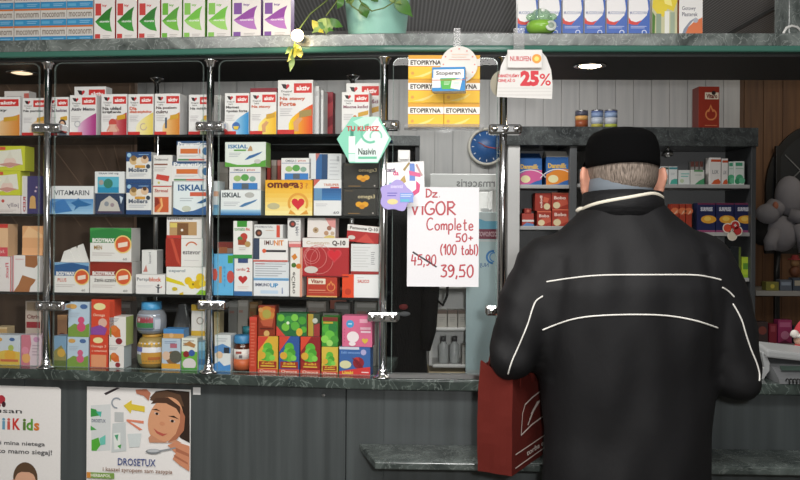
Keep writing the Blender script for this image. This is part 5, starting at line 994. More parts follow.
# bottle
s0, _ = L.hit(231.5, 350, 0.052); s1, _ = L.hit(248.8, 350, 0.052); _, zt = L.hit(240, 336, 0.052); r = (s1 - s0) / 2; h = zt - Z4
t = thing('vitamin_bottle', 'brown vitamin bottle with a blue cap beside the green grape packs', 'bottle', L.pt((s0 + s1) / 2, 0.052 + r, Z4 + 0.0004), L.rz, G4)
MB().lathe([(0, 0), (r * 0.95, 0), (r, 0.003), (r, h * 0.64), (r * 0.92, h * 0.70), (r * 0.84, h * 0.73), (r * 0.84, h * 0.78), (0, h * 0.78)], plain('brown_glass', '4a2418', 0.12), 28).build('bottle_body', t)
MB().lathe([(0, 0), (r * 0.95, 0), (r * 0.97, 0.002), (r * 0.95, h * 0.21), (r * 0.88, h * 0.22), (0, h * 0.22)], plain('blue_cap', '3f86b8', 0.4), 28).build('cap', t, (0, 0, h * 0.775))
lb = MB(); lb.lathe([(r + 0.0003, h * 0.30), (r + 0.0003, h * 0.62)], ink('dcd6d0'), 28); lb.lathe([(r + 0.0006, h * 0.05), (r + 0.0006, h * 0.34)], ink('c4643c'), 28); lb.box(-0.003, -r - 0.0012, h * 0.38, 0.006, -r - 0.0006, h * 0.46, ink('6a6068')); lb.box(-0.012, -r - 0.0012, h * 0.5, 0.004, -r - 0.0006, h * 0.56, ink('a05048'))
lb.build('wrap_label', t)
s0, _ = L.hit(247, 330, 0.12); _, zt = L.hit(247, 327, 0.12)
t = thing('vitamin_bottle', 'dark bottle with a teal cap in the shade behind the brown vitamin bottle', 'bottle', L.pt(s0, 0.14, Z4 + 0.0004), L.rz, G4)
h = zt - Z4
MB().lathe([(0, 0), (0.02, 0), (0.021, 0.003), (0.021, h * 0.74), (0.017, h * 0.8), (0, h * 0.8)], plain('dark_glass', '1c1c20', 0.2), 20).build('bottle_body', t)
MB().lathe([(0, 0), (0.018, 0), (0.018, h * 0.19), (0, h * 0.2)], plain('teal_cap', '2f7c88', 0.4), 20).build('cap', t, (0, 0, h * 0.8))
# red gummy packs with green grape figures (generic)
grape = lambda bg, bg2: [('r', 0, 0, 1, 1, bg), ('p', [(0, 0), (0.55, 0), (0, 0.42)], bg2), ('c', 0.5, 0.30, 0.13, '5cb03c'), ('c', 0.42, 0.42, 0.11, '70c048'), ('c', 0.60, 0.44, 0.12, '4c9c34'), ('c', 0.5, 0.55, 0.13, '68b844'), ('c', 0.30, 0.58, 0.08, '58a83c'), ('c', 0.72, 0.58, 0.08, '80cc54'), ('c', 0.22, 0.52, 0.10, 'd8a83c'), ('r', 0.06, 0.68, 0.94, 0.86, '9c3024'), ('t', 'żelki', 0.2, 0.69, 0.8, 0.76, 'd8a838', 0.02), ('r', 0.15, 0.79, 0.85, 0.82, 'd8c048'), ('r', 0, 0.88, 1, 1, 'c85040'), ('t', 'Owoce', 0.1, 0.90, 0.9, 0.98, 'e8c0b0', 0.01)]
K(L, 'medicine_box', 249, 317, 256.8, 376, 0.047, 0.05, Z4, 'c0442f', [('r', 0, 0, 1, 0.06, 'd04a3c'), ('l', 0.2, 0.1, 0.8, 0.9, 14, 'd87058')], 'narrow red pack side right of the brown vitamin bottle', group=G4)
b0 = K(L, 'gummy_pack', 257.6, 336.3, 278, 376, V4 - 0.005, 0.045, Z4, 'd8a838', grape('d8ac3c', 'd04838'), 'orange-yellow pack with a green grape shape, leftmost of the lower packs', 'sweets pack', group=G4)
b1 = K(L, 'gummy_pack', 279, 336.3, 299.5, 376, V4 - 0.005, 0.045, Z4, '3460a0', grape('33589a', 'd04838'), 'blue pack with a green grape shape among the lower packs', 'sweets pack', group=G4)
b2 = K(L, 'gummy_pack', 300.3, 336.8, 320.5, 377, V4 - 0.005, 0.045, Z4, '8c2428', grape('8c2428', 'd84a34'), 'dark red pack with a green grape shape among the lower packs', 'sweets pack', group=G4)
b3 = K(L, 'gummy_pack', 321.5, 347, 338, 377, V4 - 0.005, 0.045, Z4, 'd8b848', grape('d4b848', 'd8b848'), 'yellow pack with a green grape shape next to the pink one', 'sweets pack', group=G4)
K(L, 'gummy_pack', 258, 305.5, 275.5, 336.3, V4, 0.04, b0, '8a3420', [('c', 0.5, 0.28, 0.26, 'c8843c', 1.0), ('c', 0.5, 0.28, 0.15, 'a8a04c', 1.0), ('p', [(0.1, 0.5), (0.9, 0.42), (0.8, 0.7), (0.3, 0.68)], 'b8583c'), ('c', 0.5, 0.92, 0.10, 'd0a868'), ('c', 0.15, 0.15, 0.08, 'c89858'), ('c', 0.85, 0.15, 0.08, 'c06838'), ('r', 0.1, 0.74, 0.9, 0.78, '5c2018')], 'gold and brown pack on top of the orange-yellow grape pack', 'sweets pack', group=G4)
grapes2 = [('c', 0.15, 0.2, 0.16, '6cb83c'), ('c', 0.4, 0.3, 0.2, '3f9440'), ('c', 0.6, 0.18, 0.16, '7cc44c'), ('c', 0.85, 0.3, 0.18, '4c9c38'), ('c', 0.62, 0.55, 0.2, '5cac40'), ('c', 0.3, 0.6, 0.18, '74bc44'), ('c', 0.38, 0.42, 0.07, 'd8e4c8'), ('c', 0.9, 0.7, 0.14, '58a838'), ('p', [(0, 0.55), (0.3, 1), (0, 1)], 'd0483c'), ('c', 0.76, 0.82, 0.18, 'd8ac3c', 0.8)]
K(L, 'gummy_pack', 276.3, 313.5, 307, 336.3, V4 - 0.003, 0.045, b1, '2c6c3c', grapes2, 'wide green pack of grape shapes lying across the lower packs', 'sweets pack', group=G4, side='c84838')
K(L, 'gummy_pack', 307.8, 314, 320, 336.8, V4 + 0.005, 0.04, b2, '3a4a38', [('r', 0, 0, 0.45, 1, 'b0983c'), ('p', [(0.5, 0.5), (1, 0.4), (1, 1), (0.5, 1)], '9c3838'), ('c', 0.6, 0.3, 0.12, 'c0c4b8')], 'dark green narrow pack on the dark red grape pack', 'sweets pack', group=G4)
K(L, 'gummy_pack', 321.5, 317, 338, 347, V4 - 0.003, 0.045, b3, '3c8c34', [('c', 0.3, 0.4, 0.15, '4fa83c'), ('c', 0.7, 0.35, 0.16, '2f7c3c'), ('c', 0.5, 0.62, 0.17, '68bc44'), ('c', 0.2, 0.75, 0.13, '8cd054'), ('c', 0.8, 0.76, 0.14, '4c9c3c'), ('c', 0.5, 0.88, 0.11, 'a0d46c'), ('r', 0.05, 0.0, 1, 0.14, '7a3028'), ('r', 0.1, 0.16, 0.7, 0.22, 'c8a838')], 'green pack of grape shapes on the yellow grape pack', 'sweets pack', group=G4)
b0 = K(L, 'gummy_pack', 339, 347, 370.5, 378, V4 - 0.006, 0.05, Z4, '3a64a4', [('r', 0, 0, 0.64, 0.09, 'd0d4e0'), ('t', 'żelki owocowe', 0.06, 0.14, 0.66, 0.24, '7ca0d8', 0.01), ('c', 0.78, 0.18, 0.1, 'b0a8d0'), ('c', 0.2, 0.62, 0.14, 'd8d4a8', 1.5), ('c', 0.62, 0.55, 0.2, '8c2430', 1.0), ('c', 0.56, 0.45, 0.1, 'b83838'), ('p', [(0.4, 0.36), (0.6, 0.46), (0.8, 0.74), (0.7, 0.8)], '7a1c28'), ('p', [(0, 0.86), (0.5, 0.76), (1, 0.68), (1, 1), (0, 1)], 'd03838'), ('t', 'Lizaki', 0.1, 0.84, 0.45, 0.95, 'e8c848', 0.02), ('l', 0.72, 0.84, 0.95, 0.94, 1, 'ecd8d8')], 'blue pack with a red foot under the pink one', 'sweets pack', group=G4)
K(L, 'gummy_pack', 342, 316, 372.5, 347, V4 - 0.006, 0.045, b0, 'd86c90', [('c', 0.26, 0.26, 0.13, '4a9cd0'), ('r', 0.2, 0.24, 0.32, 0.28, 'c8e0f0'), ('r', 0.26, 0.4, 0.27, 0.6, 'c05078'), ('r', 0.58, 0.10, 0.84, 0.22, 'e8a8bc'), ('r', 0.6, 0.36, 0.95, 0.44, 'eab8c8'), ('r', 0.62, 0.48, 0.95, 0.54, 'f0d0dc'), ('c', 0.36, 0.68, 0.18, 'f0e4e6', 1.1), ('c', 0.34, 0.90, 0.07, 'f0e4e6', 1.6), ('h', 0.76, 0.80, 0.22, 'd8b848'), ('l', 0.06, 0.4, 0.1, 0.9, 5, 'c05078')], 'pink pack with a blue balloon and a yellow heart', 'sweets pack', group=G4, side='b04c70')
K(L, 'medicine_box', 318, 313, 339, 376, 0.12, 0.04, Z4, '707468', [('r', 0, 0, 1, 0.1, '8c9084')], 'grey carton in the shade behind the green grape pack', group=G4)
# packets in the shade at the back of the worktop
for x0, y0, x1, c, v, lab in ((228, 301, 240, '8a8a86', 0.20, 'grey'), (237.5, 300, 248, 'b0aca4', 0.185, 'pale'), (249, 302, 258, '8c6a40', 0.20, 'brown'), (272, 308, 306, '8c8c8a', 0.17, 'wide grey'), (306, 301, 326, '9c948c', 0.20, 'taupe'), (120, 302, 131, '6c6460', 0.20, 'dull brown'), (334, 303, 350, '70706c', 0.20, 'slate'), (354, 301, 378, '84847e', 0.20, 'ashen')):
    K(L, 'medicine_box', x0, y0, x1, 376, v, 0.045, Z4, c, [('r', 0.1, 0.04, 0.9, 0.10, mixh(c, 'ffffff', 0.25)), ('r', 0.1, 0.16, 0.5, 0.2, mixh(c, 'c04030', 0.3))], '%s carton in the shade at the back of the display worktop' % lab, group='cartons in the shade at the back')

L = L_POSTS
# ------------------------------------------------------------------ wall unit behind the shopper
GU = plain('unit_grey', '5c5e60', 0.5); GUD = plain('unit_dark', '3c3e40', 0.5)
UB = marble('unit_marble', '2c2f30', '4c5050', '8a9090', 12.0, 0.25)
YU = 3.6
def bx(px, py, Y=YU): p = at(px, py, Y); return p.x, p.z
xu0, _ = bx(508, 180); xu1, zt_ = bx(756.5, 128); _, zb_ = bx(640, 146)
xd0, _ = bx(570, 180); xd1, _ = bx(577, 180); xr0, _ = bx(733, 200)
DU = 0.30
un = thing('wall_shelf_unit', 'grey shelf unit with a marble top behind the shopper', 'shelf unit', ((xu0 + xu1) / 2, YU, 0))
def part(name, x0, y0, z0, x1, y1, z1, m, parent=None, ch=0.002):
    par = parent or un; o = par.location
    cx, cy = (x0 + x1) / 2, (y0 + y1) / 2
    mb = MB(); mb.box(x0 - cx, y0 - cy, 0, x1 - cx, y1 - cy, z1 - z0, m, ch)
    return mb.build(name, par, (cx - o.x, cy - o.y, z0 - o.z))
ztu = zt_
part('marble_top', xu0 - 0.02, YU - 0.012, zb_, xu1 + 0.004, YU + DU, ztu, UB)
part('side_panel', xu0, YU, 0, xu0 + 0.05, YU + DU, zb_ - 0.0005, plain('unit_white', 'c4c4c2', 0.5))
part('side_panel', xu1 - 0.02, YU, 0, xu1, YU + DU, zb_ - 0.0005, GUD)
part('divider', xd0, YU + 0.002, 0.02, xd1, YU + DU - 0.015, zb_ - 0.0005, GU)
part('back_panel', xu0 + 0.051, YU + DU - 0.014, 0.02, xu1 - 0.021, YU + DU - 0.002, zb_ - 0.0005, plain('unit_back', '8a8c8e', 0.55))
zs = []
for (pa, pb, py) in ((520, 570, 184.5), (520, 570, 226), (577, 733, 183.5), (577, 733, 231.5), (520, 570, 275), (577, 733, 277)):
    x0, z = bx(pa, py); x1, _ = bx(pb, py)
    z0 = z
    if pa == 520: x0 = xu0 + 0.051; x1 = xd0 - 0.001
    else: x0 = xd1 + 0.001; x1 = xu1 - 0.021
    part('shelf', x0, YU + 0.01, z0 - 0.016, x1, YU + DU - 0.016, z0, plain('unit_shelf', 'a8a8a6', 0.45))
    zs.append(z0)
# little lamp under the top
x, z = bx(668, 147, YU + 0.05)
t = thing('downlight', 'small unlit lamp under the marble top of the grey shelf unit', 'lamp', (x, YU + 0.05, zb_ - 0.0005))
MB().lathe([(0.0, 0), (0.006, 0), (0.006, -0.012), (0, -0.012)], CHROME, 12).build('stem', t)
MB().lathe([(0.006, -0.010), (0.018, -0.018), (0.026, -0.032), (0.020, -0.034), (0, -0.030)], STEEL, 18).build('lamp_shade', t)
MB().ell((0, 0, -0.036), (0.010, 0.010, 0.006), plain('frosted_bulb', 'd8d8d4', 0.3), 12, 8).build('bulb', t)
GB1, GB2, GB3 = 'cartons on the left half of the grey shelf unit', 'cartons on the right half of the grey shelf unit', 'cans on the marble top'
def KB(x0, y0, x1, y1, base, body, ops, label, v=0.03, d=0.08, group=None, side=None, name='medicine_box', cat='medicine box', rz=0.0, top=None):
    return K(B, name, x0, y0, x1, y1, v, d, base, body, ops, label, cat, group, side, top, rz)
dan = lambda c1: [('g', 0, 0, 1, 1, '2c5c98', '4a80b8', 4), ('t', 'Danmilk', 0.08, 0.22, 0.86, 0.40, 'd8b050', 0.03), ('p', [(0, 0.62), (0.3, 0.48), (0.7, 0.42), (1, 0.44), (1, 0.78), (0.6, 0.96), (0, 1)], c1), ('ring', 0.5, 1.2, 0.78, 0.03, 'e4e0e0', 215, 320), ('c', 0.3, 0.78, 0.14, 'e0d8a8', 1.3), ('p', [(0.4, 1), (0.75, 0.86), (1, 0.80), (1, 1)], '3464a4')]
def carton_gable(x0, x1, y0, y1, ygab, ops, label, lid):
    b = KB(x0, y0, x1, y1, zs[0], '3a6aa8', ops, label, 0.04, 0.10, GB1, '2f5c94', name='milk_powder_carton', cat='carton')
    s0, _ = B.hit(x0, y0, 0.05); s1, _ = B.hit(x1, y0, 0.05); _, zg = B.hit(x0, ygab, 0.05)
    o = K.last; mb = MB(); w_ = s1 - s0; h = zg - b
    h0 = b - o.location.z - 0.0003
    mb.prism([(-0.048, h0), (0.048, h0), (0.004, h0 + h), (-0.004, h0 + h)], 'x', -w_ / 2 + 0.003, w_ / 2 - 0.003, lid)
    mb.build('folded_top', o)
carton_gable(518.5, 542, 158.5, 182.5, 152.5, dan('c85c90'), 'blue carton with a pink oval and a folded blue top behind the shopper', plain('gable_blue', '284c80', 0.4))
carton_gable(546, 570, 157, 182.5, 150.5, dan('d88430'), 'blue carton with an orange oval and a folded white top behind the shopper', plain('gable_white', 'd8d4cc', 0.4))
rdb = lambda tx: [('r', 0, 0, 1, 0.08, 'd06a50'), ('t', tx, 0.14, 0.22, 0.85, 0.42, 'e8d0c4', 0.02), ('p', [(0.3, 0.5), (0.9, 0.4), (1, 0.7), (0.5, 0.9)], 'c05844'), ('c', 0.3, 0.78, 0.2, 'd8c8a0', 1.1)]
b0 = KB(537, 211, 551.5, 226, zs[1], '9a3428', rdb('Bobo'), 'dark red tea carton, bottom left of the four behind the shopper', 0.03, 0.07, GB1)
KB(535, 193, 551, 211, b0, '9a3428', [('t', 'Bobo', 0.3, 0.15, 0.46, 0.85, 'e8d0c4', 0.02, 90), ('c', 0.75, 0.75, 0.18, 'd8c8a0'), ('p', [(0.55, 0.2), (0.9, 0.3), (0.8, 0.55), (0.5, 0.5)], 'c86048')], 'dark red tea carton on its side, top left of the four', 0.03, 0.07, GB1)
b0 = KB(552, 209, 569, 226, zs[1], 'a03a2c', rdb('Bobo'), 'dark red tea carton, bottom right of the four beside the divider', 0.03, 0.07, GB1)
KB(551.5, 192.5, 568.5, 209, b0, 'a03a2c', rdb('Bobo'), 'dark red tea carton, top right of the four beside the divider', 0.03, 0.07, GB1)
b0 = KB(522, 213.5, 534, 226, zs[1], 'a8443a', [('r', 0, 0.5, 1, 0.66, 'd8d4d0'), ('p', [(0, 1), (0.4, 0.72), (1, 0.85), (1, 1)], '5a80b0')], 'small red white and blue carton left of the four tea cartons', 0.02, 0.06, GB1)
KB(524.5, 208.5, 531.5, 213.5, b0, '8c2c24', [('c', 0.5, 0.5, 0.3, 'c06a58')], 'tiny dark red carton on the red white and blue one', 0.02, 0.05, GB1)
# right half, upper shelf
tea = [('r', 0, 0.04, 1, 0.16, '4a8c94'), ('l', 0.2, 0.35, 0.7, 0.5, 2, 'b0b8b8'), ('p', [(0.1, 0.98), (0.3, 0.75), (0.7, 0.68), (1, 0.7), (1, 0.98)], '4aa898')]
KB(580, 169, 586, 183, zs[2], 'd0d0ce', [('r', 0, 0.3, 1, 0.5, 'b87868')], 'pale small carton by the left ear of the shopper', 0.03, 0.06, GB2)
KB(661, 166.5, 668.5, 183.5, zs[2], 'dcdedc', [('r', 0, 0.04, 1, 0.16, '3c5c54'), ('r', 0.1, 0.72, 0.9, 0.98, '4a7c70')], 'white and dark green carton right beside the ear of the shopper', 0.03, 0.06, GB2)
KB(669, 166.5, 677.5, 183.5, zs[2], 'dcdedc', tea, 'white and teal upright carton, second from the ear of the shopper', 0.03, 0.06, GB2)
KB(678.5, 170, 690, 183.5, zs[2], 'd8dcd8', [('l', 0.2, 0.2, 0.95, 0.55, 2, '6ab8b0'), ('c', 0.3, 0.75, 0.14, 'b8c8a8')], 'low white carton with teal print on the upper right shelf', 0.03, 0.06, GB2)
KB(690.5, 170, 704.5, 183.5, zs[2], 'd8d8d2', [('r', 0.25, 0, 0.9, 0.12, '5a9460'), ('p', [(0.3, 1), (0.6, 0.75), (1, 0.55), (1, 1)], '4c9468'), ('l', 0.3, 0.3, 0.8, 0.42, 1, 'a8b0a8')], 'white carton with a green corner on the upper right shelf', 0.03, 0.06, GB2)
for i, x in enumerate((690.5, 695, 699.5)):
    KB(x, 161.5, x + 3.6, 183.5, zs[2], 'c4c0bc', [('r', 0, 0, 1, 0.22, '8c5850')], ('narrow brown-topped tube pack, left of three', 'narrow brown-topped tube pack, middle of three', 'narrow brown-topped tube pack, right of three')[i] + ' behind the green-cornered carton', 0.11, 0.02, 'tube packs on the upper right shelf')
org = [('r', 0.12, 0.07, 1, 0.16, 'c05030'), ('t', 'LIX', 0.24, 0.46, 0.8, 0.60, '8a8c90', 0.0), ('p', [(0.15, 0.98), (0.4, 0.84), (0.8, 0.78), (0.98, 0.9), (0.9, 0.98)], 'cc5c34')]
KB(709.5, 157.5, 721, 183.5, zs[2], 'e2dedA'.lower(), org, 'tall white carton with orange-red bands, left of two', 0.03, 0.05, GB2)
KB(721.5, 158.5, 728, 183.5, zs[2], 'e2deda', org, 'tall white carton with orange-red bands, narrow right one of two', 0.032, 0.05, GB2)
grn = [('r', 0.1, 0.06, 0.8, 0.2, '4a9c78'), ('l', 0.1, 0.28, 0.9, 0.36, 1, '90b8a4'), ('c', 0.5, 0.72, 0.16, '52a87c', 1.0), ('c', 0.3, 0.85, 0.12, '3c9468'), ('c', 0.75, 0.82, 0.13, '6ab890')]
KB(728.5, 161.5, 734, 183.5, zs[2], 'd4dcd6', grn, 'narrow white and green carton between the orange-banded and the last one', 0.035, 0.05, GB2)
KB(734.5, 161.2, 744.5, 183.5, zs[2], 'd8ded8', grn, 'white and green carton at the right end of the upper shelf', 0.03, 0.05, GB2)
# right half, lower shelf
sur = [('r', 0, 0, 1, 0.06, '6a2c4a'), ('t', 'SURPRISE', 0.16, 0.14, 0.84, 0.28, 'c8c8d4', 0.05), ('c', 0.62, 0.56, 0.14, 'd89a34', 1.9), ('c', 0.56, 0.54, 0.08, 'e8c058', 1.5), ('r', 0, 0.93, 1, 1, '8c4468')]
for i, x in enumerate((697.5, 716, 734.5)):
    KB(x, 203, x + 18, 231.5, zs[3], '20264e', sur, 'dark blue carton with an orange blob, %s' % ('left of three beside the shoulder of the shopper', 'middle one of three', 'right of three at the end of the shelf')[i], 0.03, 0.06, 'dark blue cartons on the right shelf')
for i, x in enumerate((671, 679.5, 686)):
    KB(x, 204, x + (8 if i == 0 else 6), 231.5, zs[3], '9c3a28', [('c', 0.5, 0.25, 0.12, 'd07048', 1.2), ('p', [(0.2, 0.4), (0.8, 0.2), (0.8, 0.3)], 'e0b090')], 'orange-red small carton, %s of three by the shoulder of the shopper' % ('left', 'middle', 'right')[i], 0.03, 0.05, 'orange-red cartons on the right shelf')
KB(742, 257, 752, 270, zs[5], 'a8c038', [('r', 0.1, 0.3, 0.9, 0.6, '5c8c30'), ('r', 0, 0.85, 1, 1, '8cb030')], 'lime green carton on the lowest visible right shelf', 0.03, 0.06, GB2)
KB(730, 247, 741, 277, zs[5], '1e2224', [('r', 0.8, 0, 1, 1, '5c6a30')], 'dark upright carton left of the lime green one', 0.035, 0.06, GB2)
# on the marble top
def can(x0, x1, y0, ops, label, body):
    s0, _ = B.hit(x0, 118, 0.05); s1, _ = B.hit(x1, 118, 0.05); _, zt = B.hit((x0 + x1) / 2, y0, 0.05); r = (s1 - s0) / 2; h = zt - ztu
    t = thing('food_can', label, 'can', ((s0 + s1) / 2, YU + 0.05 + r, ztu + 0.0004), 0, GB3)
    MB().lathe([(0, 0), (r * 0.97, 0), (r, 0.002), (r * 0.97, 0.004), (r * 0.97, h - 0.004), (r, h - 0.002), (r * 0.95, h), (r * 0.9, h - 0.002), (0, h - 0.003)], STEEL, 24).build('tin', t)
    m2 = MB()
    for z0, z1, col in ops: m2.lathe([(r * 0.985, 0.005 + (h - 0.01) * z0), (r * 0.985, 0.005 + (h - 0.01) * z1)], ink(col), 24)
    m2.build('paper_label', t)
can(576.5, 589.5, 110, [(0, 0.45, '8c4a2c'), (0.45, 0.72, 'c89858'), (0.72, 1, '4a4a58')], 'can with a brown and tan label, leftmost on the marble top', None)
can(592.5, 604.5, 109.5, [(0, 0.2, 'a8a048'), (0.2, 0.6, 'b0b8c4'), (0.6, 0.9, '7c90b4'), (0.9, 1, '5c6c98')], 'can with a blue-grey and green label, middle of three', None)
can(606, 619, 109.5, [(0, 0.2, 'a8b048'), (0.2, 0.6, 'b8bcc4'), (0.6, 0.9, '8ca0c0'), (0.9, 1, '5c6c98')], 'can with a blue-grey and green label, rightmost of three', None)
KB(698.5, 86.5, 719.5, 128, ztu, '8c2c1c', [('r', 0.3, 0.14, 0.96, 0.30, 'd8ccb8'), ('t', 'Vitaro', 0.36, 0.17, 0.9, 0.28, '6c2018', 0.03), ('c', 0.72, 0.15, 0.05, '2c1c1c'), ('ring', 0.60, 0.66, 0.14, 0.035, 'c87848'), ('p', [(0.44, 0.6), (0.58, 0.42), (0.74, 0.6)], 'c87848'), ('p', [(0.50, 0.62), (0.58, 0.48), (0.68, 0.62)], '8c2c1c'), ('l', 0.3, 0.90, 0.9, 0.95, 1, 'c07050')], 'tall dark red carton with a drop outline on the marble top', 0.05, 0.08, None, '6c2014')
# clover sticker hanging at the shelf edge
s_, z_ = B.hit(732, 230, -0.01)
t = thing('price_tag', 'red and white clover-shaped tag at the edge of the right shelf', 'sign', (s_, YU - 0.0135, z_))
mb = MB()
def disc(mb, cx, cz, r, y, col, n=20): mb.prism([(cx + r * math.cos(2 * PI * i / n), cz + r * math.sin(2 * PI * i / n)) for i in range(n)], 'y', y, y + 0.0004, ink(col))
for cx, cz in ((0.012, 0.020), (-0.020, 0.008), (0.022, -0.004), (0.0, -0.024)): disc(mb, cx, cz, 0.021, 0, 'dcd2c4')
mb.build('card', t)
m2 = MB()
for cx, cz, col in ((0.012, 0.020, 'b02c2c'), (-0.020, 0.008, 'c84c34'), (0.022, -0.004, 'b03030'), (0.0, -0.024, 'cfc4b0')): disc(m2, cx, cz, 0.0165, -0.0006, col)
m2.box(0.006, -0.0012, 0.018, 0.018, -0.0008, 0.022, ink('e8e0d8')); m2.box(0.010, -0.0012, 0.014, 0.014, -0.0008, 0.026, ink('e8e0d8'))
m2.build('print', t)

# ------------------------------------------------------------------ dark shelf unit behind the box display
xa, zta = bx(-140, 132); xb, _ = bx(420, 132); _, zba = bx(400, 146)
ud = thing('wall_shelf_unit', 'dark shelf unit with a marble top behind the box display', 'shelf unit', ((xa + xb) / 2, YU, 0))
part('marble_top', xa, YU - 0.01, zba, xb, YU + DU, zta, UB, ud)
part('side_panel', xb - 0.02, YU, 0, xb - 0.001, YU + DU, zba - 0.0005, plain('unit_black', '26282a', 0.5), ud)
part('side_panel', xa, YU, 0, xa + 0.02, YU + DU, zba - 0.0005, plain('unit_black', '26282a', 0.5), ud)
part('back_panel', xa + 0.021, YU + DU - 0.014, 0.02, xb - 0.021, YU + DU - 0.002, zba - 0.0005, plain('unit_black_back', '1c1d1f', 0.6), ud)
for py in (172, 215, 262, 310, 356):
    _, z = bx(300, py); part('shelf', xa + 0.021, YU + 0.01, z - 0.014, xb - 0.021, YU + DU - 0.016, z, plain('unit_black_shelf', '303234', 0.5), ud)
rs = random.Random(3)
# a few cartons on it seen through the gaps
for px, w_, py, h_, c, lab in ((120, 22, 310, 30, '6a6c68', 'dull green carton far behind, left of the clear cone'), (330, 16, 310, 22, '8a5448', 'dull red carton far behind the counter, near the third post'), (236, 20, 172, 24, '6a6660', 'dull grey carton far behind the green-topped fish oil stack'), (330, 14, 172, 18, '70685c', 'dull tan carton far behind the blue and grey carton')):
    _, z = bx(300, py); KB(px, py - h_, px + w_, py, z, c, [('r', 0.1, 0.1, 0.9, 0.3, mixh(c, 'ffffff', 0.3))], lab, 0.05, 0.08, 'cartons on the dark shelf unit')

# ------------------------------------------------------------------ reflections in the sales window, built as solid things behind it
# clock reflected in the window, built solid on the back wall
p = at(487, 146.5, YW - 0.03); r = 19 / F * YW
t = thing('reflected_clock', 'round clock with a blue dial and red hand, reflection built on the wall', 'clock', (p.x, YW - 0.001, p.z))
RX = Matrix.Rotation(PI / 2, 4, 'X')
MB().lathe([(0, 0), (r, 0), (r, 0.022), (r * 0.93, 0.030), (r * 0.86, 0.024), (r * 0.84, 0.014), (0, 0.014)], plain('clock_rim', 'd4d0c4', 0.35), 36, M=RX).build('case', t)
MB().lathe([(0, 0.0142), (r * 0.84, 0.0142), (r * 0.84, 0.0152), (0, 0.0152)], plain('clock_blue', '2f5f9c', 0.4), 36, M=RX).build('dial', t)
mb = MB()
for k in range(12):
    a = k * PI / 6; M_ = Matrix.Rotation(a, 4, 'Y'); mb.box(-0.0015, -0.0162, r * 0.66, 0.0015, -0.0155, r * 0.78, ink('e0e4e8'), 0, M_)
mb.build('hour_marks', t)
mb = MB(); mb.box(-0.002, -0.018, -0.01, 0.002, -0.017, r * 0.72, ink('b84a40'), 0, Matrix.Rotation(math.radians(100), 4, 'Y')); mb.build('minute_hand', t)['label'] = 'red hand'
mb = MB(); mb.box(-0.0015, -0.0195, -0.01, 0.0015, -0.0185, r * 0.5, ink('a04a44'), 0, Matrix.Rotation(math.radians(-62), 4, 'Y')); mb.build('hour_hand', t)
# white display stand reflected in the window, built solid with mirrored lettering
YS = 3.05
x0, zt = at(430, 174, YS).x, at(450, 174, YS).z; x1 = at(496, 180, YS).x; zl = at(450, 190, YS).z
sd = thing('reflected_stand', 'white display stand with boxes, reflection built solid behind the sales window', 'display stand', ((x0 + x1) / 2, YS, 0))
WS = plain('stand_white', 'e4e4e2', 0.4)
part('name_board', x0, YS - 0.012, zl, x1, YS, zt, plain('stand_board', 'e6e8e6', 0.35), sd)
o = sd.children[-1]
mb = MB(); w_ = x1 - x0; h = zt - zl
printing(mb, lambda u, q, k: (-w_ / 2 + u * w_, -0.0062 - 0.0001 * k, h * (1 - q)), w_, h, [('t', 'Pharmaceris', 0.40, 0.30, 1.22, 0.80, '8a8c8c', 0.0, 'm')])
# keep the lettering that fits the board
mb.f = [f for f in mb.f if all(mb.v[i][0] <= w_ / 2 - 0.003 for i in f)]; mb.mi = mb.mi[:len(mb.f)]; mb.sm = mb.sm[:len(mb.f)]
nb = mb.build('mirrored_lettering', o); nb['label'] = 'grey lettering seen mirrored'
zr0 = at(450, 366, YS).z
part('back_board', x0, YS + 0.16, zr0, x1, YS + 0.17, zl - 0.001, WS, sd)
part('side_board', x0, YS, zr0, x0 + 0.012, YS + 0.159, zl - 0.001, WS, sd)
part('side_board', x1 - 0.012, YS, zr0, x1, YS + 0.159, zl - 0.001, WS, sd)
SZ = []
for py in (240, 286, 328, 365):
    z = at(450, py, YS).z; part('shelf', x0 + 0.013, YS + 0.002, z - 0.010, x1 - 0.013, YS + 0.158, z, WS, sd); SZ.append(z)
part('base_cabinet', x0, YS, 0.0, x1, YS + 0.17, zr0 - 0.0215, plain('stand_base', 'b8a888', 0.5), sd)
FS = Frame(0, YS, 0)
def KS(x0, y0, x1, y1, base, body, ops, label, v=0.02, group='packs on the reflected white stand', cat='cosmetics box'):
    return K(FS, 'cosmetics_box', x0, y0, x1, y1, v, 0.05, base, body, ops, label, cat, group)
for i, x in enumerate((437, 447.5, 458)):
    KS(x, 310, x + 10, 328, SZ[2], 'bcb8b0', [('r', 0, 0, 1, 0.22, '6c5a50'), ('l', 0.2, 0.4, 0.8, 0.7, 3, 'a09c98')], 'pale carton with a brown top on the reflected white stand, %s of three' % ('left', 'middle', 'right')[i])
for i, x in enumerate((462, 470)): KS(x, 345, x + 7.5, 365, SZ[3], 'c0beb8', [('r', 0, 0, 1, 0.12, 'a8a49c'), ('l', 0.2, 0.3, 0.8, 0.5, 2, '98969a')], 'pale carton on the bottom shelf of the reflected white stand, %s' % ('next to the bottles', 'beside the blue banner')[i])
KS(482, 208, 489, 240, SZ[0], 'd4d6d6', [('r', 0.1, 0.1, 0.9, 0.15, 'b0b4b4')], 'white upright carton on the top shelf of the reflected stand, left one')
KS(490, 209, 495, 240, SZ[0], 'd4d6d6', [('r', 0.1, 0.1, 0.9, 0.15, 'b0b4b4')], 'white upright carton on the top shelf of the reflected stand, right one')
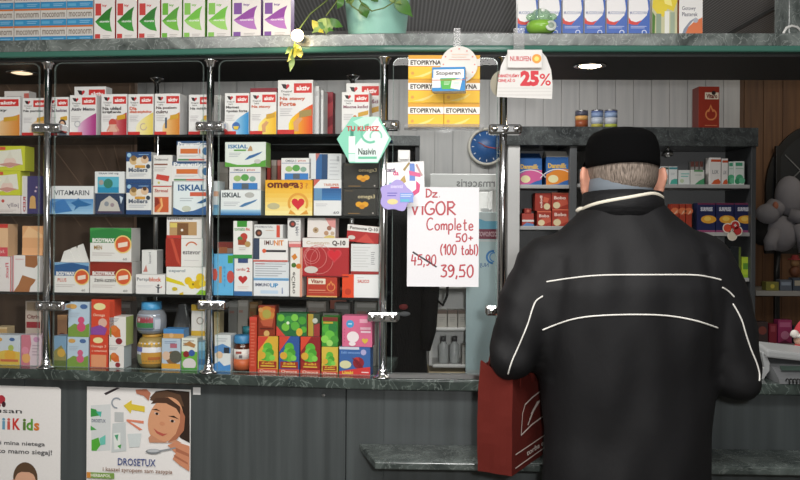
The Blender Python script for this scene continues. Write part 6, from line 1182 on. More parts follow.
for i, x in enumerate((441, 452)):
    pz = at(x + 2.5, 336, YS + 0.05); h = pz.z - SZ[3]
    t = thing('lotion_bottle', 'small clear bottle with a dark cap on the reflected white stand, %s one' % ('left', 'right')[i], 'bottle', (pz.x, YS + 0.05, SZ[3] + 0.0003), 0, 'bottles on the reflected white stand')
    MB().lathe([(0, 0), (0.017, 0), (0.018, 0.003), (0.018, h * 0.66), (0.009, h * 0.76), (0.009, h * 0.8), (0, h * 0.8)], plain('lotion_glass', 'c0c4c4', 0.15), 18).build('bottle_body', t)
    MB().lathe([(0, 0), (0.010, 0), (0.010, h * 0.19), (0, h * 0.2)], plain('dark_cap', '4a4a4c', 0.3), 16).build('cap', t, (0, 0, h * 0.8))
# blue banner of the same reflection, built as a board beside the stand
xb0, xb1 = at(466, 300, 2.95).x, at(497, 300, 2.95).x; zt = at(480, 212, 2.95).z; zb = 0.02
mb = MB(); w_ = xb1 - xb0; h = zt - zb
mb.box(-w_ / 2, 0, 0, w_ / 2, 0.006, h, ink('c4d2d4'), 0.0008)
def wv(y): return (zt - at(480, y, 2.95).z) / h
printing(mb, lambda u, q, k: (-w_ / 2 + u * w_, -0.00015 * k, h * (1 - q)), w_, h, [('r', 0, wv(222), 1, wv(370), 'b8d0d4'), ('p', [(0.2, wv(216)), (0.6, wv(221)), (1, wv(221)), (1, wv(229)), (0.2, wv(229))], '6ab0cc'), ('r', 0.2, wv(229), 1, wv(239), '7c2c44'), ('t', 'OZDROWOTNY', 0.24, wv(231.5), 0.98, wv(236.5), 'd0b0b8', 0.02, 'm'), ('r', 0.2, wv(240), 1, wv(241.5), 'd0d4d4'), ('ring', 0.86, wv(257), 0.017, 0.005, '3c80c0', 90, 280), ('ring', 0.9, wv(257), 0.012, 0.003, '5c98d0', 90, 280), ('t', 'NUJ', 0.45, wv(263), 0.72, wv(268), '5a7ca8', 0.01, 'm')])
tag(mb.build('banner', None, ((xb0 + xb1) / 2, 2.95, zb), 0), 'pale blue advertising board with a dark red band, reflection built beside the white stand', 'sign')
# dark reflection of the person behind the camera, built solid on an added pole
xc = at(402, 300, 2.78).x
t = thing('camera_person_reflection', 'dark reflection of the person behind the camera in the sales window, built solid', 'reflection', (xc, 2.82, 0))
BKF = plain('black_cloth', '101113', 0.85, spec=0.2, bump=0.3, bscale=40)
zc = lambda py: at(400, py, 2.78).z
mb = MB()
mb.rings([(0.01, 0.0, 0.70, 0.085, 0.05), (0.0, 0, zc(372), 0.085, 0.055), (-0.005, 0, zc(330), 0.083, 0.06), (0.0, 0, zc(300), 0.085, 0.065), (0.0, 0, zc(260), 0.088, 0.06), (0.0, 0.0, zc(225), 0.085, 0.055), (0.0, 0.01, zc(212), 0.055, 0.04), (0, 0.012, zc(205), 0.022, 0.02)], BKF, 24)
mb.build('reflected_body', t)
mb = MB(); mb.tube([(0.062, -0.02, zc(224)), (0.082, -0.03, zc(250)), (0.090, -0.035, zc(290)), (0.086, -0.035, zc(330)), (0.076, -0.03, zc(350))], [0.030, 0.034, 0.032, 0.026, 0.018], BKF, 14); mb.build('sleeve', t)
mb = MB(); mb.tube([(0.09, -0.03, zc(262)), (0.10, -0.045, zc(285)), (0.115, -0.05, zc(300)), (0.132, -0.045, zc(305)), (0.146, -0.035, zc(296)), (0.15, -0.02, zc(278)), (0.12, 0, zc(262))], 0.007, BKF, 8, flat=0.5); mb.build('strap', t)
mb = MB(); mb.tube([(0, 0.012, 0.0), (0, 0.012, zc(204))], 0.012, STEEL, 12); mb.lathe([(0, 0), (0.13, 0), (0.12, 0.015), (0, 0.02)], STEEL, 24); mb.build('added_pole', t)
m2 = MB(); m2.ell((0.004, -0.056, zc(306)), (0.018, 0.012, 0.012), plain('reflected_red_patch', '8a3434', 0.7)); m2.build('red_patch', t)
m2 = MB(); m2.ell((0.006, -0.056, zc(313)), (0.022, 0.010, 0.010), plain('reflected_grey_patch', '84868a', 0.7)); m2.build('grey_patch', t)

# ------------------------------------------------------------------ far right corner: toys and gifts
YT = 4.25
xs0, xs1 = at(752, 300, YT - 0.15).x, at(850, 300, YT).x
rk = thing('toy_shelf', 'pale two-level toy shelf with a black upright in the right corner', 'shelf', ((xs0 + xs1) / 2, YT, 0))
WSH = plain('toy_shelf_white', '9a9894', 0.5)
zA = at(780, 291, YT - 0.15).z; zB = at(780, 344, YT - 0.15).z
part('shelf', xs0 + 0.02, YT - 0.15, zA - 0.024, xs1, YT + 0.15, zA, WSH, rk); part('shelf', xs0 + 0.02, YT - 0.15, zB - 0.024, xs1, YT + 0.15, zB, WSH, rk)
part('shelf', xs0 + 0.02, YT - 0.15, 0.25, xs1, YT + 0.15, 0.274, WSH, rk)
xp = at(776, 300, YT + 0.17).x
part('upright', xp - 0.012, YT + 0.151, 0, xp + 0.012, YT + 0.175, zA + 0.72, BLACK, rk)
part('upright', xs0 + 0.0, YT + 0.1, 0, xs0 + 0.019, YT + 0.15, zA + 0.02, GUD, rk)
FT = Frame(0, YT - 0.15, 0)
def KT(x0, y0, x1, y1, base, body, ops, label, v=0.02, d=0.05): return K(FT, 'gift_box', x0, y0, x1, y1, v, d, base, body, ops, label, 'gift box', 'gift boxes on the toy shelf')
KT(778, 320, 792, 344, zB, 'a83c6c', [('r', 0.1, 0.1, 0.9, 0.3, 'c86c94'), ('c', 0.5, 0.65, 0.18, 'd888ac'), ('p', [(0, 1), (0.5, 0.85), (1, 1)], '6c2444')], 'bright pink gift box on the lower toy shelf')
KT(769, 324, 777, 344, zB, '8c2c3c', [('r', 0.2, 0.1, 0.8, 0.4, 'a84c58')], 'dark red gift box left of the bright pink one')
KT(757, 322, 768, 344, zB, '4a3c3c', [('c', 0.5, 0.4, 0.2, '8c4c44')], 'brown gift box at the left end of the lower toy shelf')
KT(793, 326, 806, 344, zB, '2c2c34', [('c', 0.4, 0.5, 0.2, '9a8c94')], 'black gift box right of the bright pink one')
KT(766, 282, 779, 291, zA, '7c7a3c', [('c', 0.5, 0.5, 0.25, 'c8b84c')], 'olive gift box on the upper toy shelf')
KT(780, 280, 792, 291, zA, '5c6470', [('r', 0.1, 0.2, 0.9, 0.5, '8c98a8')], 'blue-grey gift box on the upper toy shelf, middle')
KT(793, 278, 808, 291, zA, '48505c', [('r', 0.1, 0.2, 0.6, 0.6, 'a8a090')], 'slate gift box on the upper toy shelf at the picture edge')
# red and brown figurine
p = at(793, 264, YT)
t = thing('toy_figurine', 'small red and brown figurine on the slate gift box', 'toy', (at(795, 270, YT - 0.1).x, YT - 0.1, at(795, 278, YT - 0.13).z + 0.002))
MB().ell((0, 0, 0.028), (0.026, 0.022, 0.028), plain('figurine_brown', '6c4028', 0.6)).build('body', t)
MB().ell((0, 0, 0.070), (0.020, 0.018, 0.019), plain('figurine_tan', 'a07850', 0.6)).build('head', t)
mb = MB(); mb.lathe([(0.034, 0.084), (0.034, 0.088), (0.018, 0.090), (0.014, 0.106), (0, 0.108)], plain('figurine_red', '8c2c2c', 0.6), 18); mb.build('hat', t)
# dark round-topped mirror with crossed bars on the brown wall
cxm, czm, rm_ = at(818, 190, 4.43).x, at(818, 190, 4.43).z, 47 / F * 4.43
t = thing('wall_mirror', 'dark round-topped frame with crossed bars on the brown wall', 'mirror', (cxm, 4.443, czm))
mb = MB(); n = 40; v = []; f = []
for i in range(n + 1):
    a = PI * i / n
    for r, y in ((rm_ * 1.12, 0), (rm_ * 1.12, -0.02), (rm_ * 0.98, -0.02), (rm_ * 0.98, 0)): v.append((r * math.cos(a) * 1.0, y, r * math.sin(a) * 1.25))
for i in range(n):
    for k in range(4): f.append((i * 4 + k, i * 4 + (k + 1) % 4, i * 4 + 4 + (k + 1) % 4, i * 4 + 4 + k))
mb.add(v, f, BLACK); 
for sx in (-1, 1): mb.box(sx * rm_ * 1.05 - 0.016, -0.02, -0.30, sx * rm_ * 1.05 + 0.016, 0, 0.0, BLACK)
mb.box(-rm_ * 1.12, -0.02, -0.33, rm_ * 1.12, 0, -0.30, BLACK)
mb.build('frame', t)
mb = MB(); pts = [(rm_ * math.cos(PI * i / 24), rm_ * 1.24 * math.sin(PI * i / 24)) for i in range(25)] + [(-rm_, -0.3), (rm_, -0.3)]
mb.prism(pts, 'y', -0.006, -0.002, plain('dull_mirror', '3a3c3e', 0.35, 0.3)); mb.build('glass', t)
mb = MB()
for k in range(-3, 4):
    for sg in (-1, 1):
        x0 = k * 0.09
        a, b2 = Vector((x0 - 0.08 * sg, -0.010, 0.02)), Vector((x0 + 0.08 * sg, -0.010, 0.18))
        if abs(x0) < rm_ - 0.07: mb.tube([a, b2], 0.003, plain('lattice', '8a8c8c', 0.4), 6)
mb.build('lattice_bars', t)
# grey soft toy hanging in front of it
p = at(784, 225, 4.24)
t = thing('plush_toy', 'grey long-armed soft toy hanging over the toy shelf', 'toy', (p.x, 4.25, zA + 0.001))
fur = plain('grey_plush', '96949a', 0.9, bump=0.6, bscale=120)
zq = lambda py: at(784, py, 4.24).z - zA
mb = MB()
mb.ell((-0.01, 0, zq(234)), (0.080, 0.07, 0.090), fur); mb.ell((0.03, 0, zq(196)), (0.070, 0.06, 0.10), fur); mb.tube([(-0.05, -0.03, zq(232)), (-0.085, -0.05, zq(242)), (-0.08, -0.05, zq(250))], [0.034, 0.032, 0.03], fur, 12); mb.tube([(-0.03, 0, zq(205)), (-0.06, -0.01, zq(212))], [0.045, 0.05], fur, 12)
mb.tube([(0.02, -0.03, zq(215)), (0.07, -0.06, zq(218)), (0.12, -0.06, zq(216))], [0.035, 0.032, 0.03], fur, 12)
mb.tube([(0.05, -0.04, zq(225)), (0.075, -0.06, zq(240)), (0.08, -0.06, zq(252))], [0.032, 0.032, 0.03], fur, 12)
mb.tube([(-0.02, 0, zq(250)), (-0.03, 0, zq(270)), (-0.03, 0, 0.0)], [0.012, 0.012, 0.012], plain('toy_stand_black', '1a1a1a', 0.5), 12)
mb.build('body', t)
m2 = MB(); m2.ell((-0.085, -0.02, zq(214)), (0.058, 0.05, 0.05), fur); m2.build('head', t)
m2 = MB(); m2.ell((-0.09, 0.03, zq(232)), (0.06, 0.05, 0.07), plain('plush_black', '161616', 0.9)); m2.build('dark_cap', t)
m2 = MB(); m2.ell((-0.06, -0.05, zq(206)), (0.014, 0.012, 0.02), plain('plush_ear', 'a86a54', 0.8)); m2.build('ear', t)
m2 = MB(); m2.ell((0.085, -0.085, zq(246)), (0.018, 0.012, 0.014), plain('plush_red', '7c2c34', 0.8)); m2.build('red_patch', t)

# ------------------------------------------------------------------ payment terminal, cord and Santa figure on the right of the worktop
s0, _ = R.hit(784, 375, 0.06)
tt = thing('card_terminal', 'grey card terminal tilted up on the right end of the worktop', 'payment terminal', R.pt(s0, 0.075, ZCT + 0.0004), R.rz)
TG = plain('terminal_grey', '6c6e70', 0.4); TL = plain('terminal_light', 'a8aaaa', 0.4)
mb = MB(); mb.prism([(-0.10, 0.0), (0.04, 0.0), (0.05, 0.055), (-0.05, 0.035), (-0.09, 0.012)], 'x', -0.045, 0.06, TG); mb.build('body', tt)
mb = MB(); mb.box(-0.065, -0.045, 0, 0.065, 0.05, 0.022, TL, 0.006); h_ = mb.build('printer_cover', tt, (0.005, 0.0, 0.058)); h_.rotation_euler = (0.12, 0.10, 0)
mb = MB(); mb.box(-0.03, -0.0008, 0, 0.03, 0, 0.018, ink('3c4a44')); d_ = mb.build('screen', tt, (0.0, -0.0725, 0.030)); d_.rotation_euler = (-1.0, 0, 0)
mb = MB(); mb.prism([(-0.085, 0.0), (-0.06, 0.0), (-0.04, 0.03), (-0.055, 0.07), (-0.066, 0.07), (-0.058, 0.03)], 'y', -0.03, 0.03, TL); mb.build('cradle_arm', tt)
mb = MB(); pts = []
for i in range(220):
    a = i * 0.75; x = -0.03 + i * 0.0011; pts.append((x, -0.105 + 0.006 * math.cos(a), 0.0085 + 0.006 * math.sin(a)))
mb.tube(pts, 0.0018, BLACK, 6)
mb.build('coiled_cord', tt)
s0, _ = R.hit(807, 350, 0.14)
sf = thing('santa_figurine', 'small figure in a red hat with white trim at the right edge of the counter', 'toy', R.pt(s0, 0.18, ZCT + 0.0004), R.rz)
MB().lathe([(0, 0), (0.032, 0), (0.034, 0.01), (0.026, 0.06), (0.014, 0.075), (0, 0.078)], plain('santa_red', 'b02430', 0.7), 20).build('body', sf)
MB().ell((0, 0, 0.088), (0.019, 0.018, 0.020), plain('santa_skin', 'd8b098', 0.6)).build('head', sf)
mb = MB(); mb.lathe([(0.024, 0.098), (0.020, 0.11), (0.012, 0.128), (0.004, 0.140), (0, 0.142)], plain('santa_red', 'b02430', 0.7), 18); mb.build('hat', sf)
MB().lathe([(0.020, 0.094), (0.028, 0.097), (0.028, 0.104), (0.022, 0.107)], plain('santa_fluff', 'e4dcd4', 0.9), 18).build('hat_trim', sf)
m2 = MB(); m2.ell((-0.022, -0.012, 0.105), (0.012, 0.011, 0.012), plain('santa_fluff', 'e4dcd4', 0.9), 12, 8); m2.build('bobble', sf)

# ------------------------------------------------------------------ posters on the counter front
def poster(x0, y0, x1, y1, ops, label, corner=None):
    v = 0.0088
    s0, zt = L.hit(x0, y0, v); s1, zb = L.hit(x1, y1, v); w_, h = s1 - s0, zt - zb
    mb = MB(); q = [(-w_ / 2, 0), (w_ / 2, 0), (w_ / 2, h), (-w_ / 2, h)]
    if corner: q = [(-w_ / 2, 0), (w_ / 2, 0), (w_ / 2, h - 0.006), (w_ / 2 - 0.008, h), (-w_ / 2, h)]
    mb.prism(q, 'y', 0, 0.0006, ink('e6e4e2'))
    P = lambda u, a, k: (-w_ / 2 + u * w_, -0.0001 * k, h * (1 - a))
    uv = lambda px, py: ((px - x0) / (x1 - x0), (py - y0) / (y1 - y0))
    printing(mb, P, w_, h, ops(uv, w_ / h))
    return tag(mb.build('poster', None, L.pt((s0 + s1) / 2, v, zb), L.rz), label, 'poster', 'posters on the counter front')
def R_(uv, x0, y0, x1, y1, c): a, b2 = uv(x0, y0); d, e = uv(x1, y1); return ('r', a, b2, d, e, c)
def T_(uv, s, x0, y0, x1, y1, c, b=0.0): a, b2 = uv(x0, y0); d, e = uv(x1, y1); return ('t', s, a, b2, d, e, c, b)
def Pg(uv, pts, c): return ('p', [uv(*p) for p in pts], c)
def El(uv, cx, cy, rx, ry, c, a=0.0, n=28):
    ca, sa = math.cos(a), math.sin(a)
    return ('p', [uv(cx + rx * math.cos(t) * ca - ry * math.sin(t) * sa, cy + rx * math.cos(t) * sa + ry * math.sin(t) * ca) for t in [-2 * PI * i / n for i in range(n)]], c)
def ops1(uv, _):
    o = [T_(uv, 'Apetizusan', -46, 407, 22, 413.5, '3c3c3e', 0.0)]
    o += [El(uv, 1.5, 398, 4, 4.5, 'b03440'), El(uv, 4, 403, 2, 3, '402028'), El(uv, -2, 404, 3, 3, 'b03440')]
    for ch, x, c in (('i', 2.5, '6a9cb8'), ('i', 7.5, 'c85a50'), ('K', 13, 'c83a34'), ('i', 23, '5a7a34'), ('d', 26.5, '5a9838'), ('s', 34, 'd07a38')):
        w_ = {'i': 3.2, 'K': 7.5, 'd': 6.5, 's': 5.5}[ch]
        o.append(T_(uv, ch, x, 417 if ch != 's' else 421, x + w_, 429, c, 0.02))
    o += [T_(uv, 'Gdy brak apetytu i mina nietega', -58, 440.5, 45, 446, '5a5a5c', 0.005), T_(uv, 'tego syropu szybko mamo siegaj!', -60, 448.5, 52, 455, '5a5a5c', 0.005)]
    # boy: hair, face, ears, shirt
    o += [El(uv, 26, 478, 12, 16, '5c4634'), El(uv, 26, 483, 10.5, 13, 'd8a88c'), El(uv, 14.6, 484, 2, 4, 'd09a80'), El(uv, 37.4, 484, 2, 4, 'd09a80'), Pg(uv, [(15, 476), (18, 466), (26, 463), (34, 466), (37, 476), (30, 472), (22, 472)], '5c4634'), El(uv, 22, 484, 1.6, 1, '2c2420'), El(uv, 30, 484, 1.6, 1, '2c2420'), El(uv, 26, 488.5, 1.4, 1.2, 'c08a70'), Pg(uv, [(22, 492), (30, 492), (26, 494.5)], 'b0584c'), Pg(uv, [(4, 520), (10, 502), (20, 497), (32, 497), (42, 502), (48, 520)], '4a7cb0')]
    return o
poster(-60, 383.5, 60, 520, ops1, 'white poster with coloured children lettering and a boy, left on the counter front', True)
def ops2(uv, _):
    o = [Pg(uv, [(104, 393), (117, 386.5), (120, 387), (106, 395)], '3a3236'),
         Pg(uv, [(91, 406), (111, 404), (111, 452), (92, 454)], 'd0d4d4'), Pg(uv, [(91, 409), (96, 410), (101, 416), (91, 418)], '3c9448'), Pg(uv, [(96, 412), (102, 412), (101, 418)], '4cb0a0'), T_(uv, 'DROSETUX', 92, 420, 106, 423.5, '5a6478', 0.01), Pg(uv, [(91, 427), (97, 431), (91, 432)], '4ca050'), Pg(uv, [(92, 442), (99, 439), (101, 447), (97, 453), (92, 453)], '54a83c'), Pg(uv, [(100, 440), (106, 436), (106, 446), (101, 447)], '6cc0b0'),
         R_(uv, 115, 412, 124, 422, 'b8bcbc'), Pg(uv, [(113, 424), (126, 422), (127, 452), (112, 454)], 'c4caca'), Pg(uv, [(114, 434), (121, 433), (121, 450), (115, 451)], 'dde2de'), Pg(uv, [(115, 436), (119, 435), (118, 442)], '4c9c74'), Pg(uv, [(118, 447), (122, 445), (121, 450)], '4c9c50'), ('ring',) + uv(117, 402.5) + (0.045, 0.012, '9098a0', 80, 320),
         Pg(uv, [(124, 405), (132, 399), (132, 403), (145, 405), (145, 411), (132, 409), (131, 413)], 'd8c040'), Pg(uv, [(127, 419), (144, 420), (144, 423), (130, 421), (143, 429), (140, 430), (127, 421)], 'd88468'), Pg(uv, [(128, 434), (142, 433), (140, 447), (130, 448)], 'ccd4d4')]
    # smiling child: hair, face, features, hand with a spoon
    o += [Pg(uv, [(150, 396), (156, 389), (168, 387), (189, 388.5), (189.5, 441), (180, 436), (170, 400)], '33261f'), Pg(uv, [(150, 398), (154, 391), (166, 388), (180, 392), (184, 404), (172, 400), (160, 402)], '5a4232'),
          El(uv, 165.5, 418, 16.5, 24, 'd09874', 0.30), Pg(uv, [(151, 402), (156, 396), (168, 395), (180, 404), (182, 416), (176, 406), (166, 401), (158, 401)], '4a3428'), El(uv, 157, 412, 2.6, 1.2, 'c8b4a8', 0.3), El(uv, 157.2, 412.1, 1.4, 1.3, '2a1e1a'), El(uv, 172.5, 419, 2.8, 1.3, 'c8b4a8', 0.3), El(uv, 172.4, 419.1, 1.5, 1.4, '2a1e1a'),
          Pg(uv, [(152, 408), (157, 407), (161, 409.5), (157, 408.6)], '3c2a20'), Pg(uv, [(168, 414), (174, 413.5), (179, 417), (174, 415.4)], '3c2a20'), El(uv, 162.5, 422, 2.6, 2.0, 'c88a68', 0.3), Pg(uv, [(154, 427), (158, 430), (164, 432.5), (168, 432), (163, 435), (157, 432)], 'b4584c'), Pg(uv, [(180, 404), (185, 414), (184, 428), (176, 439), (168, 441), (176, 432), (180, 420)], 'a86c50'), Pg(uv, [(152, 434), (160, 439), (168, 441), (176, 438), (182, 441), (150, 442), (149, 437)], 'c08a6c'),
          Pg(uv, [(136, 388), (147, 387), (151, 391), (149, 399), (144, 394), (137, 392)], 'b07058'), Pg(uv, [(168, 444), (176, 440), (189.5, 444), (189.5, 470), (180, 464), (173, 458), (176, 452)], 'c88868'), Pg(uv, [(176, 446), (189, 452), (189, 455), (176, 450)], 'a86a50'), Pg(uv, [(174, 453), (188, 461), (188, 463), (175, 456)], 'a86a50'), El(uv, 154, 451, 7.5, 2.6, '787c80', -0.05), El(uv, 154, 450.3, 6, 1.6, 'b8bcc0', -0.05), Pg(uv, [(160, 449.5), (176, 445.5), (176, 447), (160, 451.2)], '8c9094')]
    o += [T_(uv, 'DROSETUX', 119, 459, 156.5, 466.5, '3c4c84', 0.0), T_(uv, 'i kaszel syropem sam zasypia', 104, 469, 173, 474.5, '8c6a58', 0.0), R_(uv, 88, 475, 115.5, 481, '7a9c4c'), T_(uv, 'HERBAPOL', 92, 476.4, 112, 479.6, 'e0e4d0', 0.02), R_(uv, 88, 475, 92, 481, 'd08a3c')]
    return o
poster(87, 386.5, 190, 516, ops2, 'white poster with a smiling child and a spoon, under the middle of the display')
# ------------------------------------------------------------------ the shopper
PX, PY = 0.515, 1.975
man = thing('person', 'person in a black white-piped jacket and dark cap, seen from behind', 'person', (PX, PY, 0))
def capsule(bm, a, b, ra, rb, seg=16):
    a, b = Vector(a), Vector(b); d = (b - a); L_ = d.length; q = d.to_track_quat('Z', 'Y').to_matrix().to_4x4(); M = Matrix.Translation(a) @ q
    prof = [(-ra * math.cos(t), ra * math.sin(t)) for t in [PI / 2 * i / 5 for i in range(6)]] + [(L_ + rb * math.sin(t), rb * math.cos(t)) for t in [PI / 2 * i / 5 for i in range(6)]]
    vs = [[bm.verts.new(M @ Vector((max(r, 1e-4) * math.cos(2 * PI * k / seg), max(r, 1e-4) * math.sin(2 * PI * k / seg), z))) for k in range(seg)] for z, r in prof]
    for i in range(len(vs) - 1):
        for k in range(seg): bm.faces.new((vs[i][k], vs[i][(k + 1) % seg], vs[i + 1][(k + 1) % seg], vs[i + 1][k]))
    bm.faces.new(vs[0][::-1]); bm.faces.new(vs[-1])
def ellip(bm, c, r, M=None):
    g = bmesh.ops.create_uvsphere(bm, u_segments=24, v_segments=16, radius=1)
    for v in g['verts']:
        p = Vector((v.co.x * r[0], v.co.y * r[1], v.co.z * r[2]))
        if M: p = M @ p
        v.co = p + Vector(c)
def loft(bm, rg, seg=32):
    vs = [[bm.verts.new((cx + rx * math.copysign(abs(math.cos(2 * PI * k / seg)) ** e, math.cos(2 * PI * k / seg)), cy + ry * math.copysign(abs(math.sin(2 * PI * k / seg)) ** e, math.sin(2 * PI * k / seg)), z)) for k in range(seg)] for cx, cy, z, rx, ry, e in rg]
    for i in range(len(vs) - 1):
        for k in range(seg): bm.faces.new((vs[i][k], vs[i][(k + 1) % seg], vs[i + 1][(k + 1) % seg], vs[i + 1][k]))
    bm.faces.new(vs[0][::-1]); bm.faces.new(vs[-1])
def fuse(name, bm, voxel, m, parent, smooth=6, disp=None):
    me = bpy.data.meshes.new(name); bm.to_mesh(me); bm.free()
    o = bpy.data.objects.new(name, me); COL.objects.link(o)
    r = o.modifiers.new('r', 'REMESH'); r.mode = 'VOXEL'; r.voxel_size = voxel
    if smooth:
        s = o.modifiers.new('s', 'SMOOTH'); s.iterations = smooth; s.factor = 0.5
    dg = bpy.context.evaluated_depsgraph_get(); dg.update()
    m2 = bpy.data.meshes.new_from_object(o.evaluated_get(dg))
    o.modifiers.clear(); o.data = m2; bpy.data.meshes.remove(me); m2.name = name
    m2.materials.clear(); m2.materials.append(m)
    if disp:
        nn = [v.normal.copy() for v in m2.vertices]
        for v, n in zip(m2.vertices, nn): v.co += n * disp(v.co)
    for p in m2.polygons: p.use_smooth = True
    m2.update()
    if parent: o.parent = parent
    return o
skin = plain('skin', 'c98f78', 0.5, bump=0.15, bscale=180)
# joints, relative to the feet
HX, HY, HZc = 0.0025, 0.030, 1.545
sL, eL, wL, hL = (-0.168, -0.005, 1.335), (-0.262, -0.045, 1.130), (-0.215, 0.150, 1.100), (-0.165, 0.200, 1.062)
sR, eR, wR, hR = (0.172, -0.005, 1.335), (0.255, -0.030, 1.085), (0.195, 0.150, 1.070), (0.150, 0.205, 1.045)
bm = bmesh.new()
ellip(bm, (HX, HY, HZc + 0.012), (0.074, 0.094, 0.090)); ellip(bm, (HX, HY + 0.030, HZc - 0.055), (0.058, 0.064, 0.062))
ellip(bm, (HX, HY + 0.066, HZc - 0.096), (0.024, 0.020, 0.018))                     # chin
ellip(bm, (HX, HY + 0.096, HZc - 0.024), (0.014, 0.018, 0.013)); ellip(bm, (HX, HY + 0.090, HZc + 0.005), (0.010, 0.014, 0.028))   # nose
for s in (-1, 1):
    ellip(bm, (HX + s * 0.030, HY + 0.084, HZc + 0.026), (0.026, 0.012, 0.009))                # brow
    ellip(bm, (HX + s * 0.042, HY + 0.062, HZc - 0.030), (0.024, 0.026, 0.024))                # cheek
    M = Matrix.Rotation(s * 0.50, 4, 'Z')
    ellip(bm, (HX + s * 0.084, HY + 0.002, HZc - 0.020), (0.012, 0.023, 0.036), M)              # ears
    ellip(bm, (HX + s * 0.092, HY - 0.012, HZc - 0.006), (0.008, 0.015, 0.026), M)
    ellip(bm, (HX + s * 0.074, HY + 0.010, HZc - 0.045), (0.006, 0.010, 0.012))
ellip(bm, (HX, HY + 0.092, HZc - 0.058), (0.024, 0.010, 0.006)); ellip(bm, (HX, HY + 0.090, HZc - 0.068), (0.021, 0.010, 0.006))   # lips
capsule(bm, (0, 0.0, 1.38), (HX, HY - 0.005, 1.52), 0.060, 0.056)
loft(bm, [(0, 0, .86, .150, .105, .9), (0, 0, .95, .155, .11, .9), (0, 0, 1.10, .160, .115, .9), (0, 0, 1.25, .185, .115, .9), (0, 0, 1.35, .175, .10, .9), (0, 0, 1.42, .09, .07, 1)])
for s, e, wv, hv in ((sL, eL, wL, hL), (sR, eR, wR, hR)):
    capsule(bm, s, e, 0.056, 0.044); capsule(bm, e, wv, 0.042, 0.029)
    d = (Vector(hv) - Vector(wv)).normalized(); side = Vector((1, 0, 0)) if s[0] < 0 else Vector((-1, 0, 0))   # thumb side points inwards
    pc = Vector(wv) + d * 0.055
    ellip(bm, pc, (0.040, 0.050, 0.017))
    for i, (o_, ln) in enumerate(((0.030, 0.068), (0.010, 0.078), (-0.011, 0.072), (-0.031, 0.056))):
        b0 = pc + d * 0.036 + side * o_; b1 = b0 + d * ln * 0.45 + Vector((0, 0, 0.004)); b2 = b1 + d * ln * 0.33 + Vector((0, 0, -0.010)); b3 = b2 + d * ln * 0.22 + Vector((0, 0, -0.012))
        capsule(bm, b0, b1, 0.0085, 0.008, 10); capsule(bm, b1, b2, 0.008, 0.0075, 10); capsule(bm, b2, b3, 0.0075, 0.0065, 10)
    t0 = pc - d * 0.02 + side * 0.034; t1 = t0 + side * 0.024 + d * 0.030; t2 = t1 + side * 0.006 + d * 0.026 + Vector((0, 0, -0.006))
    capsule(bm, t0, t1, 0.012, 0.0095, 10); capsule(bm, t1, t2, 0.0092, 0.0075, 10)
for s in (-1, 1):
    capsule(bm, (s * .085, 0, .86), (s * .095, -0.01, .48), .085, .055); capsule(bm, (s * .095, -0.01, .48), (s * .10, -0.03, .07), .053, .036)
    capsule(bm, (s * .10, -0.04, .045), (s * .115, 0.12, .035), .036, .030)
bodyo = fuse('body', bm, 0.0058, skin, man, 3)
# eyes and brows on the face
for s in (-1, 1):
    MB().ell((0, 0, 0), (0.011, 0.008, 0.0075), plain('eye_white', 'e8e4de', 0.2), 14, 10).build('eye', man, (HX + s * 0.029, HY + 0.083, HZc + 0.010))
    MB().ell((0, 0, 0), (0.0045, 0.003, 0.0045), plain('iris', '3c4a50', 0.2), 12, 8).build('iris', man.children[-1], (0, 0.0068, 0))
    mb = MB(); mb.tube([(-0.016, 0, 0), (0, 0.005, 0.004), (0.016, -0.001, 0)], 0.0032, plain('brow_hair', '5c5048', 0.8), 6); mb.build('eyebrow', man, (HX + s * 0.030, HY + 0.094, HZc + 0.034))
# short hair at the back and sides
def hairmat():
    m, t, b = newmat('grey_brown_hair')
    co = t.nodes.new('ShaderNodeTexCoord'); mp = t.nodes.new('ShaderNodeMapping'); mp.inputs['Scale'].default_value = (150, 150, 22)
    n = t.nodes.new('ShaderNodeTexNoise'); n.inputs['Scale'].default_value = 3; n.inputs['Detail'].default_value = 5
    r = t.nodes.new('ShaderNodeValToRGB'); r.color_ramp.elements[0].position = 0.35; r.color_ramp.elements[0].color = lin('4a4038'); r.color_ramp.elements[1].position = 0.7; r.color_ramp.elements[1].color = lin('94867a')
    t.links.new(co.outputs['Object'], mp.inputs[0]); t.links.new(mp.outputs[0], n.inputs['Vector']); t.links.new(n.outputs['Fac'], r.inputs[0]); t.links.new(r.outputs[0], b.inputs['Base Color'])
    u = t.nodes.new('ShaderNodeBump'); u.inputs['Strength'].default_value = 0.7; u.inputs['Distance'].default_value = 0.004; t.links.new(n.outputs['Fac'], u.inputs['Height']); t.links.new(u.outputs['Normal'], b.inputs['Normal'])
    b.inputs['Roughness'].default_value = 0.7
    return m
mb = MB(); vs = []; fs = []; NA, NZ = 40, 10
for j in range(NZ + 1):
    for i in range(NA + 1):
        a = math.radians(-90 + (-108 + 216 * i / NA))          # from one temple round the back to the other
        edge = abs(i / NA - 0.5) * 2
        zlo = -0.054 + 0.052 * edge ** 2.2 + 0.004 * math.sin(i * 2.1); zhi = 0.06
        z = zlo + (zhi - zlo) * j / NZ
        f = math.sqrt(max(0.05, 1 - ((z - 0.012) / 0.125) ** 2))
        thick = 0.006 * min(1, j / 2.5) + 0.0006
        rx, ry = 0.0745 * f + thick, 0.0945 * f + thick
        if z < -0.02: k = min(1, (-0.02 - z) / 0.05); ry -= 0.012 * k; rx -= 0.004 * k
        vs.append((HX + rx * math.cos(a), HY + ry * math.sin(a), HZc + z))
fs = [(j * (NA + 1) + i, j * (NA + 1) + i + 1, (j + 1) * (NA + 1) + i + 1, (j + 1) * (NA + 1) + i) for j in range(NZ) for i in range(NA)]
mb.add(vs, fs, hairmat(), True); mb.build('hair', man)['label'] = 'short grey-brown hair'
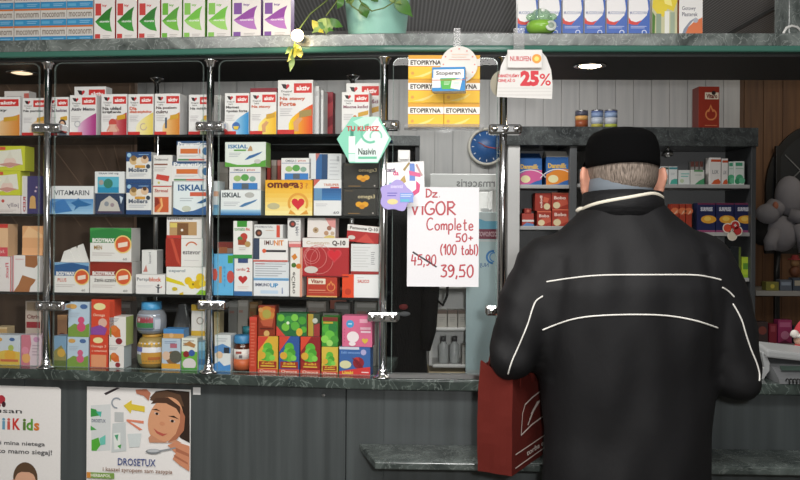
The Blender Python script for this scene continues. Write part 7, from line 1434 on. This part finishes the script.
# cap
capm = plain('cap_corduroy', '0b0b0c', 0.95, spec=0.08, bump=0.8, bscale=140)
mb = MB(); rg = []
for z, rx, ry in ((0.036, 0.0825, 0.104), (0.044, 0.0838, 0.106), (0.062, 0.0832, 0.105), (0.084, 0.0800, 0.101), (0.100, 0.0735, 0.094), (0.110, 0.064, 0.083), (0.117, 0.049, 0.064), (0.121, 0.028, 0.036), (0.122, 0.004, 0.005)):
    rg.append((HX, HY - 0.002, HZc + z - 0.013, rx, ry))
mb.rings(rg, capm, 40)
# the rim dips a little at the ears and the back
mb.v = [(x, y, z - (0.010 * (1 - min(1, (z - (HZc + 0.023)) / 0.03)) * (abs(x - HX) / 0.086) ** 2 if z < HZc + 0.047 else 0)) for x, y, z in mb.v]
mb.v = [(x, y, z + (0.030 * (y - HY) / 0.1 * max(0.0, min(1.0, (HZc + 0.11 - z) / 0.06)) if y > HY else 0)) for x, y, z in mb.v]
cp = mb.build('cap', man)
mb = MB(); n = 16; vs = []
for i in range(n + 1):
    a = math.radians(20 + 140 * i / n)
    vs += [(HX + 0.085 * math.cos(a), HY + 0.104 * math.sin(a), HZc + 0.020 + 0.030 * math.sin(a)), (HX + 0.088 * math.cos(a), HY + 0.106 * math.sin(a) + 0.050 * math.sin(a) ** 2, HZc + 0.014 + 0.022 * math.sin(a)), (HX + 0.088 * math.cos(a), HY + 0.106 * math.sin(a) + 0.050 * math.sin(a) ** 2, HZc + 0.010 + 0.022 * math.sin(a)), (HX + 0.085 * math.cos(a), HY + 0.104 * math.sin(a), HZc + 0.014 + 0.030 * math.sin(a))]
mb.add(vs, [(i * 4 + k, i * 4 + (k + 1) % 4, i * 4 + 4 + (k + 1) % 4, i * 4 + 4 + k) for i in range(n) for k in range(4)], capm, True); mb.build('visor', cp)
# trousers and shoes
bm = bmesh.new(); tm = plain('trouser_cloth', '1c1c20', 0.85, bump=0.2)
loft(bm, [(0, 0, .80, .165, .118, .9), (0, 0, .90, .160, .114, .9), (0, 0, .98, .158, .114, .9)])
for s in (-1, 1): capsule(bm, (s * .085, 0, .84), (s * .096, -0.01, .48), .098, .074); capsule(bm, (s * .096, -0.01, .48), (s * .10, -0.03, .10), .072, .062)
fuse('trousers', bm, 0.012, tm, man, 4)
for s in (-1, 1):
    bm = bmesh.new(); capsule(bm, (s * .10, -0.055, .052), (s * .116, 0.13, .045), .046, .042); capsule(bm, (s * .10, -0.04, .05), (s * .10, -0.035, .10), .045, .045)
    for v in bm.verts: v.co.z = max(v.co.z, 0.001)
    fuse('shoe', bm, 0.008, plain('shoe_leather', '181614', 0.4), man, 2)
# jacket
jm = plain('jacket_cloth', '121214', 0.66, spec=0.25, bump=0.22, bscale=9)
def folds(p):
    q = Vector((p.x * 7, p.y * 7, p.z * 3.2))
    d = 0.011 * noise.noise(q) + 0.008 * noise.noise(Vector((p.x * 16 + 3, p.y * 16, p.z * 7)))
    arm = max(0, min(1, (abs(p.x) - 0.19) / 0.05))
    d += arm * 0.006 * noise.noise(Vector((p.x * 14, p.y * 14, p.z * 22 + p.x * 18)))
    # creases at the shoulder blades running down from the armholes
    d -= 0.004 * math.exp(-((abs(p.x) - 0.165 - 0.10 * (1.30 - p.z)) / 0.012) ** 2) * (1 if 1.08 < p.z < 1.36 else 0)
    return d
bm = bmesh.new()
loft(bm, [(0.008, -.006, .70, .190, .120, .86), (0.008, -.006, .80, .190, .120, .86), (0.008, -.006, .95, .192, .122, .86), (0.006, -.006, 1.08, .203, .130, .86), (0.004, -.006, 1.20, .220, .140, .88), (0.002, -.010, 1.29, .226, .138, .9), (0, -.006, 1.345, .208, .122, .95), (0, -.002, 1.385, .182, .110, 1), (0, 0.002, 1.415, .150, .100, 1), (0, 0.006, 1.440, .122, .090, 1), (0, 0.010, 1.462, .100, .082, 1), (0, 0.012, 1.474, .088, .076, 1)], 40)
for s, e, wv in ((sL, eL, wL), (sR, eR, wR)):
    mid = (Vector(s) + Vector(e)) / 2 + Vector((math.copysign(0.010, s[0]), 0, 0.01))
    capsule(bm, (math.copysign(0.06, s[0]), 0, 1.395), s, 0.050, 0.070, 24)
    capsule(bm, s, mid, 0.074, 0.070, 24); capsule(bm, mid, e, 0.070, 0.056, 24); capsule(bm, e, (Vector(wv) * 0.96 + Vector(e) * 0.04), 0.055, 0.044, 24)
jk = fuse('jacket', bm, 0.0095, jm, man, 8, folds)
# stand collar, shirt collar and the cream trim
def ringtube(name, c, rx, ry, z, h, th, m, tilt=0.0, parent=man, a0=0, a1=360, dz=None):
    mb = MB(); n = 48; vs = []
    for i in range(n + 1):
        a = math.radians(a0 + (a1 - a0) * i / n)
        zz = z + tilt * math.sin(a) + (dz(a) if dz else 0)
        for r, q in ((0, 0), (0, h), (-th, h), (-th, 0)):
            k = 1 + r / rx - (0.06 * q / max(h, 1e-6) if h > 0.02 else 0)
            vs.append((c[0] + rx * k * math.cos(a), c[1] + ry * k * math.sin(a), zz + q))
    mb.add(vs, [(i * 4 + k, i * 4 + (k + 1) % 4, i * 4 + 4 + (k + 1) % 4, i * 4 + 4 + k) for i in range(n) for k in range(4)], m, True)
    return mb.build(name, parent)
ringtube('collar', (0.0, 0.010), 0.097, 0.086, 1.440, 0.060, 0.005, jm, -0.008, jk)
collar_o = jk.children[-1]
ringtube('shirt_collar', (-0.004, 0.016), 0.076, 0.081, 1.482, 0.050, 0.004, plain('shirt_grey_blue', '626a72', 0.8), -0.004)['label'] = 'grey-blue shirt collar'
cream = plain('cream_trim', 'd8d2c2', 0.7)
bpy.context.view_layer.update()
# piping sewn on the jacket: follow the cloth where the photo shows each line
jw = [v.co + Vector((PX, PY, 0)) for v in jk.data.vertices]
nj = len(jw); jw += [v.co + Vector((PX, PY, 0)) for v in collar_o.data.vertices]
tree = BVHTree.FromPolygons(jw, [tuple(p.vertices) for p in jk.data.polygons] + [tuple(i + nj for i in p.vertices) for p in collar_o.data.polygons])
def sew(name, pix, r, m, sub=8, off=0.0012, flat=None):
    pts = []
    P = [Vector(p) for p in pix]
    for i in range(len(P) - 1):
        p0, p1, p2, p3 = P[max(i - 1, 0)], P[i], P[i + 1], P[min(i + 2, len(P) - 1)]
        for j in range(sub):
            t_ = j / sub; q = 0.5 * ((2 * p1) + (p2 - p0) * t_ + (2 * p0 - 5 * p1 + 4 * p2 - p3) * t_ ** 2 + (3 * p1 - p0 - 3 * p2 + p3) * t_ ** 3); pts.append(q)
    pts.append(P[-1]); out = []
    for q in pts:
        d = ray(q.x, q.y).normalized(); hit, nrm, _, _ = tree.ray_cast(CAM, d)
        if hit is None: continue
        if out and (hit - out[-1]).length > 0.14: continue
        out.append(hit + nrm * off)
    out = [(out[max(i - 1, 0)] + out[i] * 2 + out[min(i + 1, len(out) - 1)]) / 4 for i in range(len(out))]
    if len(out) > 2:
        mb = MB(); mb.tube([p - Vector((PX, PY, 0)) for p in out], r, m, 8); o = mb.build(name, jk); o['label'] = 'white piping line'; return o
pw = plain('piping_white', 'd8d6d0', 0.6)
sew('piping', [(546, 282), (570, 278.5), (600, 275.5), (640, 275), (690, 275), (708, 277), (721, 280)], 0.0018, pw)
sew('piping', [(542, 330), (558, 324), (576, 318.5), (600, 315.5), (640, 314.5), (670, 316), (695, 320.5), (718, 328)], 0.0018, pw)
sew('piping', [(543, 296), (536, 301), (532, 310), (528, 323), (520, 343), (512, 361), (508, 374)], 0.0017, pw)
sew('piping', [(722, 287.5), (728, 291), (734, 297)], 0.0017, pw)
sew('piping', [(732.5, 303.5), (741, 319), (746, 335), (751, 350), (756, 362), (759, 373), (759, 381)], 0.0017, pw)
c_ = sew('collar_trim', [(578, 212), (583, 208.5), (590, 205.5), (600, 202.5), (615, 199.5), (630, 197), (642, 194.8), (653, 193.3), (660, 195), (665, 199), (669, 206)], 0.0050, cream, off=0.003)
if c_: c_['label'] = 'cream trim below the collar'

# ------------------------------------------------------------------ dark red cloth bag on the left arm of the shopper
BZ0, BZ1 = 0.868, 1.088
ba = math.radians(61)
cor = Vector((0.252, 1.905, 0))                      # vertical edge nearest the camera
du = Vector((math.cos(ba), math.sin(ba), 0)) * 0.205; dg_ = Vector((-math.sin(ba), math.cos(ba), 0)) * 0.082
bcn = cor + du / 2 + dg_ / 2
bag = thing('cloth_bag', 'dark red cloth shopping bag with a white emblem hanging from the arm of the person', 'bag', (bcn.x, bcn.y, BZ0))
redc = plain('red_felt', '5c1f19', 0.85, spec=0.15, bump=0.25, bscale=260)
mb = MB(); NU, NV, NZ = 12, 6, 10
per = [cor + du * (i / NU) for i in range(NU)] + [cor + du + dg_ * (i / NV) for i in range(NV)] + [cor + du + dg_ - du * (i / NU) for i in range(NU)] + [cor + dg_ - dg_ * (i / NV) for i in range(NV)]
np_ = len(per); vs = []
Hb = BZ1 - BZ0
for inner in (0, 1):
    for j in range(NZ + 1):
        f = j / NZ
        for i, p in enumerate(per):
            q = p - bcn
            bulge = 1 + 0.05 * math.sin(PI * f) - 0.05 * f - (0.035 if inner else 0)
            sag = 0.012 * math.sin(PI * (i % NU) / NU) if (i < NU or NU + NV <= i < 2 * NU + NV) else 0.004 * math.sin(PI * ((i - NU) % NV) / NV)
            wob = 0.0025 * noise.noise(Vector((q.x * 30, q.y * 30, f * 5)))
            vs.append((q.x * bulge + wob, q.y * bulge + wob, Hb * f + 0.030 * f ** 3 * max(0.0, min(1.0, (q.dot(dg_.normalized()) / 0.041 * 0.5 + 0.5))) - (sag if j == NZ else sag * f * f) + (0.004 if inner and j == 0 else 0)))
o_ = (NZ + 1) * np_
fs = [(j * np_ + i, j * np_ + (i + 1) % np_, (j + 1) * np_ + (i + 1) % np_, (j + 1) * np_ + i) for j in range(NZ) for i in range(np_)]
fs += [(o_ + j * np_ + i, o_ + (j + 1) * np_ + i, o_ + (j + 1) * np_ + (i + 1) % np_, o_ + j * np_ + (i + 1) % np_) for j in range(NZ) for i in range(np_)]
fs += [(NZ * np_ + i, NZ * np_ + (i + 1) % np_, o_ + NZ * np_ + (i + 1) % np_, o_ + NZ * np_ + i) for i in range(np_)]
fs += [tuple(range(np_ - 1, -1, -1)), tuple(o_ + i for i in range(np_))]
mb.add(vs, fs, redc, False)
bb = mb.build('bag_body', bag)
# handles over the forearm
for k, base in ((0, cor - bcn), (1, cor + dg_ - bcn)):
    a = base + du * 0.22; b2 = base + du * 0.62
    top = Vector((-0.262 + PX - bcn.x, PY + 0.03 - bcn.y, 0))
    path = []
    for i in range(13):
        t_ = i / 12; p = a.lerp(b2, t_); s_ = math.sin(PI * t_); q = p.lerp(Vector((p.x * 0.6 + top.x * 0.4, p.y, 0)), 0.5 * s_)
        path.append((q.x, q.y, Hb - 0.03 + 0.105 * s_ ** 0.7))
    m2 = MB(); m2.tube(path, 0.0105, redc, 8, flat=0.25); m2.build('handle', bag)
# print on the main side: emblem outline, pen shape, two lines and lettering
nrm = Vector((math.sin(ba), -math.cos(ba), 0))
pm = MB()
def PB(u, q, k):
    f = 1 - q
    bl = 1 + 0.05 * math.sin(PI * f) - 0.05 * f
    p = (cor + du * u - bcn); p = Vector((p.x * bl, p.y * bl, 0)) + nrm * (0.0035 + 0.0002 * k)
    return (p.x, p.y, Hb * f - 0.012 * math.sin(PI * u) * f * f)
wht = 'd4c8c0'
def strip(pts, wd):
    vs = []
    for i, p in enumerate(pts):
        a = Vector(pts[max(i - 1, 0)]); b3 = Vector(pts[min(i + 1, len(pts) - 1)]); d = (b3 - a).normalized(); n_ = Vector((-d.y, d.x)) * wd
        vs += [PB(p[0] - n_.x, p[1] - n_.y, 1), PB(p[0] + n_.x, p[1] + n_.y, 1)]
    pm.add(vs, [(2 * i, 2 * i + 1, 2 * i + 3, 2 * i + 2) for i in range(len(pts) - 1)], ink(wht))
strip([(0.22, 0.62), (0.26, 0.40), (0.34, 0.31), (0.56, 0.27), (0.92, 0.26)], 0.008)
strip([(0.22, 0.62), (0.55, 0.57), (0.92, 0.56)], 0.008)
for t_ in (0.0, 0.05, 0.1): strip([(0.42 + t_, 0.55 - t_), (0.62 + t_, 0.42 - t_ * 0.6), (0.82, 0.36)], 0.010)
strip([(0.06, 0.79), (0.5, 0.785), (0.98, 0.78)], 0.006); strip([(0.06, 0.93), (0.5, 0.925), (0.98, 0.92)], 0.006)
printing(pm, PB, 0.205, Hb, [('t', 'torba ekologiczna', 0.40, 0.825, 1.75, 0.90, wht, 0.01)], start=1)
pm.f = [f for f in pm.f]; keep = [i for i, f in enumerate(pm.f) if all((Vector(pm.v[j]) + bcn - cor).dot(du.normalized()) < 0.204 for j in f)]
pm.f = [pm.f[i] for i in keep]; pm.mi = [pm.mi[i] for i in keep]; pm.sm = [pm.sm[i] for i in keep]
pm.build('white_print', bb)
# things inside the bag
m2 = MB(); m2.box(-0.02, -0.02, 0.0, 0.03, 0.02, 0.18, plain('bag_packet', '2c4a34', 0.4), 0.002); o = m2.build('medicine_box', None, (bcn.x - 0.012, bcn.y - 0.015, BZ0 + 0.006), ba)
tag(o, 'dark green packet standing in the red cloth bag', 'medicine box')
